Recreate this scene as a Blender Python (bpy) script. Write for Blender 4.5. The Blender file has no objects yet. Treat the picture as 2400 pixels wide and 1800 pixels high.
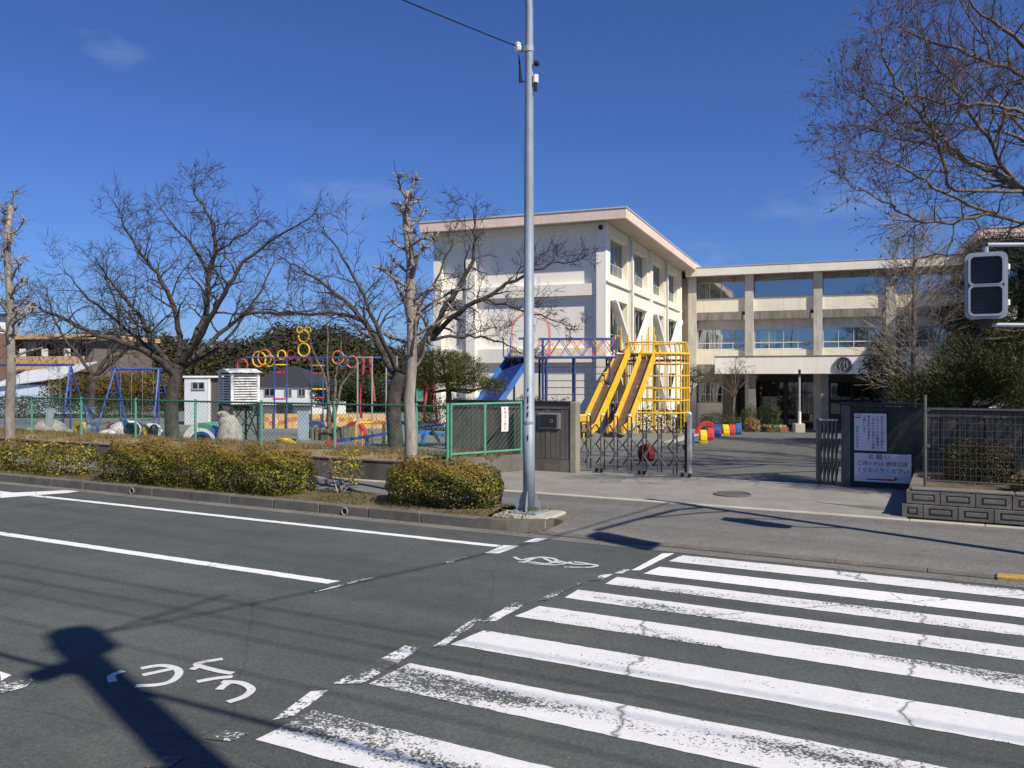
import bpy, math, random
import numpy as np
from mathutils import Vector, Matrix

R = math.radians
sc = bpy.context.scene
COL = sc.collection
# ------------------------------------------------------------------ camera, sky, sun, exposure
EYE = 2.25                      # eye height over the carriageway
cam_d = bpy.data.cameras.new('camera')
cam_d.sensor_width = 36.0
cam_d.lens = 36.0 * 1940 / 2400
cam_d.shift_y = -19.0 / 2400
cam_d.clip_start = 0.05
cam_d.clip_end = 3000
cam = bpy.data.objects.new('camera', cam_d)
COL.objects.link(cam)
cam.location = (0, 0, EYE)
cam.rotation_euler = (R(90), 0, 0)
sc.camera = cam

SUN_AZ, SUN_EL = 139.0, 46.0    # clockwise from the view direction, elevation
SUNH = (math.sin(R(SUN_AZ)), math.cos(R(SUN_AZ)))
world = bpy.data.worlds.new('World')
sc.world = world
world.use_nodes = True
wn, wl = world.node_tree.nodes, world.node_tree.links
wn.clear()
sky = wn.new('ShaderNodeTexSky')
sky.sky_type = 'NISHITA'
sky.sun_disc = False
sky.sun_elevation = R(SUN_EL)
sky.sun_rotation = R(SUN_AZ)
sky.air_density = 1.0
sky.dust_density = 0.35
sky.ozone_density = 3.0
sky.altitude = 0
bg = wn.new('ShaderNodeBackground')
bg.inputs['Strength'].default_value = 0.07
wo = wn.new('ShaderNodeOutputWorld')
tint = wn.new('ShaderNodeMix')          # deep winter blue: one even filter over the whole sky
tint.data_type = 'RGBA'
tint.blend_type = 'MULTIPLY'
tint.inputs[0].default_value = 1.0
tint.inputs[7].default_value = (0.47, 0.69, 1.22, 1)
wl.new(sky.outputs[0], tint.inputs[6])
# a few thin wisps of high cloud over the whole sky
tc = wn.new('ShaderNodeTexCoord')
cm = wn.new('ShaderNodeMapping')
cm.inputs['Scale'].default_value = (1.0, 1.0, 2.6)
cm.inputs['Location'].default_value = (1.20, 0.61, 0.37)
cm.inputs['Rotation'].default_value = (0, 0, R(30.6))
wl.new(tc.outputs['Generated'], cm.inputs['Vector'])
cn = wn.new('ShaderNodeTexNoise')
cn.inputs['Scale'].default_value = 3.4
cn.inputs['Detail'].default_value = 8.0
cn.inputs['Roughness'].default_value = 0.55
wl.new(cm.outputs[0], cn.inputs['Vector'])
cr_ = wn.new('ShaderNodeValToRGB')
cr_.color_ramp.elements[0].position = 0.62
cr_.color_ramp.elements[0].color = (0, 0, 0, 1)
cr_.color_ramp.elements[1].position = 0.85
cr_.color_ramp.elements[1].color = (0.26, 0.26, 0.26, 1)
wl.new(cn.outputs[0], cr_.inputs[0])
cx_ = wn.new('ShaderNodeMix')
cx_.data_type = 'RGBA'
cx_.inputs[7].default_value = (9.0, 9.6, 10.5, 1)
wl.new(cr_.outputs[0], cx_.inputs[0])
wl.new(tint.outputs[2], cx_.inputs[6])
wl.new(cx_.outputs[2], bg.inputs['Color'])
wl.new(bg.outputs[0], wo.inputs['Surface'])

sun_d = bpy.data.lights.new('sun', 'SUN')
sun_d.energy = 4.8
sun_d.angle = R(0.55)
sun_d.color = (1.0, 0.925, 0.80)
sun = bpy.data.objects.new('sun', sun_d)
COL.objects.link(sun)
_d = Vector((-SUNH[0] * math.cos(R(SUN_EL)), -SUNH[1] * math.cos(R(SUN_EL)), -math.sin(R(SUN_EL))))
sun.rotation_euler = _d.to_track_quat('-Z', 'Y').to_euler()
sun.location = (30, -30, 40)

sc.view_settings.view_transform = 'Standard'
sc.view_settings.look = 'None'
sc.view_settings.exposure = 0.3
sc.view_settings.gamma = 1
sc.view_settings.use_curve_mapping = False

# ------------------------------------------------------------------ frames of reference
RA = R(27.7)                    # the road runs at this angle to the view
S_, C_ = math.sin(RA), math.cos(RA)
RZ = -RA
BA = R(21.4)                    # the school runs at this one
BZ = -BA


def RF(u, v, z=0.0):            # road frame: u along the road, v across it, away from the viewer
    return Vector((C_ * u + S_ * v, -S_ * u + C_ * v, z))


def UV(x, y):
    return (C_ * x - S_ * y, S_ * x + C_ * y)


def ground(x, y):               # height of the school ground, which falls gently towards the entrance
    v = UV(x, y)[1]
    return -1.05 * min(1.0, max(0.0, (v - 31.0) / 20.2))


def at(px, py, d):              # surveyed point: bearing, height angle and distance
    return Vector(((px - 1200) / 1940 * d, d, EYE - (py - 881) / 1940 * d))


def on(px, d):                  # on the school ground at a bearing and distance
    x = (px - 1200) / 1940 * d
    return Vector((x, d, ground(x, d)))


# ------------------------------------------------------------------ mesh helpers
class MB:
    def __init__(s):
        s.v = []; s.f = []; s.m = []

    def add(s, vs, fs, mi=0):
        o = len(s.v)
        s.v.extend([tuple(p) for p in vs])
        s.f.extend([tuple(i + o for i in f) for f in fs])
        s.m.extend([mi] * len(fs))
        return s

    def box(s, c, sz, rz=0.0, mi=0):
        hx, hy, hz = sz[0] / 2, sz[1] / 2, sz[2] / 2
        cs, sn = math.cos(rz), math.sin(rz)
        vs = []
        for z in (-hz, hz):
            for x, y in ((-hx, -hy), (hx, -hy), (hx, hy), (-hx, hy)):
                vs.append((c[0] + x * cs - y * sn, c[1] + x * sn + y * cs, c[2] + z))
        return s.add(vs, [(3, 2, 1, 0), (4, 5, 6, 7), (0, 1, 5, 4), (1, 2, 6, 5), (2, 3, 7, 6), (3, 0, 4, 7)], mi)

    def bx(s, x0, x1, y0, y1, z0, z1, mi=0):
        return s.box(((x0 + x1) / 2, (y0 + y1) / 2, (z0 + z1) / 2), (abs(x1 - x0), abs(y1 - y0), abs(z1 - z0)), 0, mi)

    def cbox(s, x0, x1, y0, y1, z0, z1, b=0.01, mi=0):
        # box with chamfered edges round its long outline
        x0, x1 = min(x0, x1), max(x0, x1); y0, y1 = min(y0, y1), max(y0, y1)
        b = min(b, (x1 - x0) / 3, (y1 - y0) / 3, (z1 - z0) / 3)
        rings = [(z0, b), (z0 + b, 0), (z1 - b, 0), (z1, b)]
        vs = []
        for z, k in rings:
            X0, X1, Y0, Y1 = x0 + k, x1 - k, y0 + k, y1 - k
            vs += [(X0 + b, Y0, z), (X1 - b, Y0, z), (X1, Y0 + b, z), (X1, Y1 - b, z), (X1 - b, Y1, z), (X0 + b, Y1, z), (X0, Y1 - b, z), (X0, Y0 + b, z)]
        fs = [tuple(range(7, -1, -1)), tuple(range(24, 32))]
        for r_ in range(3):
            for i in range(8):
                j = (i + 1) % 8
                fs.append((r_ * 8 + i, r_ * 8 + j, r_ * 8 + 8 + j, r_ * 8 + 8 + i))
        return s.add(vs, fs, mi)

    def bar(s, a, b, w, h=None, mi=0, up=(0, 0, 1)):
        a, b = Vector(a), Vector(b)
        h = w if h is None else h
        d = b - a
        if d.length < 1e-6:
            return s
        d.normalize()
        x = d.cross(Vector(up))
        if x.length < 1e-3:
            x = d.cross(Vector((1, 0, 0)))
        x.normalize()
        y = x.cross(d).normalized()
        x, y = x * (w / 2), y * (h / 2)
        vs = [a - x - y, a + x - y, a + x + y, a - x + y, b - x - y, b + x - y, b + x + y, b - x + y]
        return s.add(vs, [(3, 2, 1, 0), (4, 5, 6, 7), (0, 1, 5, 4), (1, 2, 6, 5), (2, 3, 7, 6), (3, 0, 4, 7)], mi)

    def tube(s, pts, rs, n=8, cap=True, closed=False, mi=0):
        pts = [Vector(p) for p in pts]
        if not hasattr(rs, '__len__'):
            rs = [rs] * len(pts)
        m = len(pts)
        if m < 2:
            return s
        base = len(s.v)
        ref = None
        for i in range(m):
            if closed:
                d = pts[(i + 1) % m] - pts[i - 1]
            else:
                d = pts[min(i + 1, m - 1)] - pts[max(i - 1, 0)]
            if d.length < 1e-9:
                d = Vector((0, 0, 1))
            d.normalize()
            if ref is None:
                ref = Vector((0, 0, 1)) if abs(d.z) < 0.9 else Vector((1, 0, 0))
            x = ref - d * ref.dot(d)
            if x.length < 1e-6:
                x = Vector((1, 0, 0)) - d * d.x
            x.normalize()
            ref = x
            y = d.cross(x)
            for k in range(n):
                a = 2 * math.pi * k / n
                p = pts[i] + (x * math.cos(a) + y * math.sin(a)) * rs[i]
                s.v.append((p.x, p.y, p.z))
        last = m if closed else m - 1
        for i in range(last):
            i2 = (i + 1) % m
            for k in range(n):
                k2 = (k + 1) % n
                s.f.append((base + i * n + k, base + i * n + k2, base + i2 * n + k2, base + i2 * n + k))
                s.m.append(mi)
        if cap and not closed:
            s.f.append(tuple(base + k for k in range(n - 1, -1, -1))); s.m.append(mi)
            s.f.append(tuple(base + (m - 1) * n + k for k in range(n))); s.m.append(mi)
        return s

    def ring(s, c, r, rt, ax=(0, 0, 1), n=20, k=6, a0=0.0, a1=2 * math.pi, mi=0, sx=1.0):
        ax = Vector(ax).normalized()
        e1 = ax.cross(Vector((0, 0, 1)))
        if e1.length < 1e-3:
            e1 = Vector((1, 0, 0))
        e1.normalize()
        e2 = ax.cross(e1)
        if e2.z < 0:
            e2 = -e2
        full = a1 - a0 > 6.28
        pts = []
        for i in range(n if full else n + 1):
            a = a0 + (a1 - a0) * i / n
            pts.append(Vector(c) + e1 * (r * sx * math.cos(a)) + e2 * (r * math.sin(a)))
        return s.tube(pts, rt, k, True, full, mi)

    def cyl(s, c, r, z0, z1, n=12, r2=None, mi=0):
        return s.tube([(c[0], c[1], z0), (c[0], c[1], z1)], [r, r if r2 is None else r2], n, True, False, mi)

    def lathe(s, prof, n=16, c=(0, 0, 0), mi=0):
        vs, fs = [], []
        for r_, z in prof:
            for k in range(n):
                a = 2 * math.pi * k / n
                vs.append((c[0] + r_ * math.cos(a), c[1] + r_ * math.sin(a), c[2] + z))
        for i in range(len(prof) - 1):
            for k in range(n):
                k2 = (k + 1) % n
                fs.append((i * n + k, i * n + k2, i * n + n + k2, i * n + n + k))
        fs.append(tuple(range(n - 1, -1, -1)))
        fs.append(tuple((len(prof) - 1) * n + k for k in range(n)))
        return s.add(vs, fs, mi)

    def prism(s, poly, z0, z1, mi=0):
        n = len(poly)
        vs = [(p[0], p[1], z0) for p in poly] + [(p[0], p[1], z1) for p in poly]
        fs = [tuple(range(n - 1, -1, -1)), tuple(range(n, 2 * n))]
        for i in range(n):
            j = (i + 1) % n
            fs.append((i, j, n + j, n + i))
        return s.add(vs, fs, mi)

    def ball(s, c, r, nu=10, nv=7, sq=(1, 1, 1), jit=0.0, rnd=None, mi=0):
        vs = [(c[0], c[1], c[2] - r * sq[2])]
        for i in range(1, nv):
            t = math.pi * i / nv
            for k in range(nu):
                a = 2 * math.pi * k / nu
                q = 1 + (rnd.uniform(-jit, jit) if rnd else 0)
                vs.append((c[0] + r * sq[0] * q * math.sin(t) * math.cos(a), c[1] + r * sq[1] * q * math.sin(t) * math.sin(a), c[2] - r * sq[2] * q * math.cos(t)))
        vs.append((c[0], c[1], c[2] + r * sq[2]))
        fs = []
        for k in range(nu):
            k2 = (k + 1) % nu
            fs.append((0, 1 + k2, 1 + k))
            for i in range(nv - 2):
                fs.append((1 + i * nu + k, 1 + i * nu + k2, 1 + (i + 1) * nu + k2, 1 + (i + 1) * nu + k))
            fs.append((1 + (nv - 2) * nu + k, 1 + (nv - 2) * nu + k2, len(vs) - 1))
        return s.add(vs, fs, mi)

    def mesh(s, name, mats, smooth=False):
        me = bpy.data.meshes.new(name)
        me.from_pydata(s.v, [], s.f)
        if not isinstance(mats, (list, tuple)):
            mats = [mats]
        for m_ in mats:
            me.materials.append(m_)
        if len(mats) > 1:
            me.polygons.foreach_set('material_index', s.m)
        if smooth:
            me.polygons.foreach_set('use_smooth', [True] * len(s.f))
        me.update()
        return me

    def build(s, name, mats, parent=None, loc=None, rz=None, smooth=False):
        o = bpy.data.objects.new(name, s.mesh(name, mats, smooth))
        COL.objects.link(o)
        if parent is not None:
            o.parent = parent
        if loc is not None:
            o.location = loc
        if rz is not None:
            o.rotation_euler = (0, 0, rz)
        return o


def np_mesh(name, V, F, mats, mi=None, smooth=False):
    me = bpy.data.meshes.new(name)
    V = np.asarray(V, np.float32); F = np.asarray(F, np.int32)
    k = F.shape[1]
    me.vertices.add(len(V)); me.vertices.foreach_set('co', V.ravel())
    me.loops.add(F.size); me.loops.foreach_set('vertex_index', F.ravel())
    me.polygons.add(len(F))
    me.polygons.foreach_set('loop_start', np.arange(0, F.size, k, dtype=np.int32))
    if not isinstance(mats, (list, tuple)):
        mats = [mats]
    for m_ in mats:
        me.materials.append(m_)
    if mi is not None:
        me.polygons.foreach_set('material_index', np.asarray(mi, np.int32))
    me.update(calc_edges=True)
    me.validate()
    return me


def link(name, me, parent=None, loc=None, rz=None):
    o = bpy.data.objects.new(name, me)
    COL.objects.link(o)
    if parent is not None:
        o.parent = parent
    if loc is not None:
        o.location = loc
    if rz is not None:
        o.rotation_euler = (0, 0, rz)
    return o


def tag(o, label=None, cat=None, group=None, kind=None):
    if label: o['label'] = label
    if cat: o['category'] = cat
    if group: o['group'] = group
    if kind: o['kind'] = kind
    return o


def thing(name, label, cat, loc=(0, 0, 0), rz=0.0, group=None):
    o = bpy.data.objects.new(name, None)
    COL.objects.link(o)
    o.location = loc
    o.rotation_euler = (0, 0, rz)
    o.empty_display_size = 0.3
    return tag(o, label, cat, group)


def copy_tree(o, parent=None):
    c = o.copy(); COL.objects.link(c)
    if parent is not None:
        c.parent = parent
    for ch in o.children:
        copy_tree(ch, c)
    return c


# ------------------------------------------------------------------ materials
def new_mat(name):
    m = bpy.data.materials.new(name)
    m.use_nodes = True
    n, l = m.node_tree.nodes, m.node_tree.links
    n.clear()
    out = n.new('ShaderNodeOutputMaterial')
    b = n.new('ShaderNodeBsdfPrincipled')
    l.new(b.outputs[0], out.inputs['Surface'])
    return m, n, l, b


def rgb(c):
    return (c[0], c[1], c[2], 1.0)


def noise(n, l, scale, detail=4.0, rough=0.6, vec=None, dist=0.0):
    t = n.new('ShaderNodeTexNoise')
    t.inputs['Scale'].default_value = scale
    t.inputs['Detail'].default_value = detail
    t.inputs['Roughness'].default_value = rough
    t.inputs['Distortion'].default_value = dist
    if vec is not None:
        l.new(vec, t.inputs['Vector'])
    return t


def ramp(n, l, src, stops):
    r_ = n.new('ShaderNodeValToRGB')
    e = r_.color_ramp.elements
    while len(e) < len(stops):
        e.new(0.5)
    for i, (p, c) in enumerate(stops):
        e[i].position = p
        e[i].color = rgb(c) if hasattr(c, '__len__') else (c, c, c, 1)
    l.new(src, r_.inputs[0])
    return r_


def mix(n, l, fac, a, b, mode='MIX'):
    m = n.new('ShaderNodeMix')
    m.data_type = 'RGBA'
    m.blend_type = mode
    for sock, v in ((m.inputs[0], fac), (m.inputs[6], a), (m.inputs[7], b)):
        if hasattr(v, 'links') or hasattr(v, 'is_linked'):
            l.new(v, sock)
        elif hasattr(v, '__len__'):
            sock.default_value = rgb(v)
        else:
            sock.default_value = v
    return m.outputs[2]


def bump(n, l, b, height, strength, dist=0.02):
    bp = n.new('ShaderNodeBump')
    bp.inputs['Strength'].default_value = strength
    bp.inputs['Distance'].default_value = dist
    l.new(height, bp.inputs['Height'])
    l.new(bp.outputs[0], b.inputs['Normal'])


def pos(n, l, scale=(1, 1, 1), rot=0.0):
    g = n.new('ShaderNodeNewGeometry')
    mp = n.new('ShaderNodeMapping')
    mp.inputs['Scale'].default_value = scale
    mp.inputs['Rotation'].default_value = (0, 0, rot)
    l.new(g.outputs['Position'], mp.inputs['Vector'])
    return mp.outputs[0]


def mat(name, c, rough=0.7, var=0.18, scale=3.0, c2=None, fine=0.0, fscale=60.0, bmp=0.0, metal=0.0, stretch=(1, 1, 1), spec=None, coat=0.0, streak=0.0, chip=None):
    """plain surface: base colour broken up by a broad and a fine noise"""
    m, n, l, b = new_mat(name)
    v = pos(n, l, stretch)
    t = noise(n, l, scale, 6, 0.65, v)
    lo = [x * (1 - var) for x in c]
    hi = list(c2) if c2 is not None else [min(1, x * (1 + var)) for x in c]
    col = ramp(n, l, t.outputs[0], [(0.3, lo), (0.7, hi)]).outputs[0]
    if fine > 0:
        f = noise(n, l, fscale, 3, 0.7, v)
        fr = ramp(n, l, f.outputs[0], [(0.3, 1 - fine), (0.7, 1 + fine * 0.6)])
        col = mix(n, l, 1.0, col, fr.outputs[0], 'MULTIPLY')
        if bmp > 0:
            bump(n, l, b, f.outputs[0], bmp, 0.01)
    if streak:                     # rain streaks and grime
        sv = pos(n, l, (5, 5, 0.16))
        s1 = noise(n, l, 1.4, 5, 0.7, sv)
        s2 = noise(n, l, 0.45, 4, 0.6, pos(n, l))
        sr_ = ramp(n, l, s1.outputs[0], [(0.36, 1 - streak), (0.56, 1.0)])
        sk = ramp(n, l, s2.outputs[0], [(0.40, 0.0), (0.62, 1.0)])
        col = mix(n, l, sk.outputs[0], col, mix(n, l, 1.0, col, sr_.outputs[0], 'MULTIPLY'))
    if chip:                       # faded, chipped paint
        ch = noise(n, l, 14.0, 5, 0.75, pos(n, l))
        fd = noise(n, l, 1.1, 3, 0.6, pos(n, l))
        col = mix(n, l, ramp(n, l, fd.outputs[0], [(0.45, 0.0), (0.8, 0.12)]).outputs[0], col, (0.55, 0.52, 0.48))
        col = mix(n, l, ramp(n, l, ch.outputs[0], [(0.66, 0.0), (0.70, 0.85)]).outputs[0], col, chip)
    l.new(col, b.inputs['Base Color'])
    b.inputs['Roughness'].default_value = rough
    b.inputs['Metallic'].default_value = metal
    if spec is not None:
        b.inputs['Specular IOR Level'].default_value = spec
    if coat:
        b.inputs['Coat Weight'].default_value = coat
    return m


def asphalt(name, c, speck=(0.3, 0.3, 0.28), amount=0.66, scale=90, patch=0.15, crack=False, lanes=False):
    m, n, l, b = new_mat(name)
    v = pos(n, l)
    t = noise(n, l, 0.35, 5, 0.6, v)
    t2 = noise(n, l, 3.5, 4, 0.7, v)
    base = ramp(n, l, t.outputs[0], [(0.3, [x * (1 - patch) for x in c]), (0.7, [x * (1 + patch) for x in c])]).outputs[0]
    m2 = ramp(n, l, t2.outputs[0], [(0.3, 0.88), (0.7, 1.1)])
    base = mix(n, l, 1.0, base, m2.outputs[0], 'MULTIPLY')
    g = noise(n, l, scale, 2, 0.6, v)
    gr = ramp(n, l, g.outputs[0], [(0.32, 0.72), (0.62, 1.22)])
    base = mix(n, l, 1.0, base, gr.outputs[0], 'MULTIPLY')
    # scattered pale aggregate
    vo = n.new('ShaderNodeTexVoronoi'); vo.inputs['Scale'].default_value = 26
    l.new(v, vo.inputs['Vector'])
    sp = ramp(n, l, vo.outputs['Distance'], [(0.05, 1.0), (0.13, 0.0)])
    wh = n.new('ShaderNodeTexWhiteNoise'); l.new(vo.outputs['Position'], wh.inputs['Vector'])
    sel = ramp(n, l, wh.outputs[0], [(amount, 0.0), (min(0.99, amount + 0.1), 0.8)])
    mk = mix(n, l, 1.0, sp.outputs[0], sel.outputs[0], 'MULTIPLY')
    base = mix(n, l, mk, base, speck)
    if crack:
        w = noise(n, l, 2.0, 4, 0.6, v)
        vv = mix(n, l, 0.12, v, w.outputs['Color'])
        c2 = n.new('ShaderNodeTexVoronoi'); c2.feature = 'DISTANCE_TO_EDGE'; c2.inputs['Scale'].default_value = 0.33
        l.new(vv, c2.inputs['Vector'])
        cr = ramp(n, l, c2.outputs['Distance'], [(0.0, 0.45), (0.003, 0.0)])
        base = mix(n, l, cr.outputs[0], base, [x * 0.5 for x in c])
    if lanes:                      # wheel-polished lanes, oil drips, dusty patches, sealed joints
        lv = pos(n, l, (1, 1, 1), RA)
        mp = n.new('ShaderNodeMapping'); mp.inputs['Scale'].default_value = (0.05, 0.9, 1); l.new(lv, mp.inputs['Vector'])
        ln = noise(n, l, 1.6, 4, 0.55, mp.outputs[0])
        base = mix(n, l, 1.0, base, ramp(n, l, ln.outputs[0], [(0.32, 0.88), (0.68, 1.14)]).outputs[0], 'MULTIPLY')
        oi = noise(n, l, 0.8, 5, 0.7, v)
        base = mix(n, l, ramp(n, l, oi.outputs[0], [(0.62, 0.0), (0.76, 0.3)]).outputs[0], base, [x * 0.6 for x in c])
        du = noise(n, l, 0.55, 6, 0.72, lv)
        base = mix(n, l, ramp(n, l, du.outputs[0], [(0.56, 0.0), (0.75, 0.35)]).outputs[0], base, (0.16, 0.148, 0.125))
        g2 = noise(n, l, 28, 3, 0.7, v)
        base = mix(n, l, 1.0, base, ramp(n, l, g2.outputs[0], [(0.35, 0.82), (0.65, 1.15)]).outputs[0], 'MULTIPLY')
    l.new(base, b.inputs['Base Color'])
    b.inputs['Roughness'].default_value = 0.92
    b.inputs['Specular IOR Level'].default_value = 0.25
    bump(n, l, b, g.outputs[0], 0.35, 0.006)
    return m


def worn_paint(name, under, wear, crackw=0.012, scale=9.0, streak=1.0, white=0.72, lo=0.4):
    """thermoplastic road paint: flaked and cracked down to the asphalt"""
    m, n, l, b = new_mat(name)
    v = pos(n, l, (1, 1, 1), RA)
    w = noise(n, l, 3.0, 3, 0.6, v)
    vv = mix(n, l, 0.22, v, w.outputs['Color'])
    # wear in long patches along the wheel paths
    mp = n.new('ShaderNodeMapping'); mp.inputs['Scale'].default_value = (0.35 * streak, 1.6, 1)
    l.new(v, mp.inputs['Vector'])
    big = noise(n, l, 1.5, 3, 0.5, mp.outputs[0])
    fine = noise(n, l, scale * 4, 4, 0.75, v)
    f2 = noise(n, l, scale, 4, 0.7, v)
    k = ramp(n, l, big.outputs[0], [(lo, 0.0), (lo + 0.3, 1.0)])
    a = n.new('ShaderNodeMath'); a.operation = 'MULTIPLY_ADD'
    l.new(k.outputs[0], a.inputs[0]); a.inputs[1].default_value = wear * 0.32
    s1 = n.new('ShaderNodeMath'); s1.operation = 'MULTIPLY_ADD'
    l.new(fine.outputs[0], s1.inputs[0]); s1.inputs[1].default_value = 0.6
    s2 = n.new('ShaderNodeMath'); s2.operation = 'MULTIPLY'
    l.new(f2.outputs[0], s2.inputs[0]); s2.inputs[1].default_value = 0.4
    l.new(s2.outputs[0], s1.inputs[2])
    l.new(s1.outputs[0], a.inputs[2])
    gone = ramp(n, l, a.outputs[0], [(0.63, 0.0), (0.70, 1.0)])
    vo = n.new('ShaderNodeTexVoronoi'); vo.feature = 'DISTANCE_TO_EDGE'; vo.inputs['Scale'].default_value = 0.42
    l.new(vv, vo.inputs['Vector'])
    cr = ramp(n, l, vo.outputs['Distance'], [(crackw * 0.35, 0.9), (crackw, 0.0)])
    tot = mix(n, l, 1.0, gone.outputs[0], cr.outputs[0], 'LIGHTEN')
    dirt = ramp(n, l, f2.outputs[0], [(0.3, white * 0.86), (0.65, white)])
    dc = mix(n, l, 1.0, dirt.outputs[0], (1.0, 1.0, 0.985), 'MULTIPLY')
    g = noise(n, l, 90, 2, 0.6, v)
    un = mix(n, l, 1.0, ramp(n, l, g.outputs[0], [(0.3, 0.75), (0.65, 1.2)]).outputs[0], under, 'MULTIPLY')
    l.new(mix(n, l, tot, dc, un), b.inputs['Base Color'])
    b.inputs['Roughness'].default_value = 0.75
    b.inputs['Specular IOR Level'].default_value = 0.3
    return m


def leaf_mat(name, cols, rough=0.5, trans=0.15, top=None):
    """foliage: every leaf its own tint"""
    m, n, l, b = new_mat(name)
    g = n.new('ShaderNodeNewGeometry')
    st = [(i / max(1, len(cols) - 1), c) for i, c in enumerate(cols)]
    col = ramp(n, l, g.outputs['Random Per Island'], st).outputs[0]
    v = pos(n, l)
    t = noise(n, l, 1.3, 3, 0.6, v)
    k = ramp(n, l, t.outputs[0], [(0.3, 0.75), (0.7, 1.25)])
    col = mix(n, l, 1.0, col, k.outputs[0], 'MULTIPLY')
    if top is not None:            # sun-bronzed outer leaves
        t2 = noise(n, l, 2.2, 3, 0.6, v)
        sx = n.new('ShaderNodeSeparateXYZ'); l.new(g.outputs['Position'], sx.inputs[0])
        ad = n.new('ShaderNodeMath'); ad.operation = 'MULTIPLY_ADD'
        l.new(t2.outputs[0], ad.inputs[0]); ad.inputs[1].default_value = 0.45; l.new(sx.outputs[2], ad.inputs[2])
        zz = ramp(n, l, ad.outputs[0], [(top[1], 0.0), (top[2], 0.85)])
        col = mix(n, l, zz.outputs[0], col, top[0])
    l.new(col, b.inputs['Base Color'])
    b.inputs['Roughness'].default_value = rough
    b.inputs['Specular IOR Level'].default_value = 0.18
    if trans:
        out = n['Material Output'] if 'Material Output' in n else [x for x in n if x.type == 'OUTPUT_MATERIAL'][0]
        tr = n.new('ShaderNodeBsdfTranslucent'); l.new(col, tr.inputs['Color'])
        ms = n.new('ShaderNodeMixShader'); ms.inputs[0].default_value = trans
        l.new(b.outputs[0], ms.inputs[1]); l.new(tr.outputs[0], ms.inputs[2])
        l.new(ms.outputs[0], out.inputs['Surface'])
    return m


def glass(name, c, rough=0.02, spec=1.0, wav=0.0):
    """window pane: dark room behind, strong sky reflection"""
    m, n, l, b = new_mat(name)
    b.inputs['Base Color'].default_value = rgb(c)
    b.inputs['Roughness'].default_value = rough
    b.inputs['Metallic'].default_value = 0.0
    b.inputs['IOR'].default_value = 1.5
    b.inputs['Specular IOR Level'].default_value = spec
    if wav:
        t = noise(n, l, 0.8, 2, 0.5, pos(n, l))
        bump(n, l, b, t.outputs[0], wav, 0.05)
    return m


M = {}
M['road'] = asphalt('road_asphalt', (0.078, 0.085, 0.079), (0.34, 0.33, 0.30), 0.70, lanes=True, crack=True)
M['walk'] = asphalt('pavement_asphalt', (0.150, 0.146, 0.135), (0.3, 0.29, 0.27), 0.85, 110, 0.1, lanes=True)
M['drive'] = asphalt('drive_asphalt', (0.112, 0.115, 0.107), (0.22, 0.22, 0.2), 0.9, 70, 0.14, lanes=True)
M['apron'] = mat('apron_concrete', (0.228, 0.217, 0.193), 0.9, 0.2, 1.1, None, 0.14, 30, 0.2)
M['yard'] = mat('yard_ground', (0.165, 0.172, 0.155), 0.95, 0.14, 0.5, None, 0.14, 18, 0.2)
M['edge'] = mat('edging_concrete', (0.40, 0.375, 0.315), 0.9, 0.15, 2.0, None, 0.12, 40, 0.1)
M['kerb'] = mat('kerb_concrete', (0.125, 0.115, 0.097), 0.95, 0.28, 3.0, None, 0.2, 30, 0.3)
M['soil'] = mat('soil', (0.10, 0.075, 0.045), 1.0, 0.35, 3.0, (0.16, 0.13, 0.06), 0.3, 30, 0.5)
M['bank'] = mat('bank_earth', (0.21, 0.165, 0.09), 1.0, 0.3, 1.5, (0.30, 0.24, 0.12), 0.25, 25, 0.5)
M['wallc'] = mat('weathered_concrete', (0.115, 0.105, 0.09), 0.95, 0.35, 1.2, (0.19, 0.175, 0.15), 0.2, 25, 0.2, stretch=(1, 1, 0.35))
M['wallpost'] = mat('pale_concrete', (0.27, 0.25, 0.19), 0.95, 0.25, 2.0, None, 0.2, 25, 0.2, stretch=(1, 1, 0.4))
M['dark'] = mat('dark_bronze', (0.022, 0.02, 0.02), 0.6, 0.2)
M['black'] = mat('black_plastic', (0.012, 0.012, 0.013), 0.5, 0.1)
M['steel'] = mat('galvanised_steel', (0.28, 0.325, 0.36), 0.55, 0.12, 3.0, None, 0.1, 30, 0.05, metal=0.15, streak=0.2)
M['stain'] = mat('stainless', (0.50, 0.48, 0.45), 0.35, 0.12, 8.0, None, 0.0, metal=0.45)
M['green'] = mat('green_paint', (0.085, 0.29, 0.20), 0.5, 0.15, 5.0, chip=(0.12, 0.07, 0.04))
M['greend'] = mat('green_wire', (0.035, 0.135, 0.095), 0.5, 0.12, 5.0)
M['white'] = mat('white_paint', (0.78, 0.78, 0.76), 0.6, 0.06, 3.0)
M['cream'] = mat('cream_render', (0.86, 0.78, 0.61), 0.9, 0.07, 0.8, None, 0.04, 30, 0.05, streak=0.16)
M['wallA'] = mat('white_render', (0.88, 0.835, 0.73), 0.9, 0.05, 0.7, None, 0.03, 20, 0.05, stretch=(1, 1, 0.35), streak=0.10)
M['wallS'] = mat('ivory_render', (0.86, 0.80, 0.65), 0.9, 0.05, 0.7, None, 0.04, 20, 0.05, stretch=(1, 1, 0.35), streak=0.14)
M['pink'] = mat('pink_fascia', (0.78, 0.60, 0.50), 0.8, 0.06, 1.5, streak=0.15)
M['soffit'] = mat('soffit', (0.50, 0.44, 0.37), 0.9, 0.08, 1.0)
M['conc'] = mat('bare_concrete', (0.54, 0.50, 0.43), 0.95, 0.22, 1.6, None, 0.12, 18, 0.1, stretch=(1, 1, 0.4), streak=0.3)
M['concd'] = mat('stained_concrete', (0.25, 0.235, 0.20), 0.95, 0.35, 2.2, None, 0.2, 12, 0.1, stretch=(1, 1, 0.25), streak=0.45)
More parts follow.
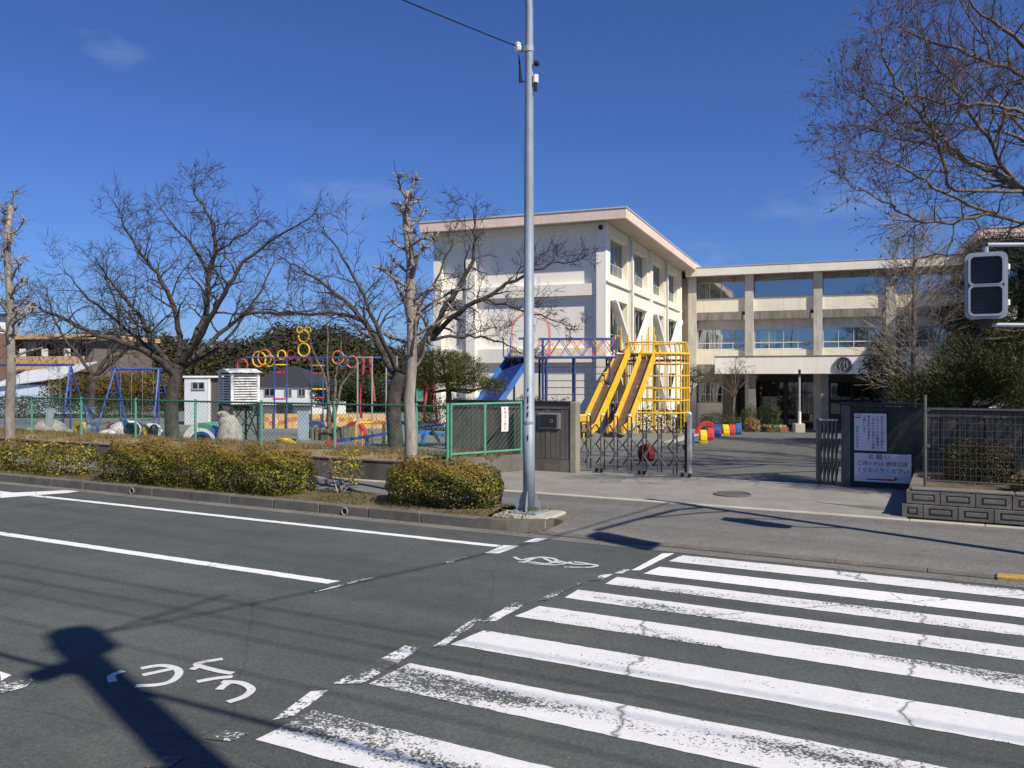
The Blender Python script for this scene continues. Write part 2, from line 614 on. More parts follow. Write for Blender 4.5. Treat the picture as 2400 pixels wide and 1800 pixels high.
M['alum'] = mat('aluminium', (0.55, 0.55, 0.54), 0.4, 0.06, 4, metal=0.4)
M['glass'] = glass('window_glass', (0.02, 0.03, 0.04), 0.015, 1.0)
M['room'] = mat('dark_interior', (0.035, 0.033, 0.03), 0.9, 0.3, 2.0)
M['curtain'] = mat('curtain', (0.7, 0.68, 0.6), 0.9, 0.1, 6.0, stretch=(6, 6, 0.3))
M['blue'] = mat('blue_paint', (0.03, 0.07, 0.28), 0.5, 0.2, 4.0, chip=(0.10, 0.06, 0.04))
M['bluel'] = mat('bright_blue_paint', (0.04, 0.15, 0.46), 0.45, 0.2, 4.0, chip=(0.12, 0.10, 0.09))
M['red'] = mat('red_paint', (0.48, 0.045, 0.04), 0.5, 0.22, 4.0, chip=(0.13, 0.07, 0.05))
M['yellow'] = mat('yellow_paint', (0.80, 0.48, 0.03), 0.5, 0.16, 4.0, chip=(0.30, 0.17, 0.06))
M['orange'] = mat('orange_paint', (0.75, 0.25, 0.05), 0.45, 0.1, 4.0)
M['pinkp'] = mat('coral_paint', (0.72, 0.20, 0.18), 0.45, 0.1, 4.0)
M['bark'] = mat('cherry_bark', (0.038, 0.032, 0.029), 0.95, 0.4, 5.0, (0.105, 0.088, 0.076), 0.3, 30, 0.4)
M['barkp'] = mat('ginkgo_bark', (0.20, 0.168, 0.135), 0.95, 0.35, 4.0, (0.37, 0.325, 0.27), 0.3, 25, 0.5, stretch=(1, 1, 0.25))
M['twig'] = mat('dark_twig', (0.045, 0.034, 0.033), 0.9, 0.3, 6.0)
M['twigr'] = mat('russet_twig', (0.088, 0.06, 0.06), 0.9, 0.3, 6.0)
M['twigt'] = mat('tan_twig', (0.33, 0.275, 0.205), 0.9, 0.3, 6.0)
M['barkr'] = mat('grey_bark', (0.07, 0.057, 0.048), 0.95, 0.4, 7.0, (0.24, 0.205, 0.17), 0.3, 30, 0.4)
# ------------------------------------------------------------------ the ground
def struct(o):
    o['kind'] = 'structure'
    return o


def sheet(name, m, quads, z=None, parent=None):
    b = MB()
    for q in quads:
        b.add([RF(*p) for p in q], [tuple(range(len(q)))])
    return b.build(name, m, parent)


us = [-420, -120, -60, -30, -10, 0, 10, 30, 60, 120, 420]
vs_ = [(-420, -0.06), (17.6, -0.06), (18.6, -0.002), (25, -0.002), (31, -0.002), (41.1, -0.527), (51.2, -1.05), (70, -1.05), (120, -1.05), (250, -1.05), (900, -1.05)]
b = MB()
for u in us:
    for v, z in vs_:
        b.v.append(tuple(RF(u, v, z)))
nv = len(vs_)
for i in range(len(us) - 1):
    for j in range(nv - 1):
        b.f.append((i * nv + j, i * nv + nv + j, i * nv + nv + j + 1, i * nv + j + 1)); b.m.append(0)
struct(b.build('school_ground', M['yard']))

road = struct(sheet('road', M['road'], [[(-300, 2.4, 0), (300, 2.4, 0), (300, 10.62, 0), (-300, 10.62, 0)]]))
struct(sheet('near_sidewalk', M['walk'], [[(-300, -6, 0.1), (300, -6, 0.1), (300, 2.25, 0.1), (-300, 2.25, 0.1)], [(-300, 2.4, 0.0), (300, 2.4, 0.0), (300, 2.25, 0.1), (-300, 2.25, 0.1)]]))
# far pavement: behind the planting strip on the left, dropped flush at the gate
ZW = 0.05
def ramp_z(v):
    return 0.012 + (ZW - 0.012) * min(1, (v - 10.7) / 0.9)
b = MB()
def strip(pts, v0, v1, z0, z1):
    o = len(b.v)
    for u in pts:
        b.v.append(tuple(RF(u, v0, z0))); b.v.append(tuple(RF(u, v1, z1)))
    for i in range(len(pts) - 1):
        b.f.append((o + 2 * i, o + 2 * i + 2, o + 2 * i + 3, o + 2 * i + 1)); b.m.append(0)
strip([-300, -60, -20, -5.12], 11.98, 13.9, ZW, ZW)
strip([-5.12, -2, 4, 60, 300], 10.74, 11.98, 0.018, ZW)
strip([-5.12, -2, 4, 60, 300], 11.98, 13.9, ZW, ZW)
struct(b.build('sidewalk', M['walk']))
# concrete edging at the back of the pavement, laid in lengths
edging = struct(bpy.data.objects.new('edging', None)); COL.objects.link(edging)
edging.rotation_euler = (0, 0, RZ)
eb = MB().cbox(-0.5 + 0.004, 0.5 - 0.004, 13.9, 14.06, -0.05, ZW + 0.012, 0.006).mesh('edging_stone', M['edge'])
for i in range(-16, 12):
    o = link('edging_stone', eb, edging, (i * 1.0, random.Random(i).uniform(-0.003, 0.003), 0))
# kerb of the planting strip
kerb = struct(bpy.data.objects.new('kerb', None)); COL.objects.link(kerb)
kerb.rotation_euler = (0, 0, RZ)
kb = MB().cbox(-0.4985, 0.4985, 10.55, 10.70, -0.05, 0.165, 0.018).mesh('kerb_stone', M['kerb'])
for i in range(0, 22):
    rr = random.Random(i + 50)
    link('kerb_stone', kb, kerb, (-6.62 - i, rr.uniform(-0.004, 0.004), rr.uniform(-0.006, 0.004)))
# rounded kerb end by the lamp post and low kerb across the entrance
arc = []
for k in range(7):
    a = -math.pi / 2 + k * math.pi / 12
    arc.append((-6.12 + 0.85 * math.cos(a) + 0.0, 11.4 + 0.85 * math.sin(a)))
for k in range(6):
    (x0, y0), (x1, y1) = arc[k], arc[k + 1]
    def inn(p):
        dx, dy = p[0] + 6.12, p[1] - 11.4
        q = math.hypot(dx, dy)
        return (-6.12 + dx * (q - 0.15) / q, 11.4 + dy * (q - 0.15) / q)
    h = 0.16 - 0.012 * k
    MB().prism([(x0, y0), (x1, y1), inn((x1, y1)), inn((x0, y0))], -0.05, h).build('kerb_stone', M['kerb'], kerb)
MB().prism([(-5.27, 11.4), (-5.12, 11.4), (-5.12, 12.0), (-5.27, 12.0)], -0.05, 0.085).build('kerb_stone', M['kerb'], kerb)
MB().prism([(-6.15, 10.7)] + [(-6.12 + 0.70 * math.cos(-math.pi / 2 + k * math.pi / 12), 11.4 + 0.70 * math.sin(-math.pi / 2 + k * math.pi / 12)) for k in range(1, 7)] + [(-5.28, 12.0), (-6.15, 12.0)], -0.05, 0.09).build('kerb_infill', M['soil'], kerb)
lk = MB().cbox(-0.497, 0.497, 10.58, 10.75, -0.06, 0.022, 0.01).mesh('low_kerb_stone', M['kerb'])
for i in range(0, 9):
    o = link('kerb_stone', lk, kerb, (-4.7 + i, 0, 0))
M['yellowk'] = mat('worn_yellow_paint', (0.42, 0.24, 0.05), 0.8, 0.3, 5.0, (0.5, 0.33, 0.1), 0.25, 40)
for i in range(0, 12):
    link('kerb_stone', MB().cbox(-0.497, 0.497, 10.56, 10.73, -0.06, 0.05 + min(0.1, i * 0.05), 0.015).mesh('painted_kerb_stone', M['yellowk'] if i < 4 else M['kerb']), kerb, (0.98 + i * 1.0 + 3.4 - 3.4, 0.005, 0)) if i > -1 else None
# gutter: pale cement joint and a dusty band along the kerb
struct(sheet('gutter', mat('gutter_concrete', (0.155, 0.148, 0.135), 0.95, 0.2, 2.0, None, 0.2, 30), [[(-60, 10.30, 0.004), (12, 10.30, 0.004), (12, 10.56, 0.004), (-60, 10.56, 0.004)]]))
near_kerb = struct(bpy.data.objects.new('near_kerb', None)); COL.objects.link(near_kerb)
near_kerb.rotation_euler = (0, 0, RZ)
nk = MB().cbox(-0.4985, 0.4985, 2.27, 2.42, -0.05, 0.125, 0.018).mesh('kerb_stone', M['kerb'])
for i in range(-16, 13):
    link('kerb_stone', nk, near_kerb, (float(i), 0, 0))
# soil of the planting strip
b = MB()
n = 40
rr = random.Random(4)
for i in range(n + 1):
    u = -28 + (28 - 6.15) * i / n
    for v, z in ((10.69, 0.12), (11.0, 0.15), (11.4, 0.19), (11.8, 0.15), (12.0, 0.06)):
        b.v.append(tuple(RF(u, v, z + rr.uniform(-0.015, 0.02))))
for i in range(n):
    for j in range(4):
        b.f.append((i * 5 + j, i * 5 + 5 + j, i * 5 + 6 + j, i * 5 + 1 + j)); b.m.append(0)
struct(b.build('planting_strip', M['soil'], smooth=True))

# concrete apron in front of the gate, school drive behind it
struct(sheet('gate_apron', M['apron'], [[(-10.0, 14.06, 0.052), (-0.55, 14.06, 0.052), (-0.4, 17.95, 0.03), (-8.7, 17.95, 0.03)]]))
b = MB()
L = [(-7.8, 17.96), (-7.9, 22), (-8.05, 27), (-8.3, 31), (-8.9, 36), (-9.7, 43), (-10.6, 51.2), (-11.0, 53)]
for u, v in L:
    z = -1.05 * min(1, max(0, (v - 31) / 20.2))
    b.v.append(tuple(RF(u, v, z + 0.006))); b.v.append(tuple(RF(12, v, z + 0.006)))
for i in range(len(L) - 1):
    b.f.append((2 * i, 2 * i + 1, 2 * i + 3, 2 * i + 2)); b.m.append(0)
struct(b.build('school_drive', M['drive']))
b = MB()
for i in range(len(L)):
    u, v = L[i]; z = -1.05 * min(1, max(0, (v - 31) / 20.2))
    b.v.append(tuple(RF(u - 0.45, v, z + 0.011))); b.v.append(tuple(RF(u + 0.02, v, z + 0.011)))
for i in range(2, len(L) - 1):
    b.f.append((2 * i, 2 * i + 1, 2 * i + 3, 2 * i + 2)); b.m.append(0)
struct(b.build('drive_edge', M['edge']))
# gate rail let into the ground
tag(MB().bx(-7.6, -2.0, 17.71, 17.79, 0.02, 0.045).build('gate_rail', M['stain'], None, None, RZ), 'thin steel floor rail that the folding gate rolls along', 'rail')

# raised bank behind the low wall
b = MB()
n = 60
rr = random.Random(9)
for i in range(n + 1):
    u = -70 + 60.1 * i / n
    for v, z in ((14.55, 0.42), (14.9, 0.47), (15.4, 0.49), (16.2, 0.46), (17.2, 0.32), (18.3, 0.12), (19.6, -0.01)):
        du = 0
        if u > -11.5: du = 0
        b.v.append(tuple(RF(u, v, z + (rr.uniform(-0.03, 0.05) if 14.6 < v < 19 else 0))))
for i in range(n):
    for j in range(6):
        b.f.append((i * 7 + j, i * 7 + 7 + j, i * 7 + 8 + j, i * 7 + 1 + j)); b.m.append(0)
o = len(b.v)
b.add([RF(-9.9, 14.6, 0.42), RF(-8.75, 17.36, 0.40), RF(-9.9, 17.5, 0.40)], [(0, 1, 2)])
struct(b.build('grass_bank', M['bank'], smooth=True))
# planting bed behind the block wall on the right
struct(sheet('planting_bed', M['soil'], [[(-0.5, 14.75, 0.43), (40, 14.75, 0.43), (40, 17.85, 0.48), (-0.42, 17.85, 0.48)]]))

# ------------------------------------------------------------------ road markings
UND = (0.078, 0.085, 0.079)
W1 = worn_paint('paint_fresh', UND, 0.22, 0.002, 9, 1, 0.75)
W2 = worn_paint('paint_worn', UND, 0.6, 0.0045, 9, 1.0, 0.68, 0.42)
W3 = worn_paint('paint_very_worn', UND, 0.82, 0.005, 11, 0.8, 0.68, 0.40)
W4 = worn_paint('paint_flaked', UND, 0.85, 0.035, 8, 2, 0.72, 0.30)


def mark(name, quad, m, z=0.0045, label=None):
    """thermoplastic patch, slightly ragged edge"""
    rr = random.Random(len(name) + len(quad) + int(quad[0][1] * 37))
    pts = []
    k = len(quad)
    for i in range(k):
        a, c = quad[i], quad[(i + 1) % k]
        d = math.hypot(c[0] - a[0], c[1] - a[1])
        s = max(1, int(d / 0.09))
        for j in range(s):
            t = j / s
            pts.append((a[0] + (c[0] - a[0]) * t + rr.uniform(-.006, .006), a[1] + (c[1] - a[1]) * t + rr.uniform(-.006, .006)))
    bb = MB()
    bb.add([RF(p[0], p[1], z) for p in pts], [tuple(range(len(pts)))])
    o = bb.build(name, m, road)
    if label: o['label'] = label
    return o


def gp(px, py):                 # surveyed point on the carriageway
    d = 1940 * EYE / (py - 881)
    x = (px - 1200) / 1940 * d
    return UV(x, d)

# zebra: left end of each bar runs on a slightly skewed line
ends = [((1600, 1302), (1567, 1316)), ((1546, 1329), (1509, 1345)), ((1448, 1353), (1418, 1369)), ((1356, 1383), (1324, 1402)), ((1264, 1421), (1207, 1445)), ((1134, 1478), (1056, 1511)), ((960, 1555), (865, 1604)), ((735, 1665), (600, 1735))]
mats = [W2, W1, W2, W2, W3, W2, W3, W3]
for (a, c), m in zip(ends, mats):
    ua, va = gp(*a); uc, vc = gp(*c)
    mark('crosswalk_stripe', [(uc, vc), (9.0, vc), (9.0, va), (ua, va)], m)
# edge line and centre line
u0, v0 = gp(1172, 1280)
mark('edge_line', [(-60, 9.50), (u0, 9.52), (u0, 9.655), (-60, 9.64)], W1)
u1, v1 = gp(775, 1366)
mark('centre_line', [(-60, 6.90), (u1, 6.99), (u1 + 0.05, 7.15), (-60, 7.06)], W1)
mark('bay_line', [gp(0, 1168), gp(160, 1156), gp(187, 1152), gp(150, 1150), gp(0, 1157)], W1, 0.0085)
# broken outline of the cycle crossing beside the zebra
for q, m in (
    ([(1480, 1338), (1500, 1338), (1580, 1298), (1553, 1298)], W1), ([(1378, 1362), (1405, 1362), (1437, 1347), (1410, 1348)], W4),
    ([(1128, 1458), (1160, 1458), (1240, 1414), (1205, 1414)], W4), ([(780, 1605), (848, 1605), (1000, 1515), (950, 1515)], W4),
    ([(480, 1735), (540, 1740), (585, 1722), (520, 1714)], W4), ([(335, 1800), (400, 1800), (440, 1772), (385, 1776)], W4),
    ([(1135, 1298), (1170, 1298), (1217, 1281), (1180, 1279)], W1), ([(1226, 1272), (1256, 1272), (1286, 1263), (1255, 1263)], W1),
    ([(1030, 1322), (1055, 1320), (1105, 1306), (1080, 1306)], W4), ([(725, 1392), (790, 1378), (880, 1354), (830, 1362)], W4),
    ([(0, 1628), (60, 1612), (85, 1592), (0, 1600)], W4), ([(1010, 1520), (1040, 1516), (1130, 1452), (1108, 1452)], W4), ([(640, 1690), (690, 1680), (770, 1620), (730, 1622)], W4), ([(1255, 1410), (1280, 1408), (1368, 1368), (1345, 1368)], W4), ([(1440, 1345), (1458, 1345), (1480, 1336), (1462, 1336)], W4)):
    mark('crossing_dash', [gp(*p) for p in q], m, 0.0075)
mark('bay_line', [gp(0, 1598), gp(28, 1583), gp(0, 1575)], W1, 0.0065)


def ribbon(bb, pts, w, z):
    pts = [Vector((p[0], p[1])) for p in pts]
    L_, R_ = [], []
    for i in range(len(pts)):
        d = pts[min(i + 1, len(pts) - 1)] - pts[max(i - 1, 0)]
        d.normalize()
        nn = Vector((-d.y, d.x)) * w / 2
        L_.append(pts[i] + nn); R_.append(pts[i] - nn)
    o = len(bb.v)
    for a, c in zip(L_, R_):
        bb.v.append(tuple(RF(a.x, a.y, z))); bb.v.append(tuple(RF(c.x, c.y, z)))
    for i in range(len(pts) - 1):
        bb.f.append((o + 2 * i, o + 2 * i + 1, o + 2 * i + 3, o + 2 * i + 2)); bb.m.append(0)


def strokes(name, lines, w, m):
    bb = MB()
    for k, ln in enumerate(lines):
        pts = [gp(*p) for p in ln]
        fine = []
        for i in range(len(pts) - 1):
            p0 = pts[max(i - 1, 0)]; p1 = pts[i]; p2 = pts[i + 1]; p3 = pts[min(i + 2, len(pts) - 1)]
            for j in range(6):
                t = j / 6
                q = [0.5 * (2 * p1[c] + (p2[c] - p0[c]) * t + (2 * p0[c] - 5 * p1[c] + 4 * p2[c] - p3[c]) * t * t + (3 * p1[c] - p0[c] - 3 * p2[c] + p3[c]) * t ** 3) for c in (0, 1)]
                fine.append(q)
        fine.append(pts[-1])
        ribbon(bb, fine, w, 0.0052 + 0.0006 * k)
    return bb.build(name, m, road)

# bicycle pictogram near the viewer: half-worn wheels and frame
strokes('bicycle_symbol', [
    [(330, 1568), (375, 1561), (408, 1566), (420, 1578), (405, 1596), (372, 1606), (318, 1609)],
    [(334, 1584), (375, 1575), (410, 1568)],
    [(265, 1600), (262, 1585), (290, 1574)],
    [(522, 1546), (480, 1553), (462, 1560), (510, 1574), (546, 1580)],
    [(545, 1588), (505, 1592), (462, 1600)],
    [(520, 1600), (560, 1602), (584, 1612), (588, 1622), (570, 1636), (534, 1648)],
    [(545, 1600), (528, 1607), (513, 1619)],
    [(449, 1572), (462, 1566)]], 0.06, worn_paint('pictogram_paint', UND, 0.3, 0.001, 12, 1, 0.62))
strokes('bicycle_symbol', [
    [(1205, 1306), (1222, 1313), (1250, 1308), (1290, 1309), (1305, 1315), (1280, 1322), (1245, 1318), (1215, 1318)],
    [(1225, 1320), (1262, 1307), (1300, 1310)], [(1240, 1322), (1300, 1325), (1340, 1318)],
    [(1310, 1316), (1345, 1323), (1390, 1324), (1398, 1328), (1375, 1331), (1320, 1330)], [(1345, 1318), (1370, 1321), (1395, 1326)],
    [(1275, 1310), (1300, 1320), (1315, 1318)]], 0.05, worn_paint('pictogram_paint_far', UND, 0.6, 0.001, 12, 1, 0.55))
# ------------------------------------------------------------------ glass with a room behind it
def pane_mat(name, refl, tint=(0.55, 0.6, 0.62)):
    m = bpy.data.materials.new(name); m.use_nodes = True
    n, l = m.node_tree.nodes, m.node_tree.links
    n.clear()
    out = n.new('ShaderNodeOutputMaterial')
    tr = n.new('ShaderNodeBsdfTransparent'); tr.inputs[0].default_value = rgb(tint)
    gl = n.new('ShaderNodeBsdfGlossy'); gl.inputs['Roughness'].default_value = 0.02
    gl.inputs[0].default_value = (0.9, 0.95, 1, 1)
    t = noise(n, l, 0.9, 2, 0.5, pos(n, l))
    bp = n.new('ShaderNodeBump'); bp.inputs['Strength'].default_value = 0.08; bp.inputs['Distance'].default_value = 0.05
    l.new(t.outputs[0], bp.inputs['Height']); l.new(bp.outputs[0], gl.inputs['Normal'])
    mx = n.new('ShaderNodeMixShader'); mx.inputs[0].default_value = refl
    l.new(tr.outputs[0], mx.inputs[1]); l.new(gl.outputs[0], mx.inputs[2]); l.new(mx.outputs[0], out.inputs['Surface'])
    return m

M['pane'] = pane_mat('pane_glass', 0.42)
M['pane2'] = pane_mat('pane_glass_dark', 0.16, (0.4, 0.42, 0.42))


def window(parent, o, ex, ez, w, h, nx, rail=None, pm=None, fw=0.045, depth=0.06, fm=None, nrm=None):
    """framed window: origin o, direction ex along, height up; panes are sub-parts"""
    o, ex = Vector(o), Vector(ex).normalized()
    up = Vector((0, 0, 1))
    f = MB()
    fm = fm or M['alum']
    nn = ex.cross(up)
    def B_(x0, x1, z0, z1):
        a = o + ex * ((x0 + x1) / 2) + up * z0
        c = o + ex * ((x0 + x1) / 2) + up * z1
        f.bar(a, c, abs(x1 - x0), depth, up=nn)
    B_(0, w, 0, fw); B_(0, w, h - fw, h)
    for i in range(nx + 1):
        x = (w - fw) * i / nx
        B_(x, x + fw, fw, h - fw)
    if rail:
        for i in range(nx):
            x0 = (w - fw) * i / nx + fw; x1 = (w - fw) * (i + 1) / nx
            B_(x0, x1, rail - 0.02, rail + 0.02)
    win = f.build('window', fm, parent)
    for i in range(nx):
        x0 = (w - fw) * i / nx + fw; x1 = (w - fw) * (i + 1) / nx
        p = MB()
        q = [o + ex * x0 + up * fw, o + ex * x1 + up * fw, o + ex * x1 + up * (h - fw), o + ex * x0 + up * (h - fw)]
        p.add(q, [(0, 1, 2, 3)])
        p.build('pane', pm or M['pane'], win)
    return win


# ------------------------------------------------------------------ classroom block with the gable end
A = thing('school_building', 'cream three-storey classroom block with pink roof fascia behind the slides', 'building', (4.0, 35.3, 0), BZ)
W_, D_ = 8.2, 27.0
PY = 0.33                       # gable panels stand back behind the columns
ZB = -0.9
MB().bx(-W_ + 0.3, -0.36, PY, PY + 0.25, ZB, 8.85).build('gable_wall', M['wallA'], A)
for x0, x1 in ((-0.42, 0.0), (-6.55, -6.1), (-W_, -W_ + 0.4)):
    MB().bx(x0, x1, 0, PY + 0.1, ZB, 8.84).build('column', M['wallA'], A)
for z0, z1, y0 in ((5.74, 6.25, 0.12), (2.84, 3.46, 0.12), (8.45, 8.84, 0.14), (-0.3, 0.15, 0.1)):
    for x0, x1 in ((-6.1, -0.42), (-W_ + 0.4, -6.55)):
        MB().bx(x0, x1, y0, PY + 0.05, z0, z1).build('floor_band', M['wallA'], A)
# left long wall and back, plain
MB().bx(-W_ + 0.05, -W_ + 0.3, PY + 0.01, D_, ZB, 8.84).build('rear_wall', M['wallA'], A)
MB().bx(-W_ + 0.3, 0.0, D_ - 0.25, D_, ZB, 8.84).build('rear_wall', M['wallA'], A)
# lit side wall: piers, spandrels, ledges, recessed windows
nb = 4
per, ow = 4.4, 3.2
rows = [(0.3, 2.4), (3.3, 5.62), (6.68, 8.4)]
for k in range(nb):
    t0 = 0.75 + per * k
    t1 = t0 + ow
    nxt = t0 + per if k < nb - 1 else D_ - 0.25
    MB().bx(-0.4, 0.0, t1, nxt, ZB, 8.84).build('pier', M['wallS'], A)
    MB().bx(-0.02, 0.12, t1 + 0.35, t1 + 0.85, ZB, 8.835).build('pilaster', M['wallS'], A)
    lv = [ZB] + [z for r_ in rows for z in r_] + [8.84]
    for i in range(0, len(lv), 2):
        MB().bx(-0.38, -0.003, t0, t1, lv[i], lv[i + 1]).build('spandrel', M['wallS'], A)
    for ri, (z0, z1) in enumerate(rows):
        window(A, (-0.3, t0, z0), (0, 1, 0), 0, ow, z1 - z0, 4, (z1 - z0) * 0.35, M['pane2'] if ri < 2 else M['pane'])
        if (k + ri) % 2 == 0:
            cb = MB()
            for j in range(9):
                cb.bx(-0.62 - 0.03 * (j % 2), -0.60 - 0.03 * (j % 2), t0 + 0.1 + j * 0.11, t0 + 0.215 + j * 0.11, z0, z1)
            cb.build('curtain', M['curtain'], A)
MB().bx(-0.4, 0.0, PY + 0.1, 0.75, ZB, 8.84).build('pier', M['wallS'], A)
for z in (6.27, 3.0):
    MB().bx(0.003, 0.09, 0.0, D_, z, z + 0.09).build('ledge', M['wallS'], A)
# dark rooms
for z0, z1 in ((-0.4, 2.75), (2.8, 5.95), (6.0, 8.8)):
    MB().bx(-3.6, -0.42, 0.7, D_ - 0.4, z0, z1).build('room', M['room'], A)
# earthquake braces: white steel V in each pair of bays, second storey and below
for t0 in (0.55, 9.3):
    x = 0.1
    for za, zb in ((5.62, 3.05), (2.9, -0.2)):
        for ta, tb in ((t0 + 0.25, t0 + 4.05), (t0 + 8.15, t0 + 4.35)):
            MB().bar((x, ta, za), (x, tb, zb), 0.2, 0.34, up=(1, 0, 0)).build('brace', M['white'], A)
# roof slab: soffit, fascia, thin metal cap
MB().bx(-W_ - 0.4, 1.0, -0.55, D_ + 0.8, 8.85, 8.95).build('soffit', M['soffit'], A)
rf = MB()
x0, x1, y0, y1 = -W_ - 0.42, 1.02, -0.57, D_ + 0.82
for q in (((x0, x1, y0, y0 + 0.12)), ((x0, x1, y1 - 0.12, y1)), ((x0, x0 + 0.12, y0 + 0.12, y1 - 0.12)), ((x1 - 0.12, x1, y0 + 0.12, y1 - 0.12))):
    rf.bx(q[0], q[1], q[2], q[3], 8.82, 9.24)
rf.build('fascia', M['pink'], A)
MB().bx(x0 - 0.03, x1 + 0.03, y0 - 0.03, y1 + 0.03, 9.243, 9.30).build('roof', mat('roof_metal', (0.5, 0.5, 0.5), 0.5, 0.1), A)
# rainwater pipe on the side wall, loudspeaker on the corner column
for tt in (4.15, 12.9):
    MB().tube([(0.16, tt, ZB), (0.16, tt, 8.7)], 0.05, 8).build('drain_pipe', M['alum'], A)
MB().ball((-0.2, -0.12, 8.58), 0.11, 10, 7).build('lamp', M['black'], A)  # round dark loudspeaker under the eave
MB().bx(-2.3, -2.26, 0.1, 0.36, 7.55, 8.05).build('bracket', M['steel'], A)

# ------------------------------------------------------------------ entrance wing
Bw = thing('school_wing', 'concrete-framed entrance wing with cream window bands and a round emblem over its porch', 'building', (11.07, 52.0, 0), BZ)
cols = [0, 3.45, 7.4, 11.35, 15.3, 19.25, 23.2]
for c in cols:
    MB().bx(c, c + 0.5, 0.0, 0.5, -1.3, 8.45).build('column', M['conc'], Bw)
EBZ = [(8.10, 7.08), (5.17, 3.86), (1.87, 0.59)]
for i in range(len(cols) - 1):
    x0, x1 = cols[i] + 0.5, cols[i + 1]
    w = x1 - x0
    MB().bx(x0, x1, 0.3, 0.5, 8.10, 8.45).build('lintel', M['concd'], Bw)
    MB().bx(x0, x1, 0.22, 0.5, 6.22, 7.06).build('spandrel', M['cream'], Bw)
    MB().bx(x0, x1 - 0.15, 0.12, 0.5, 5.72, 6.21).build('concrete_band', M['concd'], Bw)
    MB().bx(x0, x1, 0.42, 0.52, 5.17, 5.71).build('lintel', M['conc'], Bw)
    MB().bx(x0, x1, 0.22, 0.5, 2.97, 3.85).build('spandrel', M['cream'], Bw)
    MB().bx(x0, x1, 0.2, 0.5, 2.37, 2.96).build('concrete_band', M['concd'], Bw)
    for ri, (zt, zb) in enumerate(EBZ[:2]):
        win = window(Bw, (x0 + 0.02, 0.5, zb), (1, 0, 0), 0, w - 0.04, zt - zb, 4, 0.45 if ri else None)
        if ri == 1:
            rb = MB()
            for q in range(12):
                pass
            rb.bar((x0, 0.36, zb + 0.42), (x1, 0.36, zb + 0.42), 0.03)
            rb.bar((x0, 0.36, zb + 0.05), (x1, 0.36, zb + 0.05), 0.04)
            for q in range(5):
                xx = x0 + 0.05 + (w - 0.1) * q / 4
                rb.bar((xx, 0.36, zb), (xx, 0.36, zb + 0.42), 0.025)
            rb.build('railing', M['white'], Bw)
    # curtains pulled aside inside the panes
    rr = random.Random(i + 3)
    for ri, (zt, zb) in enumerate(EBZ[:2]):
        spans = {(0, 1): [(0.75, 1.2), (1.45, 2.1)], (1, 1): [(0.35, 1.25)], (0, 0): [(0.45, 0.62)], (2, 1): []}.get((i, ri), [(0.2 + rr.random(), 1.5)] if i > 2 else [])
        for a, c in spans:
            cb = MB()
            nn = max(2, int((c - a) / 0.1))
            for j in range(nn):
                cb.bx(x0 + a + (c - a) * j / nn, x0 + a + (c - a) * (j + 1) / nn, 0.66 + 0.04 * (j % 2), 0.68 + 0.04 * (j % 2), zb, zt - 0.1)
            cb.build('curtain', M['curtain'], Bw)
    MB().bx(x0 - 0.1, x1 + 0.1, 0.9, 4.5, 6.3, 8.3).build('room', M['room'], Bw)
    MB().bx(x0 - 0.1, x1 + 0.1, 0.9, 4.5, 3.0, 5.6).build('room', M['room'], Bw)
# ground floor: one window, then the porch recess
window(Bw, (0.55, 0.5, 0.59), (1, 0, 0), 0, 1.5, 1.28, 2, 0.5, M['pane2'])
cb = MB()
for j in range(5):
    cb.bx(1.25 + j * 0.1, 1.36 + j * 0.1, 0.66 + 0.04 * (j % 2), 0.68 + 0.04 * (j % 2), 0.6, 1.85)
cb.build('curtain', M['curtain'], Bw)
MB().bx(0.5, 2.1, 0.22, 0.5, -1.3, 0.57).build('spandrel', M['cream'], Bw)
MB().bx(0.5, 2.1, 0.26, 0.5, 1.88, 2.36).build('lintel', M['concd'], Bw)
MB().bx(0.5, 2.1, 0.95, 2.5, -1.0, 2.3).build('room', M['room'], Bw)
MB().bx(2.1, 2.9, 0.05, 2.2, -1.3, 2.36).build('porch_wall', mat('brown_tile', (0.13, 0.11, 0.095), 0.8, 0.2, 3), Bw)
pm = mat('porch_wall_grey', (0.12, 0.12, 0.115), 0.9, 0.15, 2)
MB().bx(2.9, 16.0, 2.3, 2.6, -1.3, 2.36).build('porch_wall', pm, Bw)
for x0, w in ((3.4, 2.2), (5.8, 1.7), (8.3, 1.2), (9.6, 3.3)):
    window(Bw, (x0, 2.25, -0.15 if x0 > 8 else -1.0), (1, 0, 0), 0, w, 2.0 if x0 > 8 else 2.9, 2, 0.9, M['pane2'], fm=M['dark'])
    MB().bx(x0, x0 + w, 2.262, 2.29, -0.1 if x0 > 8 else -0.95, 1.8).build('room', M['room'], Bw)
MB().bx(4.3, 5.2, 2.20, 2.235, -0.05, 0.95).build('notice_board', mat('pale_notices', (0.55, 0.53, 0.45), 0.8, 0.5, 6.0, None, 0.6, 9), Bw)
for x in (3.9, 7.85, 11.8):
    MB().bx(x, x + 0.4, -2.6, -2.2, -1.3, 2.36).build('porch_column', mat('porch_column_grey', (0.2, 0.19, 0.17), 0.9, 0.2, 2), Bw)
MB().cbox(2.03, 14.6, -3.0, 0.21, 2.36, 3.36, 0.02).build('porch_canopy', M['wallA'], Bw)
MB().bx(2.0, 14.63, -3.03, 0.2, 3.363, 3.41).build('canopy_coping', M['concd'], Bw)
MB().bx(2.8, 15.5, -3.4, 2.3, -1.3, -0.98).build('porch_floor', M['apron'], Bw)
MB().bx(-0.62, -0.002, 0.42, 0.7, -1.3, 8.44).build('shaded_gap_strip', mat('shaded_wall_brown', (0.46, 0.38, 0.30), 0.9, 0.1, 1.0, streak=0.15), Bw)  # added strip in the gap; its brown stands in for wall in shade
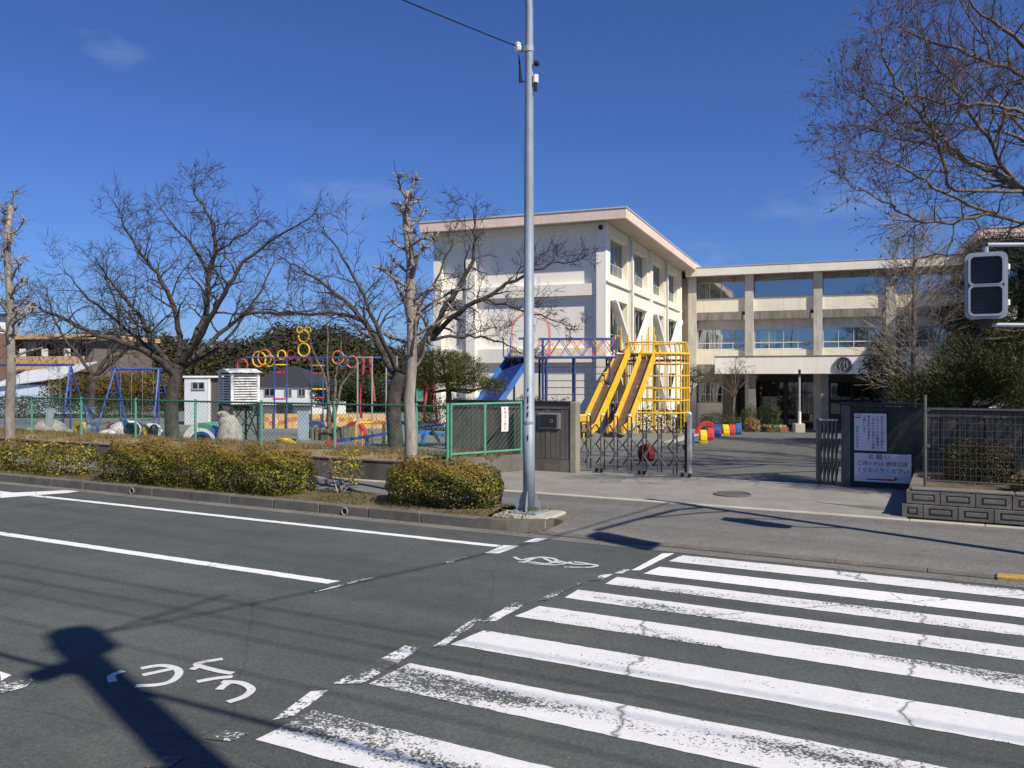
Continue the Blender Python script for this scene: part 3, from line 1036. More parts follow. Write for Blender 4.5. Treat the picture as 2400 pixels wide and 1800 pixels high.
# roof
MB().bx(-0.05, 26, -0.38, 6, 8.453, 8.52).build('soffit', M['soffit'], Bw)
MB().bx(-0.1, 26, -0.45, -0.33, 8.44, 8.95).build('fascia', M['wallS'], Bw)
MB().bx(-0.1, 0.02, -0.33, 6, 8.44, 8.95).build('fascia', M['wallS'], Bw)
MB().bx(-0.13, 26.1, -0.48, 6.2, 8.953, 9.0).build('roof', M['alum'], Bw)
MB().bx(0.0, 0.25, 0.5, 9, -1.3, 8.44).build('end_wall', M['conc'], Bw)
MB().bx(0.25, 26, 8.7, 9, -1.3, 8.44).build('rear_wall', M['conc'], Bw)
# school emblem: dark disc with a raised rim and two pale leaf strokes
em = MB()
cx, cz = 9.02, 2.86
def disc(bb, cx, cz, r, y0, y1, n=28, nick=True):
    pts = []
    for k in range(n):
        a = 2 * math.pi * k / n
        q = r * (1 - (0.035 if nick and k % 2 else 0))
        pts.append((cx + q * math.cos(a), cz + q * math.sin(a)))
    m_ = len(pts)
    vs = [(p[0], y0, p[1]) for p in pts] + [(p[0], y1, p[1]) for p in pts]
    fs = [tuple(range(m_)), tuple(range(2 * m_ - 1, m_ - 1, -1))] + [(i, m_ + i, m_ + (i + 1) % m_, (i + 1) % m_) for i in range(m_)]
    bb.add(vs, fs)
disc(em, cx, cz, 0.47, -3.09, -3.001)
em.build('emblem', mat('emblem_bronze', (0.055, 0.06, 0.065), 0.5, 0.2, 6), Bw)
e2 = MB()
e2.ring((cx, -3.1, cz), 0.42, 0.03, (0, 1, 0), 28, 6)
e2.tube([(cx - 0.16, -3.11, cz - 0.3), (cx - 0.2, -3.11, cz - 0.02), (cx - 0.04, -3.11, cz + 0.26), (cx + 0.02, -3.11, cz + 0.1), (cx - 0.06, -3.11, cz - 0.12)], [0.03, 0.035, 0.03, 0.03, 0.02], 6)
e2.tube([(cx + 0.02, -3.11, cz - 0.33), (cx + 0.2, -3.11, cz - 0.12), (cx + 0.16, -3.11, cz + 0.14), (cx + 0.26, -3.11, cz + 0.25)], [0.03, 0.035, 0.03, 0.02], 6)
e2.tube([(cx + 0.06, -3.11, cz + 0.32), (cx + 0.04, -3.11, cz - 0.3)], [0.015, 0.02], 6)
e2.build('emblem_relief', mat('emblem_pale', (0.22, 0.23, 0.24), 0.45, 0.2, 6), Bw)

# ------------------------------------------------------------------ block on the right, mostly behind trees
Cb = thing('school_building', 'distant classroom block at far right behind the dark evergreens', 'building', tuple(at(2318, 881, 40)[:2]) + (0,), BZ)
MB().bx(0, 9, 0, 14, -1.2, 8.84).build('wall', M['wallA'], Cb)
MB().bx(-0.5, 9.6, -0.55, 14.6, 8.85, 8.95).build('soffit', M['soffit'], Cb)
rf = MB()
x0, x1, y0, y1 = -0.52, 9.62, -0.57, 14.62
for q in (((x0, x1, y0, y0 + 0.12)), ((x0, x1, y1 - 0.12, y1)), ((x0, x0 + 0.12, y0 + 0.12, y1 - 0.12)), ((x1 - 0.12, x1, y0 + 0.12, y1 - 0.12))):
    rf.bx(q[0], q[1], q[2], q[3], 8.82, 9.3)
rf.build('fascia', M['pink'], Cb)
MB().bx(x0 - 0.03, x1 + 0.03, y0 - 0.03, y1 + 0.03, 9.303, 9.35).build('roof', M['alum'], Cb)
for z in (0.3, 3.3, 6.4):
    window(Cb, (0.8, -0.03, z), (1, 0, 0), 0, 6.5, 1.6, 6, None)
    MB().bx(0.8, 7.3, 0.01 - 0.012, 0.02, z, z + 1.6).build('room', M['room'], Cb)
# ------------------------------------------------------------------ tall lamp post at the kerb end
lp = thing('lamp_post', 'tall pale blue-grey steel lamp post on a concrete footing at the kerb end', 'lamp post', RF(-5.80, 11.62, 0.0), RZ)
sh = MB()
px_ = [(0, 0, 0.13), (0, 0, 1.55), (0, 0, 1.552), (0, 0, 5.0), (0.005, 0, 8.0), (0.0, -0.06, 8.6), (0.0, -0.35, 9.3), (0.0, -1.0, 9.75), (0, -1.9, 9.9)]
sh.tube(px_, [0.094, 0.091, 0.086, 0.077, 0.061, 0.057, 0.052, 0.048, 0.043], 20)
sh.build('shaft', M['steel'], lp, smooth=True)
MB().cyl((0, 0), 0.096, 1.50, 1.54, 20).build('collar', M['steel'], lp)
for k in range(4):
    a = k * math.pi / 2 + 0.2
    w = MB()
    d = Vector((math.cos(a), math.sin(a), 0)); nn = Vector((-d.y, d.x, 0)) * 0.006
    p = [d * 0.09 + Vector((0, 0, 0.14)), d * 0.21 + Vector((0, 0, 0.14)), d * 0.21 + Vector((0, 0, 0.17)), d * 0.095 + Vector((0, 0, 0.45))]
    w.add([q + nn for q in p] + [q - nn for q in p], [(0, 1, 2, 3), (7, 6, 5, 4), (0, 4, 5, 1), (1, 5, 6, 2), (2, 6, 7, 3), (3, 7, 4, 0)])
    w.build('base_rib', M['steel'], lp)
MB().cbox(-0.24, 0.24, -0.24, 0.24, 0.115, 0.14, 0.006).build('base_plate', M['steel'], lp)
MB().cbox(-0.42, 0.5, -0.48, 0.38, -0.05, 0.115, 0.03).build('footing', M['edge'], lp)
MB().cyl((0, 0), 0.078, 7.33, 7.42, 16).build('band', M['stain'], lp)
ins = MB(); ins.lathe([(0.02, 0), (0.06, 0.02), (0.075, 0.07), (0.05, 0.1), (0.06, 0.13), (0.02, 0.16)], 10, (-0.19, 0, 7.36)); ins.build('insulator', M['white'], lp)
MB().bar((-0.19, 0, 7.37), (-0.05, 0, 7.37), 0.02).build('bracket', M['steel'], lp)
MB().ball((0.13, 0, 7.13), 0.05, 8, 6).build('cable_clamp', M['black'], lp)
MB().cyl((0.115, 0), 0.045, 6.83, 6.95, 10).build('insulator', M['white'], lp)
MB().cyl((0.115, 0), 0.03, 6.70, 6.82, 8).build('cable_plug', M['black'], lp)
cbm = MB(); cbm.tube([(-0.18, 0, 7.33), (-0.16, 0.0, 7.1), (-0.15, 0, 6.88)], [0.008, 0.02, 0.03], 6); cbm.tube([(-0.15, 0, 6.9), (-0.05, 0, 6.87)], 0.008, 5)
cbm.build('cable_coil', M['black'], lp)
MB().cbox(-0.13, 0.13, -2.45, -1.85, 9.84, 9.98, 0.03).build('lamp_head', M['steel'], lp)
for k, (z0, z1, dx) in enumerate(((1.25, 1.33, -.09), (1.62, 1.70, -.086), (1.74, 1.79, -.09), (1.83, 1.94, -.088), (2.02, 2.06, -.085))):
    MB().box((0.03, -0.0955 + 0.002 * k, (z0 + z1) / 2), (0.012, 0.006, z1 - z0)).build('tape_mark', M['black'], lp)

# cable from the post up over the viewer's left
P0 = RF(-5.80, 11.62, 7.42) + Vector((-0.19, 0, 0))
P1 = at(945, 0, 11.3)
dirv = (P1 - P0)
pts = []
for i in range(25):
    t = i / 24 * 7
    q = P0 + dirv * t
    q.z += 0.010 * t * (t - 1) * dirv.length
    pts.append(q)
tag(MB().tube(pts, 0.011, 5).build('overhead_cable', M['black']), 'thin black cable running from the lamp post up to the left', 'cable')

# ------------------------------------------------------------------ signal mast beside the crossing (stands just out of the picture on the right)
SM = RF(1.3, 11.87, 0.03)
sg = thing('signal_mast', 'grey steel signal mast beside the crossing at the right edge', 'mast', SM, RZ)
MB().tube([(0, 0, 0), (0, 0, 6.7)], [0.095, 0.075], 14).build('mast', M['steel'], sg, smooth=True)
ar = MB(); ar.tube([(0, 0, 5.45), (0.02, -0.6, 5.85), (0.2, -3.1, 6.62)], [0.05, 0.045, 0.04], 8); ar.build('arm', M['steel'], sg)
ar = MB(); ar.tube([(0, 0, 4.9), (0.03, -0.6, 5.4), (0.1, -1.7, 6.15)], [0.03, 0.03, 0.025], 8); ar.build('stay', M['steel'], sg)
MB().tube([(0, 0, 3.78), (-0.3, -0.1, 3.80), (-0.86, -0.3, 3.81)], 0.026, 8).build('signal_arm', M['steel'], sg)
MB().tube([(0, 0, 2.83), (-0.3, -0.1, 2.83), (-0.86, -0.3, 2.84)], 0.026, 8).build('signal_arm', M['steel'], sg)
vs = thing('vehicle_signal', 'upright three-lamp traffic signal on the mast arm over the road', 'traffic light', RF(1.5, 8.75, 6.6), RZ)
MB().cbox(-0.1, 0.1, -0.42, 0.02, -1.12, -0.04, 0.04).build('housing', M['steel'], vs)
for k in range(3):
    MB().ring((-0.11, -0.2, -0.23 - 0.34 * k), 0.14, 0.02, (1, 0, 0), 16, 6).build('hood', M['steel'], vs)

ps = thing('pedestrian_signal', 'grey pedestrian crossing signal with two dark lenses at the right edge', 'pedestrian light', RF(0.42, 11.5, 3.335), RZ)
ps.scale = (1.06, 1.06, 1.06)


def rbox(bb, x0, x1, z0, z1, y0, y1, r, n=5):
    pts = []
    for cx, cz, a0 in ((x1 - r, z0 + r, -90), (x1 - r, z1 - r, 0), (x0 + r, z1 - r, 90), (x0 + r, z0 + r, 180)):
        for k in range(n + 1):
            a = R(a0 + 90 * k / n)
            pts.append((cx + r * math.cos(a), cz + r * math.sin(a)))
    m_ = len(pts)
    vs2 = [(p[0], y0, p[1]) for p in pts] + [(p[0], y1, p[1]) for p in pts]
    bb.add(vs2, [tuple(range(m_)), tuple(range(2 * m_ - 1, m_ - 1, -1))] + [(i, m_ + i, m_ + (i + 1) % m_, (i + 1) % m_) for i in range(m_)])


def rrim(bb, x0, x1, z0, z1, y0, y1, r, w, n=5):
    """rounded rectangular rim (open in the middle)"""
    def loop(x0, x1, z0, z1, r):
        pts = []
        for cx, cz, a0 in ((x1 - r, z0 + r, -90), (x1 - r, z1 - r, 0), (x0 + r, z1 - r, 90), (x0 + r, z0 + r, 180)):
            for k in range(n + 1):
                a = R(a0 + 90 * k / n)
                pts.append((cx + r * math.cos(a), cz + r * math.sin(a)))
        return pts
    o_, i_ = loop(x0, x1, z0, z1, r), loop(x0 + w, x1 - w, z0 + w, z1 - w, max(0.01, r - w * 0.6))
    m_ = len(o_)
    vs2 = [(p[0], y0, p[1]) for p in o_] + [(p[0], y1, p[1]) for p in o_] + [(p[0], y0, p[1]) for p in i_] + [(p[0], y1, p[1]) for p in i_]
    fs = []
    for i in range(m_):
        j = (i + 1) % m_
        fs += [(i, m_ + i, m_ + j, j), (2 * m_ + i, 2 * m_ + j, 3 * m_ + j, 3 * m_ + i), (i, j, 2 * m_ + j, 2 * m_ + i), (m_ + i, 3 * m_ + i, 3 * m_ + j, m_ + j)]
    bb.add(vs2, fs)

psm = mat('signal_grey', (0.30, 0.33, 0.39), 0.5, 0.06, 6.0, metal=0.1)
hb = MB(); rbox(hb, -0.205, 0.205, -0.37, 0.37, -0.02, 0.16, 0.07); hb.build('housing', psm, ps)
hb = MB(); rrim(hb, -0.212, 0.212, -0.376, 0.376, -0.075, 0.0, 0.075, 0.035); hb.build('door_frame', psm, ps)
lensm = mat('signal_lens', (0.012, 0.014, 0.016), 0.35, 0.2, 5.0)
for z0, z1 in ((0.005, 0.335), (-0.335, -0.005)):
    hb = MB(); rrim(hb, -0.178, 0.178, z0 - 0.012, z1 + 0.012, -0.12, -0.02, 0.06, 0.022); hd = hb.build('hood', psm, ps)
    hb = MB(); rbox(hb, -0.16, 0.16, z0 + 0.008, z1 - 0.008, -0.045, -0.021, 0.045); ln = hb.build('lens', lensm, ps)
    hb = MB()
    for k in range(7):
        zz = z0 + 0.04 + k * (z1 - z0 - 0.08) / 6
        hb.bar((-0.14, -0.05, zz), (0.14, -0.05, zz), 0.012, 0.004)
    hb.build('louvre', M['black'], ln)
for z in (0.2, -0.2):
    MB().cbox(0.206, 0.235, -0.05, 0.0, z - 0.035, z + 0.035, 0.008).build('hinge', M['white'], ps)
MB().tube([(0, 0.05, 0.37), (0, 0.05, 0.45)], 0.03, 10).build('bracket', psm, ps)
MB().cbox(-0.06, 0.06, 0.0, 0.12, -0.48, -0.37, 0.015).build('bracket', M['dark'], ps)

# ------------------------------------------------------------------ utility pole beside the viewer (out of the picture) with its lines
UP = Vector((2.38, -0.06, 0.1))
up = thing('utility_pole', 'concrete utility pole with a transformer beside the viewer', 'utility pole', UP, RZ)
MB().tube([(0, 0, 0), (0, 0, 9.6)], [0.19, 0.15], 14).build('pole', M['conc'], up)
MB().cyl((-0.05, 0.12), 0.22, 9.15, 9.75, 14).build('transformer', M['steel'], up)
MB().bar((-0.05, -0.2, 9.5), (-0.05, 1.75, 9.5), 0.025).build('cross_arm', M['steel'], up)
MB().bar((0.0, -0.45, 5.6), (0.0, 0.2, 5.6), 0.12).build('step', M['steel'], up)
MB().cbox(-0.2, 0.0, -0.42, -0.1, 8.75, 8.95, 0.03).build('junction_box', M['steel'], up)
uu, uvv = UV(UP.x, UP.y)
for k, (dv, z, r_) in enumerate(((1.62, 9.5, 0.014), (1.2, 9.5, 0.014), (0.95, 9.2, 0.012), (0.65, 8.3, 0.012), (0.85, 6.0, 0.03))):
    pts = []
    for i in range(41):
        t = -32 + 64 * i / 40
        pts.append(RF(uu + t, uvv + dv, z + 0.0008 * t * t - 0.012 * abs(t)))
    tag(MB().tube(pts, r_, 5).build('power_line', M['black']), 'black overhead line along the near side of the road, ' + ('nearest the road', 'second from the road', 'third from the road', 'fourth from the road', 'lowest and thickest')[k], 'cable', 'power lines along the road')
a, c = UP + Vector((-0.05, 0.1, 9.55)), SM + Vector((0, 0, 6.2))
tag(MB().tube([a.lerp(c, i / 16) - Vector((0, 0, 0.35 * (1 - (2 * i / 16 - 1) ** 2))) for i in range(17)], 0.018, 5).build('feed_cable', M['black']), 'black feed cable from utility pole to the signal mast', 'cable')

# ------------------------------------------------------------------ low wall and green mesh fence on the left
lw = thing('retaining_wall', 'low weathered concrete wall under the green fence along the pavement', 'wall', RF(-9.95, 14.45, 0), RZ)
for i in range(24):
    x1 = -i * 2.5; x0 = x1 - 2.49
    MB().bx(x0, x1, 0, 0.15, -0.05, 0.40).build('wall_panel', M['wallc'], lw)
    MB().cbox(x0, x1, -0.02, 0.17, 0.402, 0.45, 0.012).build('coping', mat('brown_coping', (0.2, 0.155, 0.11), 0.95, 0.3, 3, None, 0.2, 30) if i == 0 else bpy.data.materials['brown_coping'], lw)
sw = MB(); sw.prism([(0.005, 0.0), (1.235, 2.88), (1.10, 2.95), (-0.13, 0.15), (0.0, 0.15)], -0.05, 0.42); sw.build('wall_panel', M['wallc'], lw)


def chain(bb, p0, p1, z0, z1, gap=0.11, r_=0.0034):
    """woven wire between two posts"""
    p0, p1 = Vector(p0), Vector(p1)
    L_ = (p1 - p0).length
    d = (p1 - p0) / L_
    h = z1 - z0
    n = int((L_ + h) / gap)
    for s in (1, -1):
        for i in range(n + 1):
            t = i * gap - (h if s > 0 else 0)
            a_, b_ = t, t + h * s
            za, zb = z0, z1
            lo_, hi_ = 0.0, L_
            # clip to the bay
            def clip(t0, z0_, t1, z1_):
                pts = []
                for (ta, zaa, tb, zbb) in ((t0, z0_, t1, z1_),):
                    k0, k1 = 0.0, 1.0
                    dt = tb - ta
                    for lim, sg_ in ((0.0, 1), (L_, -1)):
                        fa = (ta - lim) * sg_; fb = (tb - lim) * sg_
                        if fa < 0 and fb < 0: return None
                        if fa < 0: k0 = max(k0, fa / (fa - fb))
                        if fb < 0: k1 = min(k1, fa / (fa - fb))
                    if k1 - k0 < 0.01: return None
                    return (ta + dt * k0, zaa + (zbb - zaa) * k0, ta + dt * k1, zaa + (zbb - zaa) * k1)
            q = clip(a_, za, b_, zb)
            if q:
                o_ = Vector((-d.y, d.x, 0)) * (0.004 * s)
                bb.tube([Vector((p0.x + d.x * q[0], p0.y + d.y * q[0], q[1])) + o_, Vector((p0.x + d.x * q[2], p0.y + d.y * q[2], q[3])) + o_], r_, 3, False)


gf = thing('mesh_fence', 'long green chain-link fence on the low wall in front of the playground', 'fence', RF(-10.5, 15.4, 0.46), RZ)
us_ = [0.82, 0] + [-2.33 * k for k in range(1, 12)]
for i, u in enumerate(us_):
    MB().tube([(u, 0, -0.1), (u, 0, 1.17)], 0.032, 10).build('post', M['green'], gf)
    MB().ball((u, 0, 1.17), 0.035, 8, 5, (1, 1, 0.5)).build('post_cap', M['green'], gf)
for i in range(len(us_) - 1):
    a_, c_ = us_[i + 1], us_[i]
    MB().tube([(a_, 0.0, 1.12), (c_, 0.0, 1.12)], 0.024, 8).build('top_rail', M['greend'], gf)
    MB().tube([(a_, 0.0, 0.06), (c_, 0.0, 0.06)], 0.022, 8).build('bottom_rail', M['greend'], gf)
    ch = MB(); chain(ch, (a_, 0.03), (c_, 0.03), 0.06, 1.12)
    o = ch.build('wire_mesh', M['greend'], gf); o['kind'] = 'stuff'
gg = thing('mesh_fence', 'short framed green mesh panel with a paper notice, beside the gate wall', 'fence', RF(-9.64, 15.48, 0.45), RZ + math.atan2(1.80, 0.80))
Lg = 1.98
for t in (0.0, 0.92, Lg):
    MB().tube([(t, 0, -0.08), (t, 0, 1.2)], 0.03 if t != 0.92 else 0.034, 10).build('post', M['green'], gg)
for z in (0.07, 1.17):
    MB().tube([(0, 0, z), (Lg, 0, z)], 0.028, 10).build('rail', M['green'], gg)
ch = MB(); chain(ch, (0, 0.0), (Lg, 0.0), 0.08, 1.16, 0.13, 0.0026); o = ch.build('wire_mesh', M['greend'], gg); o['kind'] = 'stuff'


FONT_CACHE = {}
def text(s, size, m, parent, loc, rot, ext=0.0, align='CENTER', name='lettering'):
    cu = bpy.data.curves.new('lettering', 'FONT')
    cu.body = s; cu.size = size; cu.align_x = align; cu.align_y = 'CENTER'; cu.extrude = ext
    cu.resolution_u = 1
    ob = bpy.data.objects.new('lettering_tmp', cu); COL.objects.link(ob)
    dg = bpy.context.evaluated_depsgraph_get()
    me = bpy.data.meshes.new_from_object(ob.evaluated_get(dg))
    bpy.data.objects.remove(ob)
    me.materials.clear(); me.materials.append(m)
    o = link(name, me, parent, loc)
    o.rotation_euler = rot
    return o

ink = mat('sign_ink', (0.03, 0.03, 0.035), 0.7, 0.1)
inkr = mat('sign_red_ink', (0.55, 0.04, 0.04), 0.7, 0.1)
signw = mat('sign_white', (0.64, 0.65, 0.68), 0.45, 0.05, 5)
nt = thing('paper_notice', 'white paper notice with red writing hung on the green mesh panel', 'notice', RF(-9.64, 15.48, 0.45), RZ + math.atan2(1.80, 0.80))
nb_ = MB()
for k in range(6):                                   # slightly curled sheet
    z0 = 0.52 + k * 0.095
    y0 = -0.045 - 0.012 * math.sin(k / 6 * math.pi); y1 = -0.045 - 0.012 * math.sin((k + 1) / 6 * math.pi)
    nb_.add([(1.36, y0, z0), (1.56, y0, z0), (1.56, y1, z0 + 0.095), (1.36, y1, z0 + 0.095), (1.36, y0 + .004, z0), (1.56, y0 + .004, z0), (1.56, y1 + .004, z0 + 0.095), (1.36, y1 + .004, z0 + 0.095)],
            [(0, 1, 2, 3), (7, 6, 5, 4), (0, 3, 7, 4), (1, 5, 6, 2)])
nb_.build('sheet', mat('notice_paper', (0.8, 0.74, 0.72), 0.8, 0.05, 6), nt)
for k, s in enumerate('危険立入禁止'):
    text(s, 0.075, inkr, nt, (1.46, -0.064, 1.04 - 0.088 * k), (R(90), 0, 0))

# ------------------------------------------------------------------ left gate wall, board-marked concrete
def ribbed_wall(t, x0, x1, z0, z1, bw, m, back=0.2, seed=1, cap=True):
    MB().bx(x0, x1, 0.025, back, z0, z1).build('wall_core', m, t)
    rr = random.Random(seed)
    n = max(1, int(round((x1 - x0) / bw)))
    for i in range(n):
        a_ = x0 + (x1 - x0) * i / n + 0.006
        c_ = x0 + (x1 - x0) * (i + 1) / n - 0.006
        y = rr.uniform(-0.006, 0.006)
        MB().bx(a_, c_, y, 0.024, z0 + 0.33, z1 - 0.14).build('board', m, t)
    MB().bx(x0, x1, -0.012, 0.024, z0, z0 + 0.32).build('plinth', m, t)
    MB().bx(x0, x1, -0.012, 0.024, z1 - 0.135, z1).build('head_band', m, t)
    if cap:
        MB().cbox(x0 - 0.02, x1 + 0.02, -0.045, back + 0.03, z1 + 0.002, z1 + 0.045, 0.01).build('coping', M['dark'], t)

gw = thing('gate_wall', 'ribbed grey concrete gate wall with a dark name plate, left of the gate', 'wall', RF(-10.9, 17.42, 0.0), RZ)
ribbed_wall(gw, 0, 3.26, 0.0, 1.62, 0.125, M['wallc'], 0.2, 3)
MB().cbox(3.262, 3.42, -0.03, 0.22, -0.02, 1.655, 0.015).build('end_post', M['wallpost'], gw)
MB().cbox(2.46, 3.02, -0.03, 0.0, 1.02, 1.39, 0.02).build('plate_frame', mat('plate_frame_grey', (0.22, 0.22, 0.21), 0.6, 0.1), gw)
pl = MB().cbox(2.50, 2.94, -0.045, -0.031, 1.06, 1.35, 0.01).build('name_plate', M['dark'], gw)
MB().ring((2.8, -0.048, 1.2), 0.035, 0.008, (0, 1, 0), 12, 5).build('plate_mark', mat('plate_mark_grey', (0.15, 0.15, 0.15), 0.5), pl)

# ------------------------------------------------------------------ folding gate
G0u, Gv = -7.5, 17.75
M['gated'] = mat('dull_gate_steel', (0.15, 0.135, 0.12), 0.45, 0.2, 8.0, metal=0.5)
M['gatel'] = mat('gate_lattice_steel', (0.28, 0.27, 0.26), 0.4, 0.2, 8.0, metal=0.5)


def gate_post(bb, x, y, z0, z1, r_=0.016):
    bb.tube([(x, y, z0), (x, y, z1)], r_, 8)

fg = thing('folding_gate', 'expanding steel lattice gate drawn half across the school entrance', 'gate', RF(G0u, Gv, 0.045), RZ)
gx = [0.16, 0.50, 0.82, 1.15, 1.50, 1.85, 2.20]
capm = mat('gate_cap', (0.62, 0.6, 0.58), 0.5, 0.1)
for k, x in enumerate(gx):
    for dy, m_ in ((-0.05, M['gated']), (0.05, M['dark'])):
        p = MB(); gate_post(p, x + (0.0 if dy < 0 else 0.05), dy, 0.06, 1.28); p.build('post', m_, fg)
    MB().ball((x + 0.025, 0.0, 1.31), 0.045, 10, 6, (1, 1.3, 0.8)).build('post_cap', capm, fg)
ends_ = [-0.05] + gx + [2.55]
Zm = [1.09, 0.64, 0.19]; Zp = [0.86, 0.42]
for k in range(len(ends_) - 1):
    a_, c_ = ends_[k], ends_[k + 1]
    mid = (a_ + c_) / 2
    for e, y in ((a_ + 0.02, -0.028), (c_ + 0.02, 0.028)):
        for zm, zp in ((Zm[0], Zp[0]), (Zm[1], Zp[0]), (Zm[1], Zp[1]), (Zm[2], Zp[1])):
            MB().bar((mid + 0.02, y, zm), (e, y, zp), 0.012, 0.028).build('lattice_bar', M['gatel'] if y < 0 else M['dark'], fg)
MB().cbox(2.50, 2.59, -0.06, 0.06, 0.06, 1.36, 0.015).build('end_post', M['stain'], fg)
MB().bx(2.44, 2.498, -0.03, 0.03, 0.1, 1.2).build('lock_bar', M['dark'], fg)
hd_ = MB(); hd_.lathe([(0.055, 0), (0.06, 0.02), (0.03, 0.06), (0.0, 0.065)], 10, (2.545, 0, 1.362)); hd_.build('post_cap', capm, fg)
for x in (0.40, 0.52, 1.42, 1.53, 2.40, 2.56):
    w_ = MB(); w_.tube([(x - 0.03, -0.05, 0.05), (x + 0.03, -0.05, 0.05)], 0.045, 10); w_.build('caster', M['black'], fg)
g2 = thing('folding_gate', 'folded bundle of steel gate posts beside the signed wall', 'gate', RF(-2.29, 17.80, 0.045), RZ)
for k in range(5):
    x = 0.02 + k * 0.075
    for dy, m_ in ((-0.05, M['gated']), (0.05, M['dark'])):
        p = MB(); gate_post(p, x, dy, 0.06, 1.28, 0.017); p.build('post', m_, g2)
    MB().ball((x, 0, 1.31), 0.034, 8, 5, (1, 1.4, 0.8)).build('post_cap', capm, g2)
    for zz in (0.3, 0.75, 1.1):
        MB().bar((x, -0.03, zz - 0.2), (x + 0.07, -0.03, zz + 0.2), 0.012, 0.025).build('lattice_bar', M['dark'], g2)
MB().cbox(-0.06, -0.0, -0.06, 0.06, 0.06, 1.34, 0.012).build('end_post', M['gated'], g2)
for x in (0.0, 0.28):
    w_ = MB(); w_.tube([(x - 0.02, -0.05, 0.05), (x + 0.03, -0.05, 0.05)], 0.045, 10); w_.build('caster', M['black'], g2)

# ------------------------------------------------------------------ right gate wall with signs
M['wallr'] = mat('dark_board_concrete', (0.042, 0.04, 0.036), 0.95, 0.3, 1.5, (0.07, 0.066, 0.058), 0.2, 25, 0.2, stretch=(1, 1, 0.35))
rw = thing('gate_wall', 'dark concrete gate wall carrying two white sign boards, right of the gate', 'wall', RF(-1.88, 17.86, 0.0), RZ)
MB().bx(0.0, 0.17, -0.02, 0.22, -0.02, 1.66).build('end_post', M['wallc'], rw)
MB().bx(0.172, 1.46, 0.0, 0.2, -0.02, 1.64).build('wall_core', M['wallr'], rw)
MB().cbox(-0.03, 1.48, -0.05, 0.25, 1.662, 1.71, 0.01).build('coping', M['dark'], rw)
sgn = thing('sign_board', 'upright white sign with columns of small black writing on the right gate wall', 'sign', RF(-1.88, 17.86, 0.0), RZ)
MB().cbox(0.245, 0.835, -0.03, -0.002, 0.765, 1.505, 0.004).build('board', signw, sgn)
MB().bx(0.225, 0.855, -0.022, -0.001, 0.745, 1.525).build('frame', M['dark'], sgn)
colsx = [0.755, 0.675, 0.595, 0.515, 0.435]
txt = ['安全のため校門を閉めて', '入校される方は職員室に', '二名以上で見回りを実施', '職員室又は事務室へ', 'お願いします']
for x, s in zip(colsx, txt):
    for k, c_ in enumerate(s):
        text(c_, 0.058, ink, sgn, (x, -0.0335, 1.435 - 0.061 * k), (R(90), 0, 0))
for k, c_ in enumerate('東部小学校校長'):
    text(c_, 0.05, ink, sgn, (0.305, -0.0335, 1.215 - 0.062 * k), (R(90), 0, 0))
rl = MB(); rl.bx(0.26, 0.37, -0.034, -0.0305, 1.41, 1.435); rl.build('red_mark', inkr, sgn)
text('注', 0.05, inkr, sgn, (0.29, -0.0335, 1.465), (R(90), 0, 0)); text('意', 0.05, inkr, sgn, (0.345, -0.0335, 1.465), (R(90), 0, 0))
sg2 = thing('sign_board', 'wide white request sign with a red arrow below the upright sign', 'sign', RF(-1.88, 17.86, 0.0), RZ)
MB().cbox(0.245, 1.275, -0.03, -0.002, 0.15, 0.715, 0.004).build('board', signw, sg2)
MB().bx(0.228, 1.292, -0.02, -0.001, 0.133, 0.732).build('frame', M['dark'], sg2)
text('お 願 い', 0.115, ink, sg2, (0.70, -0.0335, 0.64), (R(90), 0, 0))
text('ご用の方は', 0.098, ink, sg2, (0.545, -0.0335, 0.508), (R(90), 0, 0))
text('職員玄関', 0.098, inkr, sg2, (1.02, -0.0335, 0.508), (R(90), 0, 0))
text('よりお入りください', 0.105, ink, sg2, (0.76, -0.0335, 0.38), (R(90), 0, 0))
aw = MB(); aw.add([(0.48, -0.0335, 0.215), (0.98, -0.0335, 0.225), (0.98, -0.0335, 0.29), (1.04, -0.0335, 0.215), (0.95, -0.0335, 0.19), (0.48, -0.0335, 0.19)], [(0, 1, 2, 3, 4, 5)]); aw.build('arrow', inkr, sg2)

# ribbed board fence behind the planting bed
bf = thing('board_fence', 'dark ribbed concrete boundary wall behind the wire fence on the right', 'wall', RF(-0.41, 17.9, 0.42), RZ)
ribbed_wall(bf, 0, 12.0, 0.0, 1.17, 0.15, mat('board_concrete', (0.105, 0.093, 0.078), 0.95, 0.3, 1.5, None, 0.2, 25, 0.2, stretch=(1, 1, 0.35)), 0.16, 8)

# patterned retaining blocks
bw_ = thing('block_wall', 'two-course wall of patterned grey retaining blocks at the pavement on the right', 'wall', RF(-0.62, 14.28, 0.03), RZ)
blm = mat('block_concrete', (0.155, 0.145, 0.125), 0.95, 0.3, 3, (0.2, 0.19, 0.165), 0.2, 30, 0.3)


def block_mesh(w, h):
    bb = MB()
    g = 0.006
    bb.bx(g, w - g, 0.018, 0.2, g, h - g)
    e = 0.045
    for q in ((g, w - g, g, e), (g, w - g, h - e, h - g), (g, e + 0.03, e, h - e), (w - e - 0.03, w - g, e, h - e)):
        bb.bx(q[0], q[1], 0.0, 0.0178, q[2], q[3])
    bb.cbox(e + 0.055, w - e - 0.055, 0.0, 0.0178, e + 0.025, h - e - 0.025, 0.006)
    return bb.mesh('block', blm)

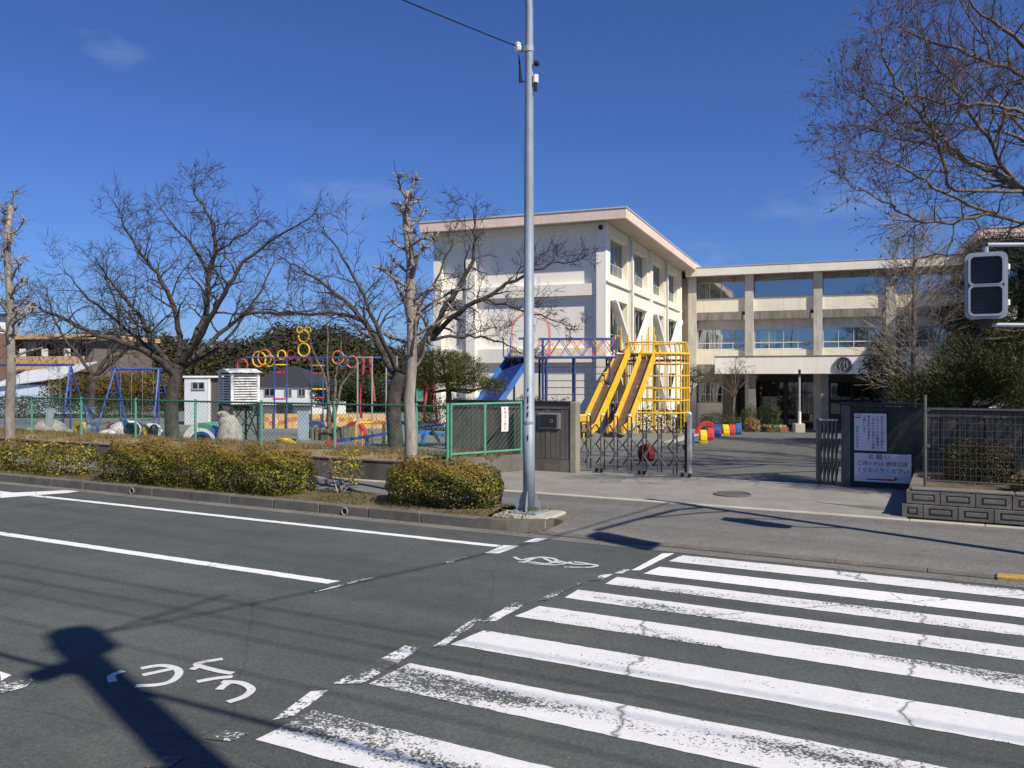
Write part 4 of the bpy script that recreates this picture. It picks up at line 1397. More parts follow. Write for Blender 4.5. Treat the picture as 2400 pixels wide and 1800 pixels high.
bm = block_mesh(0.475, 0.205); bh = block_mesh(0.30, 0.205); bret = block_mesh(0.5, 0.205)
for cidx in range(2):
    off = 0.0 if cidx == 0 else 0.0
    y = cidx * 0.05
    x = 0.0
    first = bh if cidx == 0 else bm
    seq = 0
    x = 0.06 * cidx
    while x < 11:
        me_ = bh if (seq == 0 and cidx == 0) else bm
        o = link('block', me_, bw_, (x, y, 0.02 + cidx * 0.208))
        x += 0.30 if me_ is bh else 0.475
        seq += 1
    for k in range(7):
        o = link('block', bret, bw_, (0.03 + 0.055 * cidx, y + 0.21 + (k + 1) * 0.5, 0.02 + cidx * 0.208)); o.rotation_euler = (0, 0, -math.pi / 2)
MB().bx(0.12, 11.3, 0.26, 0.46, 0.0, 0.40).build('backing', blm, bw_)
for k in range(8):
    MB().cbox(0.13 + k * 1.4, 0.13 + (k + 1) * 1.4 - 0.01, 0.07, 0.34, 0.437, 0.47, 0.008).build('coping', blm, bw_)

# wire grid fence on top of it
wf = thing('wire_fence', 'galvanised wire grid fence on top of the patterned block wall', 'fence', RF(-0.30, 14.62, 0.49), RZ)
galv = mat('dull_galvanised', (0.13, 0.122, 0.11), 0.6, 0.15, 5, metal=0.3)
for k in range(5):
    MB().tube([(k * 2.0, 0, -0.15), (k * 2.0, 0, 1.46 if k == 0 else 1.32)], 0.024, 10).build('post', galv, wf)
    for z in (0.15, 0.65, 1.22):
        MB().cbox(k * 2.0 + 0.02, k * 2.0 + 0.07, -0.02, 0.02, z - 0.02, z + 0.02, 0.005).build('clip', galv, wf)
for k in range(4):
    gr = MB()
    x0 = k * 2.0 + 0.04; x1 = x0 + 1.92
    nx_ = 26
    for i in range(nx_ + 1):
        x = x0 + (x1 - x0) * i / nx_
        gr.bar((x, 0, 0.1), (x, 0, 1.26), 0.0036)
    for i in range(11):
        z = 0.1 + 1.16 * i / 10
        gr.bar((x0, -0.005, z), (x1, -0.005, z), 0.0042)
    gr.bar((x0, -0.012, 1.24), (x1, -0.012, 1.24), 0.02); gr.bar((x0, -0.012, 0.12), (x1, -0.012, 0.12), 0.016)
    o = gr.build('wire_grid', galv, wf); o['kind'] = 'stuff'

# small ground things
mh = thing('manhole_cover', 'round dark iron manhole cover in the concrete before the gate', 'manhole cover', RF(-3.52, 15.51, 0.047))
MB().cyl((0, 0), 0.30, -0.03, 0.012, 28).build('cover', mat('cast_iron', (0.09, 0.085, 0.08), 0.7, 0.3, 30), mh)
MB().ring((0, 0, 0.008), 0.33, 0.018, (0, 0, 1), 28, 6).build('rim', M['kerb'], mh)
for (px, py, lab) in ((297, 1161, 'dark drain outlet pipe in the kerb before the left hedge'), (824, 1205, 'round white drain outlet pipe in the kerb before the small shrub')):
    d = 1940 * EYE / (py - 881); u, v = UV((px - 1200) / 1940 * d, d)
    dp = thing('drain_outlet', lab, 'pipe', RF(u, 10.55, 0.07), RZ)
    MB().ring((0, -0.012, 0), 0.058, 0.012, (0, 1, 0), 18, 6).build('pipe_rim', M['wallpost'], dp)
    c2 = MB(); c2.tube([(0, -0.006, 0), (0, -0.001, 0)], 0.052, 14); c2.build('hole', M['black'], dp)
# ------------------------------------------------------------------ vegetation
RNG = np.random.default_rng(7)


def leaves_np(P, N, size, aspect=0.5, jitter=0.7, rng=None, droop=0.0):
    """one bent leaf (two quads folded along the midrib is too fine here: a kite of four corners) per point"""
    rng = rng or RNG
    n = len(P)
    N = N + rng.normal(0, jitter, (n, 3)); N /= np.linalg.norm(N, axis=1, keepdims=True) + 1e-9
    T = rng.normal(0, 1, (n, 3)); T[:, 2] -= droop
    T -= N * (T * N).sum(1, keepdims=True); T /= np.linalg.norm(T, axis=1, keepdims=True) + 1e-9
    Bn = np.cross(N, T)
    s = size * rng.uniform(0.6, 1.35, (n, 1))
    a = P - T * s * 0.5
    b_ = P + Bn * s * aspect * 0.5 - N * s * 0.06
    c = P + T * s * 0.5
    d = P - Bn * s * aspect * 0.5 - N * s * 0.06
    V = np.stack([a, b_, c, d], 1).reshape(-1, 3)
    F = np.arange(4 * n).reshape(-1, 4)
    return V, F


def merge(parts):
    Vs, Fs, o = [], [], 0
    for V, F in parts:
        Vs.append(V); Fs.append(F + o); o += len(V)
    return np.concatenate(Vs), np.concatenate(Fs)


def needles_np(P, D, length, width, rng=None):
    """thin needle blades starting at P along D"""
    rng = rng or RNG
    n = len(P)
    D = D / (np.linalg.norm(D, axis=1, keepdims=True) + 1e-9)
    X = np.cross(D, rng.normal(0, 1, (n, 3))); X /= np.linalg.norm(X, axis=1, keepdims=True) + 1e-9
    L_ = length * rng.uniform(0.6, 1.2, (n, 1))
    w = width
    V = np.stack([P - X * w, P + X * w, P + D * L_ + X * w * 0.3, P + D * L_ - X * w * 0.3], 1).reshape(-1, 3)
    return V, np.arange(4 * n).reshape(-1, 4)


def tubes_obj(name, tubes, m, parent, n_big=8):
    """tubes: list of (points, radii)"""
    bb = MB()
    for pts, rs in tubes:
        r0 = rs[0]
        bb.tube(pts, rs, 10 if r0 > 0.12 else (6 if r0 > 0.03 else (4 if r0 > 0.012 else 3)), r0 > 0.02)
    return bb.build(name, m, parent, smooth=True)


def spline(P, n):
    P = [Vector(p) for p in P]
    out = []
    for i in range(len(P) - 1):
        p0 = P[max(i - 1, 0)]; p1 = P[i]; p2 = P[i + 1]; p3 = P[min(i + 2, len(P) - 1)]
        for j in range(n):
            t = j / n
            out.append(0.5 * (2 * p1 + (p2 - p0) * t + (2 * p0 - 5 * p1 + 4 * p2 - p3) * t * t + (3 * p1 - p0 - 3 * p2 + p3) * t ** 3))
    out.append(P[-1])
    return out


def rnd_dir(rr):
    while True:
        v = Vector((rr.uniform(-1, 1), rr.uniform(-1, 1), rr.uniform(-1, 1)))
        if 0.05 < v.length < 1:
            return v.normalized()


def branch(rr, p, d, L, r, depth, out, kids=3, wig=0.25, up=0.12, ang=0.8, shrink=0.62, rmin=0.004, segs=5, tips=None):
    """a wiggling, tapering limb with side shoots; appended to out as (points, radii, depth)"""
    pts, rs = [p.copy()], [r]
    d = d.normalized()
    step = L / segs
    spots = []
    for i in range(segs):
        d = (d + rnd_dir(rr) * wig + Vector((0, 0, up))).normalized()
        p = p + d * step
        t = (i + 1) / segs
        pts.append(p.copy()); rs.append(max(rmin * 0.6, r * (1 - 0.72 * t)))
        spots.append((p.copy(), d.copy(), t))
    out.append((pts, rs, depth))
    if tips is not None and depth <= 0:
        tips.append((p.copy(), d.copy()))
    if depth <= 0:
        return
    for k in range(kids):
        q, dd, t = spots[min(segs - 1, int(rr.uniform(0.15, 1.0) * segs))]
        ax = rnd_dir(rr); ax = (ax - dd * ax.dot(dd))
        if ax.length < 1e-3: continue
        ax.normalize()
        a = ang * rr.uniform(0.55, 1.25)
        nd = dd * math.cos(a) + ax * math.sin(a)
        branch(rr, q, nd, L * shrink * rr.uniform(0.7, 1.2), max(rmin, r * (1 - 0.6 * t) * 0.62), depth - 1, out, kids, wig, up, ang, shrink, rmin, max(3, segs - 1), tips)
    # leader goes on
    branch(rr, spots[-1][0], spots[-1][1], L * shrink * rr.uniform(0.8, 1.1), max(rmin, rs[-1] * 0.95), depth - 1, out, kids, wig, up, ang, shrink, rmin, max(3, segs - 1), tips)


def limb(rr, P, r0, r1, out, n=4, depth=4, every=1, kidL=1.0, rk=0.45, **kw):
    """hand-placed limb with random shoots along its outer part"""
    pts = spline(P, n)
    m = len(pts)
    rs = [r0 + (r1 - r0) * (i / (m - 1)) for i in range(m)]
    for i in range(1, m - 1):
        pts[i] = pts[i] + rnd_dir(rr) * 0.04
    out.append((pts, rs, 9))
    k = kw.pop('start', 0.25)
    den = kw.pop('density', 1.0)
    for i in range(1, m):
        t = i / (m - 1)
        if t < k: continue
        c = den
        while c > 0:
            if rr.random() < c:
                d = (pts[i] - pts[i - 1]).normalized()
                ax = rnd_dir(rr); ax = ax - d * ax.dot(d)
                if ax.length > 0.01:
                    ax.normalize()
                    a = rr.uniform(0.5, 1.2)
                    branch(rr, pts[i], d * math.cos(a) + ax * math.sin(a), kidL * rr.uniform(0.6, 1.2) * (1.2 - 0.65 * t), max(0.006, rs[i] * rk), depth - 2, out, **kw)
            c -= 1
    branch(rr, pts[-1], pts[-1] - pts[-2], kidL * 0.45, r1 * 0.9, depth - 2, out, **kw)


def bare_tree(name, label, base, out_big, out, mats, group=None, extra=None):
    t = thing(name, label, 'tree', base, 0, group)
    b0 = Vector(base)
    def loc(lst):
        return [([p - b0 for p in pts], rs) for pts, rs, *_ in lst]
    tubes_obj('trunk', loc(out_big), mats[0], t)
    thick = [q for q in out if q[1][0] > 0.022]
    thin = [q for q in out if q[1][0] <= 0.022]
    cr = tubes_obj('crown', loc(thick), mats[0], t)
    o = tubes_obj('twigs', loc(thin), mats[1], t); o['kind'] = 'stuff'
    return t


# ---- left cherry in the playground
rr = random.Random(11)
D0 = 27.0
q = lambda x, y, dz=0.0, D=D0: at(410 + (x - 410) * 1.06, y if y > 640 else 640 - (640 - y) * 0.80, D + dz)
out = []
bs = on(405, D0); bs.z = 0.0
tr_ = [(spline([bs - Vector((0, 0, 0.1)), q(402, 960), q(404, 925), q(412, 880), q(420, 855)], 3), None)]
tr_ = [(tr_[0][0], [0.235 - 0.06 * i / (len(tr_[0][0]) - 1) for i in range(len(tr_[0][0]))], 9)]
kw = dict(kids=4, wig=0.36, up=0.02, ang=0.95, shrink=0.64, rmin=0.0072)
limb(rr, [q(412, 885), q(380, 850, -.5), q(330, 815, -1.2), q(240, 785, -2), q(160, 745, -2.5), q(95, 715, -3)], 0.126, 0.03, out, 5, 4, kidL=1.5, density=1.2, **kw)
limb(rr, [q(415, 870), q(360, 800, .6), q(330, 740, 1), q(290, 690, 1.2), q(255, 640, 1.4)], 0.111, 0.03, out, 5, 4, kidL=1.4, density=1.2, **kw)
limb(rr, [q(418, 862), q(420, 790, .3), q(400, 700, .2), q(370, 640, 0), q(330, 580, -.3), q(298, 500, -.5), q(285, 470, -.6)], 0.111, 0.018, out, 4, 4, kidL=1.2, density=1.25, **kw)
limb(rr, [q(420, 858), q(455, 790, 0), q(480, 720, .2), q(487, 640, .2), q(500, 570, 0), q(488, 480, -.2), q(455, 410, -.3), q(448, 378, -.3)], 0.126, 0.014, out, 4, 4, kidL=1.2, density=1.25, **kw)
limb(rr, [q(487, 645, .2), q(450, 560, .8), q(405, 500, 1), q(378, 445, 1)], 0.059, 0.016, out, 4, 4, kidL=1.0, density=1.2, **kw)
limb(rr, [q(420, 862), q(470, 780, -.6), q(520, 690, -1.2), q(560, 610, -1.4), q(640, 530, -1.6), q(715, 470, -1.8)], 0.111, 0.018, out, 4, 4, kidL=1.3, density=1.2, **kw)
limb(rr, [q(422, 858), q(490, 800, .8), q(560, 740, 1.2), q(640, 735, 1.3), q(700, 730, 1.4)], 0.096, 0.03, out, 4, 4, kidL=1.3, density=1.2, **kw)
limb(rr, [q(500, 575), q(540, 545), q(590, 500), q(600, 485)], 0.044, 0.014, out, 4, 4, kidL=1.0, density=0.8, **kw)
limb(rr, [q(415, 872), q(300, 770, 1.6), q(220, 700, 2.2), q(170, 640, 2.4)], 0.081, 0.02, out, 4, 4, kidL=1.5, density=0.8, **kw)
limb(rr, [q(420, 870), q(520, 800, 1.8), q(600, 680, 2.0), q(630, 600, 2.2)], 0.081, 0.02, out, 4, 4, kidL=1.4, density=0.8, **kw)
bare_tree('cherry_tree', 'broad bare cherry tree with dark limbs in the left of the playground', bs, tr_, out, (M['bark'], M['twig']), 'bare cherry trees')

# ---- right cherry behind the pollarded street tree
rr = random.Random(23)
D0 = 20.6
out = []
bs = at(930, 1030, D0); bs.z = 0.15
q = lambda x, y, dz=0.0, D=D0: at(x, y, D + dz)
tr_ = [(spline([bs, q(922, 960), q(928, 910), q(940, 875)], 4), [0.20 - 0.004 * i for i in range(13)], 9)]
limb(rr, [q(938, 880), q(905, 845, .4), q(880, 790, .6), q(845, 740, .7), q(790, 690, .8), q(720, 640, 1), q(670, 610, 1)], 0.118, 0.02, out, 4, 4, kidL=1.0, density=1.0, **kw)
limb(rr, [q(895, 820, .5), q(860, 760, 1.4), q(790, 735, 1.8), q(700, 735, 2), q(620, 725, 2)], 0.067, 0.018, out, 4, 4, kidL=1.0, density=1.0, **kw)
limb(rr, [q(940, 878), q(985, 815, -.2), q(1030, 745, -.4), q(1070, 680, -.5), q(1110, 610, -.6), q(1112, 545, -.6), q(1108, 490, -.6)], 0.111, 0.014, out, 4, 4, kidL=0.85, density=0.7, **kw)
limb(rr, [q(1000, 800, -.2), q(1060, 745, -.8), q(1130, 700, -1.2), q(1210, 655, -1.4), q(1290, 620, -1.5), q(1345, 612, -1.5)], 0.081, 0.014, out, 4, 4, kidL=0.8, density=0.85, **kw)
limb(rr, [q(1010, 795, .2), q(1070, 790, .8), q(1130, 790, 1.2), q(1190, 810, 1.4), q(1235, 835, 1.4)], 0.044, 0.012, out, 4, 4, kidL=0.7, density=0.85, **kw)
limb(rr, [q(1130, 702, -1.2), q(1200, 720, -1.6), q(1270, 740, -1.9), q(1345, 765, -2)], 0.030, 0.01, out, 4, 4, kidL=0.6, density=0.85, **kw)
limb(rr, [q(940, 880), q(965, 800, 1), q(985, 720, 1.4), q(1030, 640, 1.6), q(1060, 570, 1.6)], 0.074, 0.014, out, 4, 4, kidL=0.9, density=0.85, **kw)
limb(rr, [q(935, 875), q(890, 780, -.8), q(850, 690, -1.0), q(800, 600, -1.2), q(760, 540, -1.2)], 0.067, 0.014, out, 4, 4, kidL=0.9, density=0.65, **kw)
bare_tree('cherry_tree', 'bare cherry tree leaning over the fence behind the pollarded street tree', bs, tr_, out, (M['bark'], M['twig']), 'bare cherry trees')

# ---- third, further left and behind
rr = random.Random(31)
D0 = 36.0
out = []
bs = on(210, D0)
q = lambda x, y, dz=0.0, D=D0: at(x, y, D + dz)
tr_ = [(spline([bs, q(214, 930), q(222, 880)], 3), [0.19, 0.18, 0.17, 0.165, 0.16, 0.15, 0.14], 9)]
limb(rr, [q(222, 884), q(190, 840), q(150, 790), q(120, 730), q(112, 690)], 0.096, 0.02, out, 4, 4, kidL=1.3, density=1.0, **kw)
limb(rr, [q(222, 882), q(250, 840), q(280, 790), q(268, 700), q(240, 640)], 0.104, 0.02, out, 4, 4, kidL=1.3, density=1.0, **kw)
limb(rr, [q(222, 882), q(265, 850), q(310, 800, 1), q(330, 700, 1)], 0.089, 0.02, out, 4, 4, kidL=1.3, density=1.0, **kw)
bare_tree('cherry_tree', 'smaller bare tree farther back behind the blue swings', bs, tr_, out, (M['bark'], M['twig']), 'bare cherry trees')

# ---- pollarded street trees
def pollard(base, h, r, seed, label):
    rr = random.Random(seed)
    t = thing('street_tree', label, 'tree', base, 0, 'pollarded street trees')
    pts = [Vector((rr.uniform(-.02, .02) * i * 0.4, rr.uniform(-.02, .02) * i * 0.4, h * i / 9 - 0.1)) for i in range(10)]
    tk = MB()
    prs = [r * (1.25 if i == 0 else 1 - 0.055 * i) for i in range(10)]
    tk.tube(pts, prs, 14)
    tk.build('trunk', M['barkp'], t, smooth=True)
    cr = MB(); tw = MB()
    nb = 27
    for k in range(nb):
        f = 0.42 + 0.58 * k / (nb - 1)
        z = h * f - 0.1
        a = k * 2.4 + rr.uniform(-.4, .4)
        L = (0.98 - 0.66 * (k / nb)) * rr.uniform(0.55, 1.15)
        p = Vector((pts[min(9, int(f * 9))].x, pts[min(9, int(f * 9))].y, z))
        d = Vector((math.cos(a), math.sin(a), rr.uniform(0.25, 0.9))).normalized()
        P, rs = [p], [r * 0.27 * (1.2 - 0.5 * f)]
        for s in range(5):
            d = (d + rnd_dir(rr) * 0.28 + Vector((0, 0, 0.1))).normalized()
            p = p + d * L / 5
            P.append(p.copy()); rs.append(rs[0] * (1 - 0.09 * s) * (1.0 + (0.45 if s == 4 else 0)))
        cr.tube(P, rs, 7)
        # knuckled ends and stubs
        for s in range(4):
            e = P[-1] + rnd_dir(rr) * 0.03
            dd = (d + rnd_dir(rr) * 1.1).normalized()
            cr.tube([e, e + dd * rr.uniform(0.06, 0.2)], [rs[-1] * 0.75, rs[-1] * 0.45], 5)
        for s in range(3):
            i = rr.randrange(1, 5)
            dd = rnd_dir(rr)
            cr.tube([P[i], P[i] + dd * rr.uniform(0.05, 0.16)], [rs[i] * 0.6, rs[i] * 0.35], 5)
        for s in range(11):
            e = P[rr.randrange(2, 6)]
            dd = (rnd_dir(rr) + Vector((0, 0, 0.35))).normalized()
            l = rr.uniform(0.12, 0.4)
            m1 = e + dd * l * 0.5 + rnd_dir(rr) * 0.03
            tw.tube([e, m1, e + dd * l + rnd_dir(rr) * 0.04], [0.007, 0.006, 0.004], 3, False)
    cr.build('crown', M['barkp'], t, smooth=True)
    o = tw.build('twigs', M['twigr'], t); o['kind'] = 'stuff'
    return t

pollard(Vector((-1.77, 14.4, 0.12)), 5.45, 0.118, 5, 'pollarded pale-barked street tree standing behind the right-hand kerb bush')
pollard(Vector((-11.94, 19.7, 0.12)), 6.3, 0.125, 8, 'pollarded pale-barked street tree at the left edge')


# ---- hedges of the planting strip
LEAF_Y = leaf_mat('hedge_leaves', [(0.02, 0.032, 0.006), (0.05, 0.068, 0.010), (0.095, 0.105, 0.014), (0.18, 0.165, 0.022), (0.31, 0.26, 0.04)], 0.4, 0.18, ((0.24, 0.165, 0.03), 0.90, 1.5))
LEAF_YY = leaf_mat('hedge_leaves_golden', [(0.03, 0.045, 0.01), (0.09, 0.10, 0.015), (0.22, 0.19, 0.02), (0.42, 0.31, 0.03), (0.5, 0.38, 0.05)], 0.4, 0.18)
LEAF_D = leaf_mat('dark_leaves', [(0.015, 0.028, 0.010), (0.025, 0.042, 0.014), (0.04, 0.06, 0.018), (0.06, 0.075, 0.022)], 0.45, 0.12)
LEAF_B = leaf_mat('bronze_leaves', [(0.06, 0.05, 0.02), (0.10, 0.07, 0.025), (0.16, 0.09, 0.03), (0.22, 0.14, 0.05), (0.07, 0.075, 0.02)], 0.5, 0.15)
NEED = leaf_mat('pine_needles', [(0.035, 0.05, 0.012), (0.06, 0.075, 0.016), (0.10, 0.105, 0.025), (0.15, 0.13, 0.035)], 0.45, 0.1)
NEEDD = leaf_mat('dark_needles', [(0.012, 0.02, 0.008), (0.02, 0.03, 0.01), (0.035, 0.042, 0.014)], 0.5, 0.08)


def lumps(x, seed):
    r_ = np.random.default_rng(seed)
    s = np.zeros_like(x)
    for k in range(5):
        s += r_.uniform(0.3, 1) / (k + 1) * np.sin(x * r_.uniform(1.5, 3.2) * (k + 1) + r_.uniform(0, 6))
    return s


def hedge(name, label, u0, u1, v0, v1, z0, z1, n, seed, mats, cat='hedge', group=None, taper=0.15, size=0.05, holes=0.0, round_ends=True, rz=RZ, origin=None, frac=0.0):
    """foliage shell with lumps, stems inside; local frame along u"""
    rng = np.random.default_rng(seed)
    o = RF(u0, (v0 + v1) / 2, 0) if origin is None else origin
    t = thing(name, label, cat, o, rz, group)
    L, Wd, Hh = u1 - u0, v1 - v0, z1 - z0
    # sample on the lens-like section: angle from front base over the top to the rear base
    x = rng.uniform(0, L, n)
    a = rng.uniform(-0.15, 1.15, n) * math.pi
    e = np.minimum(1.0, np.minimum(x, L - x) / (Wd * 0.5)) if round_ends else np.ones(n)
    e = np.sqrt(np.clip(1 - (1 - e) ** 2, 0, 1)) * 0.9 + 0.1
    k = rng.power(3.2, n)                                    # mostly near the surface
    cy, sy = np.cos(a), np.sin(a)
    sup = 0.75
    cy = np.sign(cy) * np.abs(cy) ** sup; sz = np.sign(sy) * np.abs(sy) ** sup
    lump = 1 + 0.09 * lumps(x * 1.3, seed + 1) + 0.12 * lumps(a * 3 + x * 2.1, seed + 2)
    wy = Wd / 2 * e * lump
    hz = Hh * (0.55 + 0.45 * e) * lump
    y = -cy * wy * k
    z = z0 + Hh * 0.22 + sz * hz * 0.78 * k
    shrinkb = 1 - taper * np.clip(1 - (z - z0) / (Hh * 0.5), 0, 1)
    y *= shrinkb
    N = np.stack([np.where(x < Wd * .5, -0.7, np.where(x > L - Wd * .5, 0.7, 0)), -cy, sz + 0.2], 1)
    P = np.stack([x, y, z], 1)
    keep = z > z0 - 0.02
    if holes:
        keep &= (lumps(x * 1.7 + 3, seed + 5) + lumps(a * 4 + x, seed + 6) * 0.6) > -holes
    P, N = P[keep], N[keep]
    # stray shoots standing out of the clipped surface
    ns = int(L * 9)
    ii = rng.integers(0, len(P), ns)
    sh_ = []
    for i in ii:
        if P[i, 2] < z0 + Hh * 0.45: continue
        dd = N[i] * 0.6 + np.array([0, 0, 0.9]) + rng.normal(0, 0.3, 3); dd /= np.linalg.norm(dd)
        ln = rng.uniform(0.05, 0.17)
        tt = rng.uniform(0, 1, (9, 1))
        sh_.append(P[i] + dd * ln * tt + rng.normal(0, 0.012, (9, 3)))
    if sh_:
        sh_ = np.concatenate(sh_); P = np.concatenate([P, sh_]); N = np.concatenate([N, np.tile([0, -0.4, 0.8], (len(sh_), 1))])
    V, F = leaves_np(P, N, size, 0.55, 0.65, rng)
    mi = None
    me = np_mesh('foliage', V, F, mats)
    if len(mats) > 1:
        me.polygons.foreach_set('material_index', (rng.random(len(F)) < frac).astype(np.int32))
    link('foliage', me, t)
    st = MB()
    rr = random.Random(seed)
    for i in range(int(L * 7)):
        p = Vector((rr.uniform(0.1, L - 0.1), rr.uniform(-Wd * .25, Wd * .25), z0 - 0.05))
        d = Vector((rr.uniform(-.4, .4), rr.uniform(-.5, .5), 1)).normalized()
        pts = [p]
        for s in range(4):
            d = (d + rnd_dir(rr) * 0.35).normalized(); pts.append(pts[-1] + d * Hh * 0.2)
        st.tube(pts, [0.014, 0.012, 0.009, 0.007, 0.004], 4, False)
    st.build('stems', M['twigt'], t)['kind'] = 'stuff'
    return t

hedge('hedge', 'golden-leaved low hedge with bare stems at the far left of the planting strip', -23.5, -16.0, 10.85, 11.9, 0.15, 0.80, 19000, 3, [LEAF_Y, LEAF_YY], size=0.055, holes=0.5, frac=0.45, group='clipped hedges along the kerb')
hedge('hedge', 'long dense clipped hedge with bronzed top in the middle of the planting strip', -15.35, -10.05, 10.72, 12.0, 0.13, 0.90, 46000, 12, [LEAF_Y, LEAF_B], size=0.043, holes=1.5, frac=0.08, group='clipped hedges along the kerb')
hedge('hedge', 'rounded clipped bush flaring over the kerb beside the lamp post', -8.25, -6.22, 10.78, 12.05, 0.13, 0.88, 22000, 21, [LEAF_Y, LEAF_B], size=0.043, holes=1.5, taper=0.5, frac=0.1, group='clipped hedges along the kerb')

# small leggy shrub between them
def shrub(name, label, base, h, spread, n_stem, n_leaf, seed, lm, size=0.055, cat='shrub', stem=M['twigt'], r0=0.025, group=None, up=0.25):
    rr = random.Random(seed); rng = np.random.default_rng(seed)
    t = thing(name, label, cat, base, 0, group)
    out, tips = [], []
    for k in range(n_stem):
        a = 2 * math.pi * k / n_stem + rr.uniform(-.4, .4)
        d = Vector((math.cos(a) * spread, math.sin(a) * spread, 1)).normalized()
        branch(rr, Vector((0, 0, -0.05)), d, h * 0.55, r0, 3, out, 2, 0.25, up, 0.7, 0.6, 0.004, 4, tips)
    tubes_obj('stems', [(p, r_) for p, r_, _ in out], stem, t)
    if n_leaf:
        T = np.array([tuple(p) for p, d in tips]); Dd = np.array([tuple(d) for p, d in tips])
        i = rng.integers(0, len(T), n_leaf)
        P = T[i] + rng.normal(0, 0.07 * h / 0.6, (n_leaf, 3))
        V, F = leaves_np(P, Dd[i] + np.array([0, -0.3, 0.7]), size, 0.5, 0.6, rng)
        link('foliage', np_mesh('foliage', V, F, lm), t)
    return t

shrub('shrub', 'small leggy shrub with forked pale stems between the two clipped bushes', RF(-9.5, 11.55, 0.17), 0.62, 0.75, 4, 700, 6, LEAF_YY)

# grass and litter in the strip, dry grass on the bank
def grass(name, label, boxes, n, seed, m, h, cat='grass', w=0.006, z_of=None):
    rng = np.random.default_rng(seed)
    Ps = []
    tot = sum((b_[1] - b_[0]) * (b_[3] - b_[2]) * b_[4] for b_ in boxes)
    for (u0, u1, v0, v1, wt) in boxes:
        k = int(n * (u1 - u0) * (v1 - v0) * wt / tot)
        u = rng.uniform(u0, u1, k); v = rng.uniform(v0, v1, k)
        cl = lumps(u * 2.3 + v * 1.1, seed) + lumps(v * 3.1 - u, seed + 3)
        kk = cl > -0.6
        u, v = u[kk], v[kk]
        z = z_of(u, v)
        Ps.append(np.stack([C_ * u + S_ * v, -S_ * u + C_ * v, z], 1))
    P = np.concatenate(Ps)
    D = rng.normal(0, 0.55, (len(P), 3)); D[:, 2] = 1
    V, F = needles_np(P, D, h, w, rng)
    o = link(name, np_mesh(name, V, F, m))
    return tag(o, label, cat, None, 'stuff')

def bank_z(u, v):
    return np.interp(v, [14.55, 14.9, 15.4, 16.2, 17.2, 18.3, 19.6], [0.42, 0.47, 0.49, 0.46, 0.32, 0.12, -0.01])
def strip_z(u, v):
    return np.interp(v, [10.69, 11.0, 11.4, 11.8, 12.0], [0.12, 0.15, 0.19, 0.15, 0.06])
DRY = leaf_mat('dry_grass', [(0.16, 0.11, 0.045), (0.26, 0.185, 0.075), (0.36, 0.27, 0.12), (0.30, 0.16, 0.07), (0.14, 0.13, 0.04)], 0.8, 0.2)
GRS = leaf_mat('strip_grass', [(0.05, 0.06, 0.015), (0.10, 0.11, 0.02), (0.18, 0.15, 0.05), (0.15, 0.09, 0.035)], 0.7, 0.2)
grass('dry_grass', 'dry tan grass and fallen leaves along the bank under the green fence', [(-40, -9.95, 14.62, 15.5, 1.6), (-40, -9.6, 15.5, 18.8, 0.8)], 42000, 17, DRY, 0.13, 'grass', 0.007, bank_z)
grass('dry_grass', 'dry tan grass in the corner between the mesh panel and the gate wall', [(-9.95, -9.0, 16.2, 17.3, 1)], 1800, 19, DRY, 0.11, 'grass', 0.006, lambda u, v: u * 0 + 0.40)
grass('strip_grass', 'short green and brown grass in the kerb planting strip', [(-28, -5.5, 10.72, 11.95, 1)], 16000, 27, GRS, 0.055, 'grass', 0.006, strip_z)

# wind-blown leaf litter and grit in the gutter and at the foot of the walls
rng = np.random.default_rng(88)
n = 2600
u = rng.uniform(-26, 3, n); v = 10.55 - np.abs(rng.normal(0, 0.13, n))
k = lumps(u * 1.7, 4) > -0.5
u, v = u[k], v[k]
u2 = rng.uniform(-9, -0.6, 500); v2 = 13.88 - np.abs(rng.normal(0, 0.2, 500))
u = np.concatenate([u, u2]); v = np.concatenate([v, v2])
zz = np.where(v < 10.6, 0.012, ZW + 0.008)
P = np.stack([C_ * u + S_ * v, -S_ * u + C_ * v, zz], 1)
V, F = leaves_np(P, np.tile([0, 0, 1.0], (len(P), 1)), 0.022, 0.6, 0.25, rng)
tag(link('leaf_litter', np_mesh('leaf_litter', V, F, leaf_mat('litter', [(0.09, 0.06, 0.035), (0.17, 0.11, 0.06), (0.25, 0.2, 0.13), (0.12, 0.10, 0.08)], 0.9, 0))), 'small dry leaves and grit blown along the kerb', 'litter', None, 'stuff')
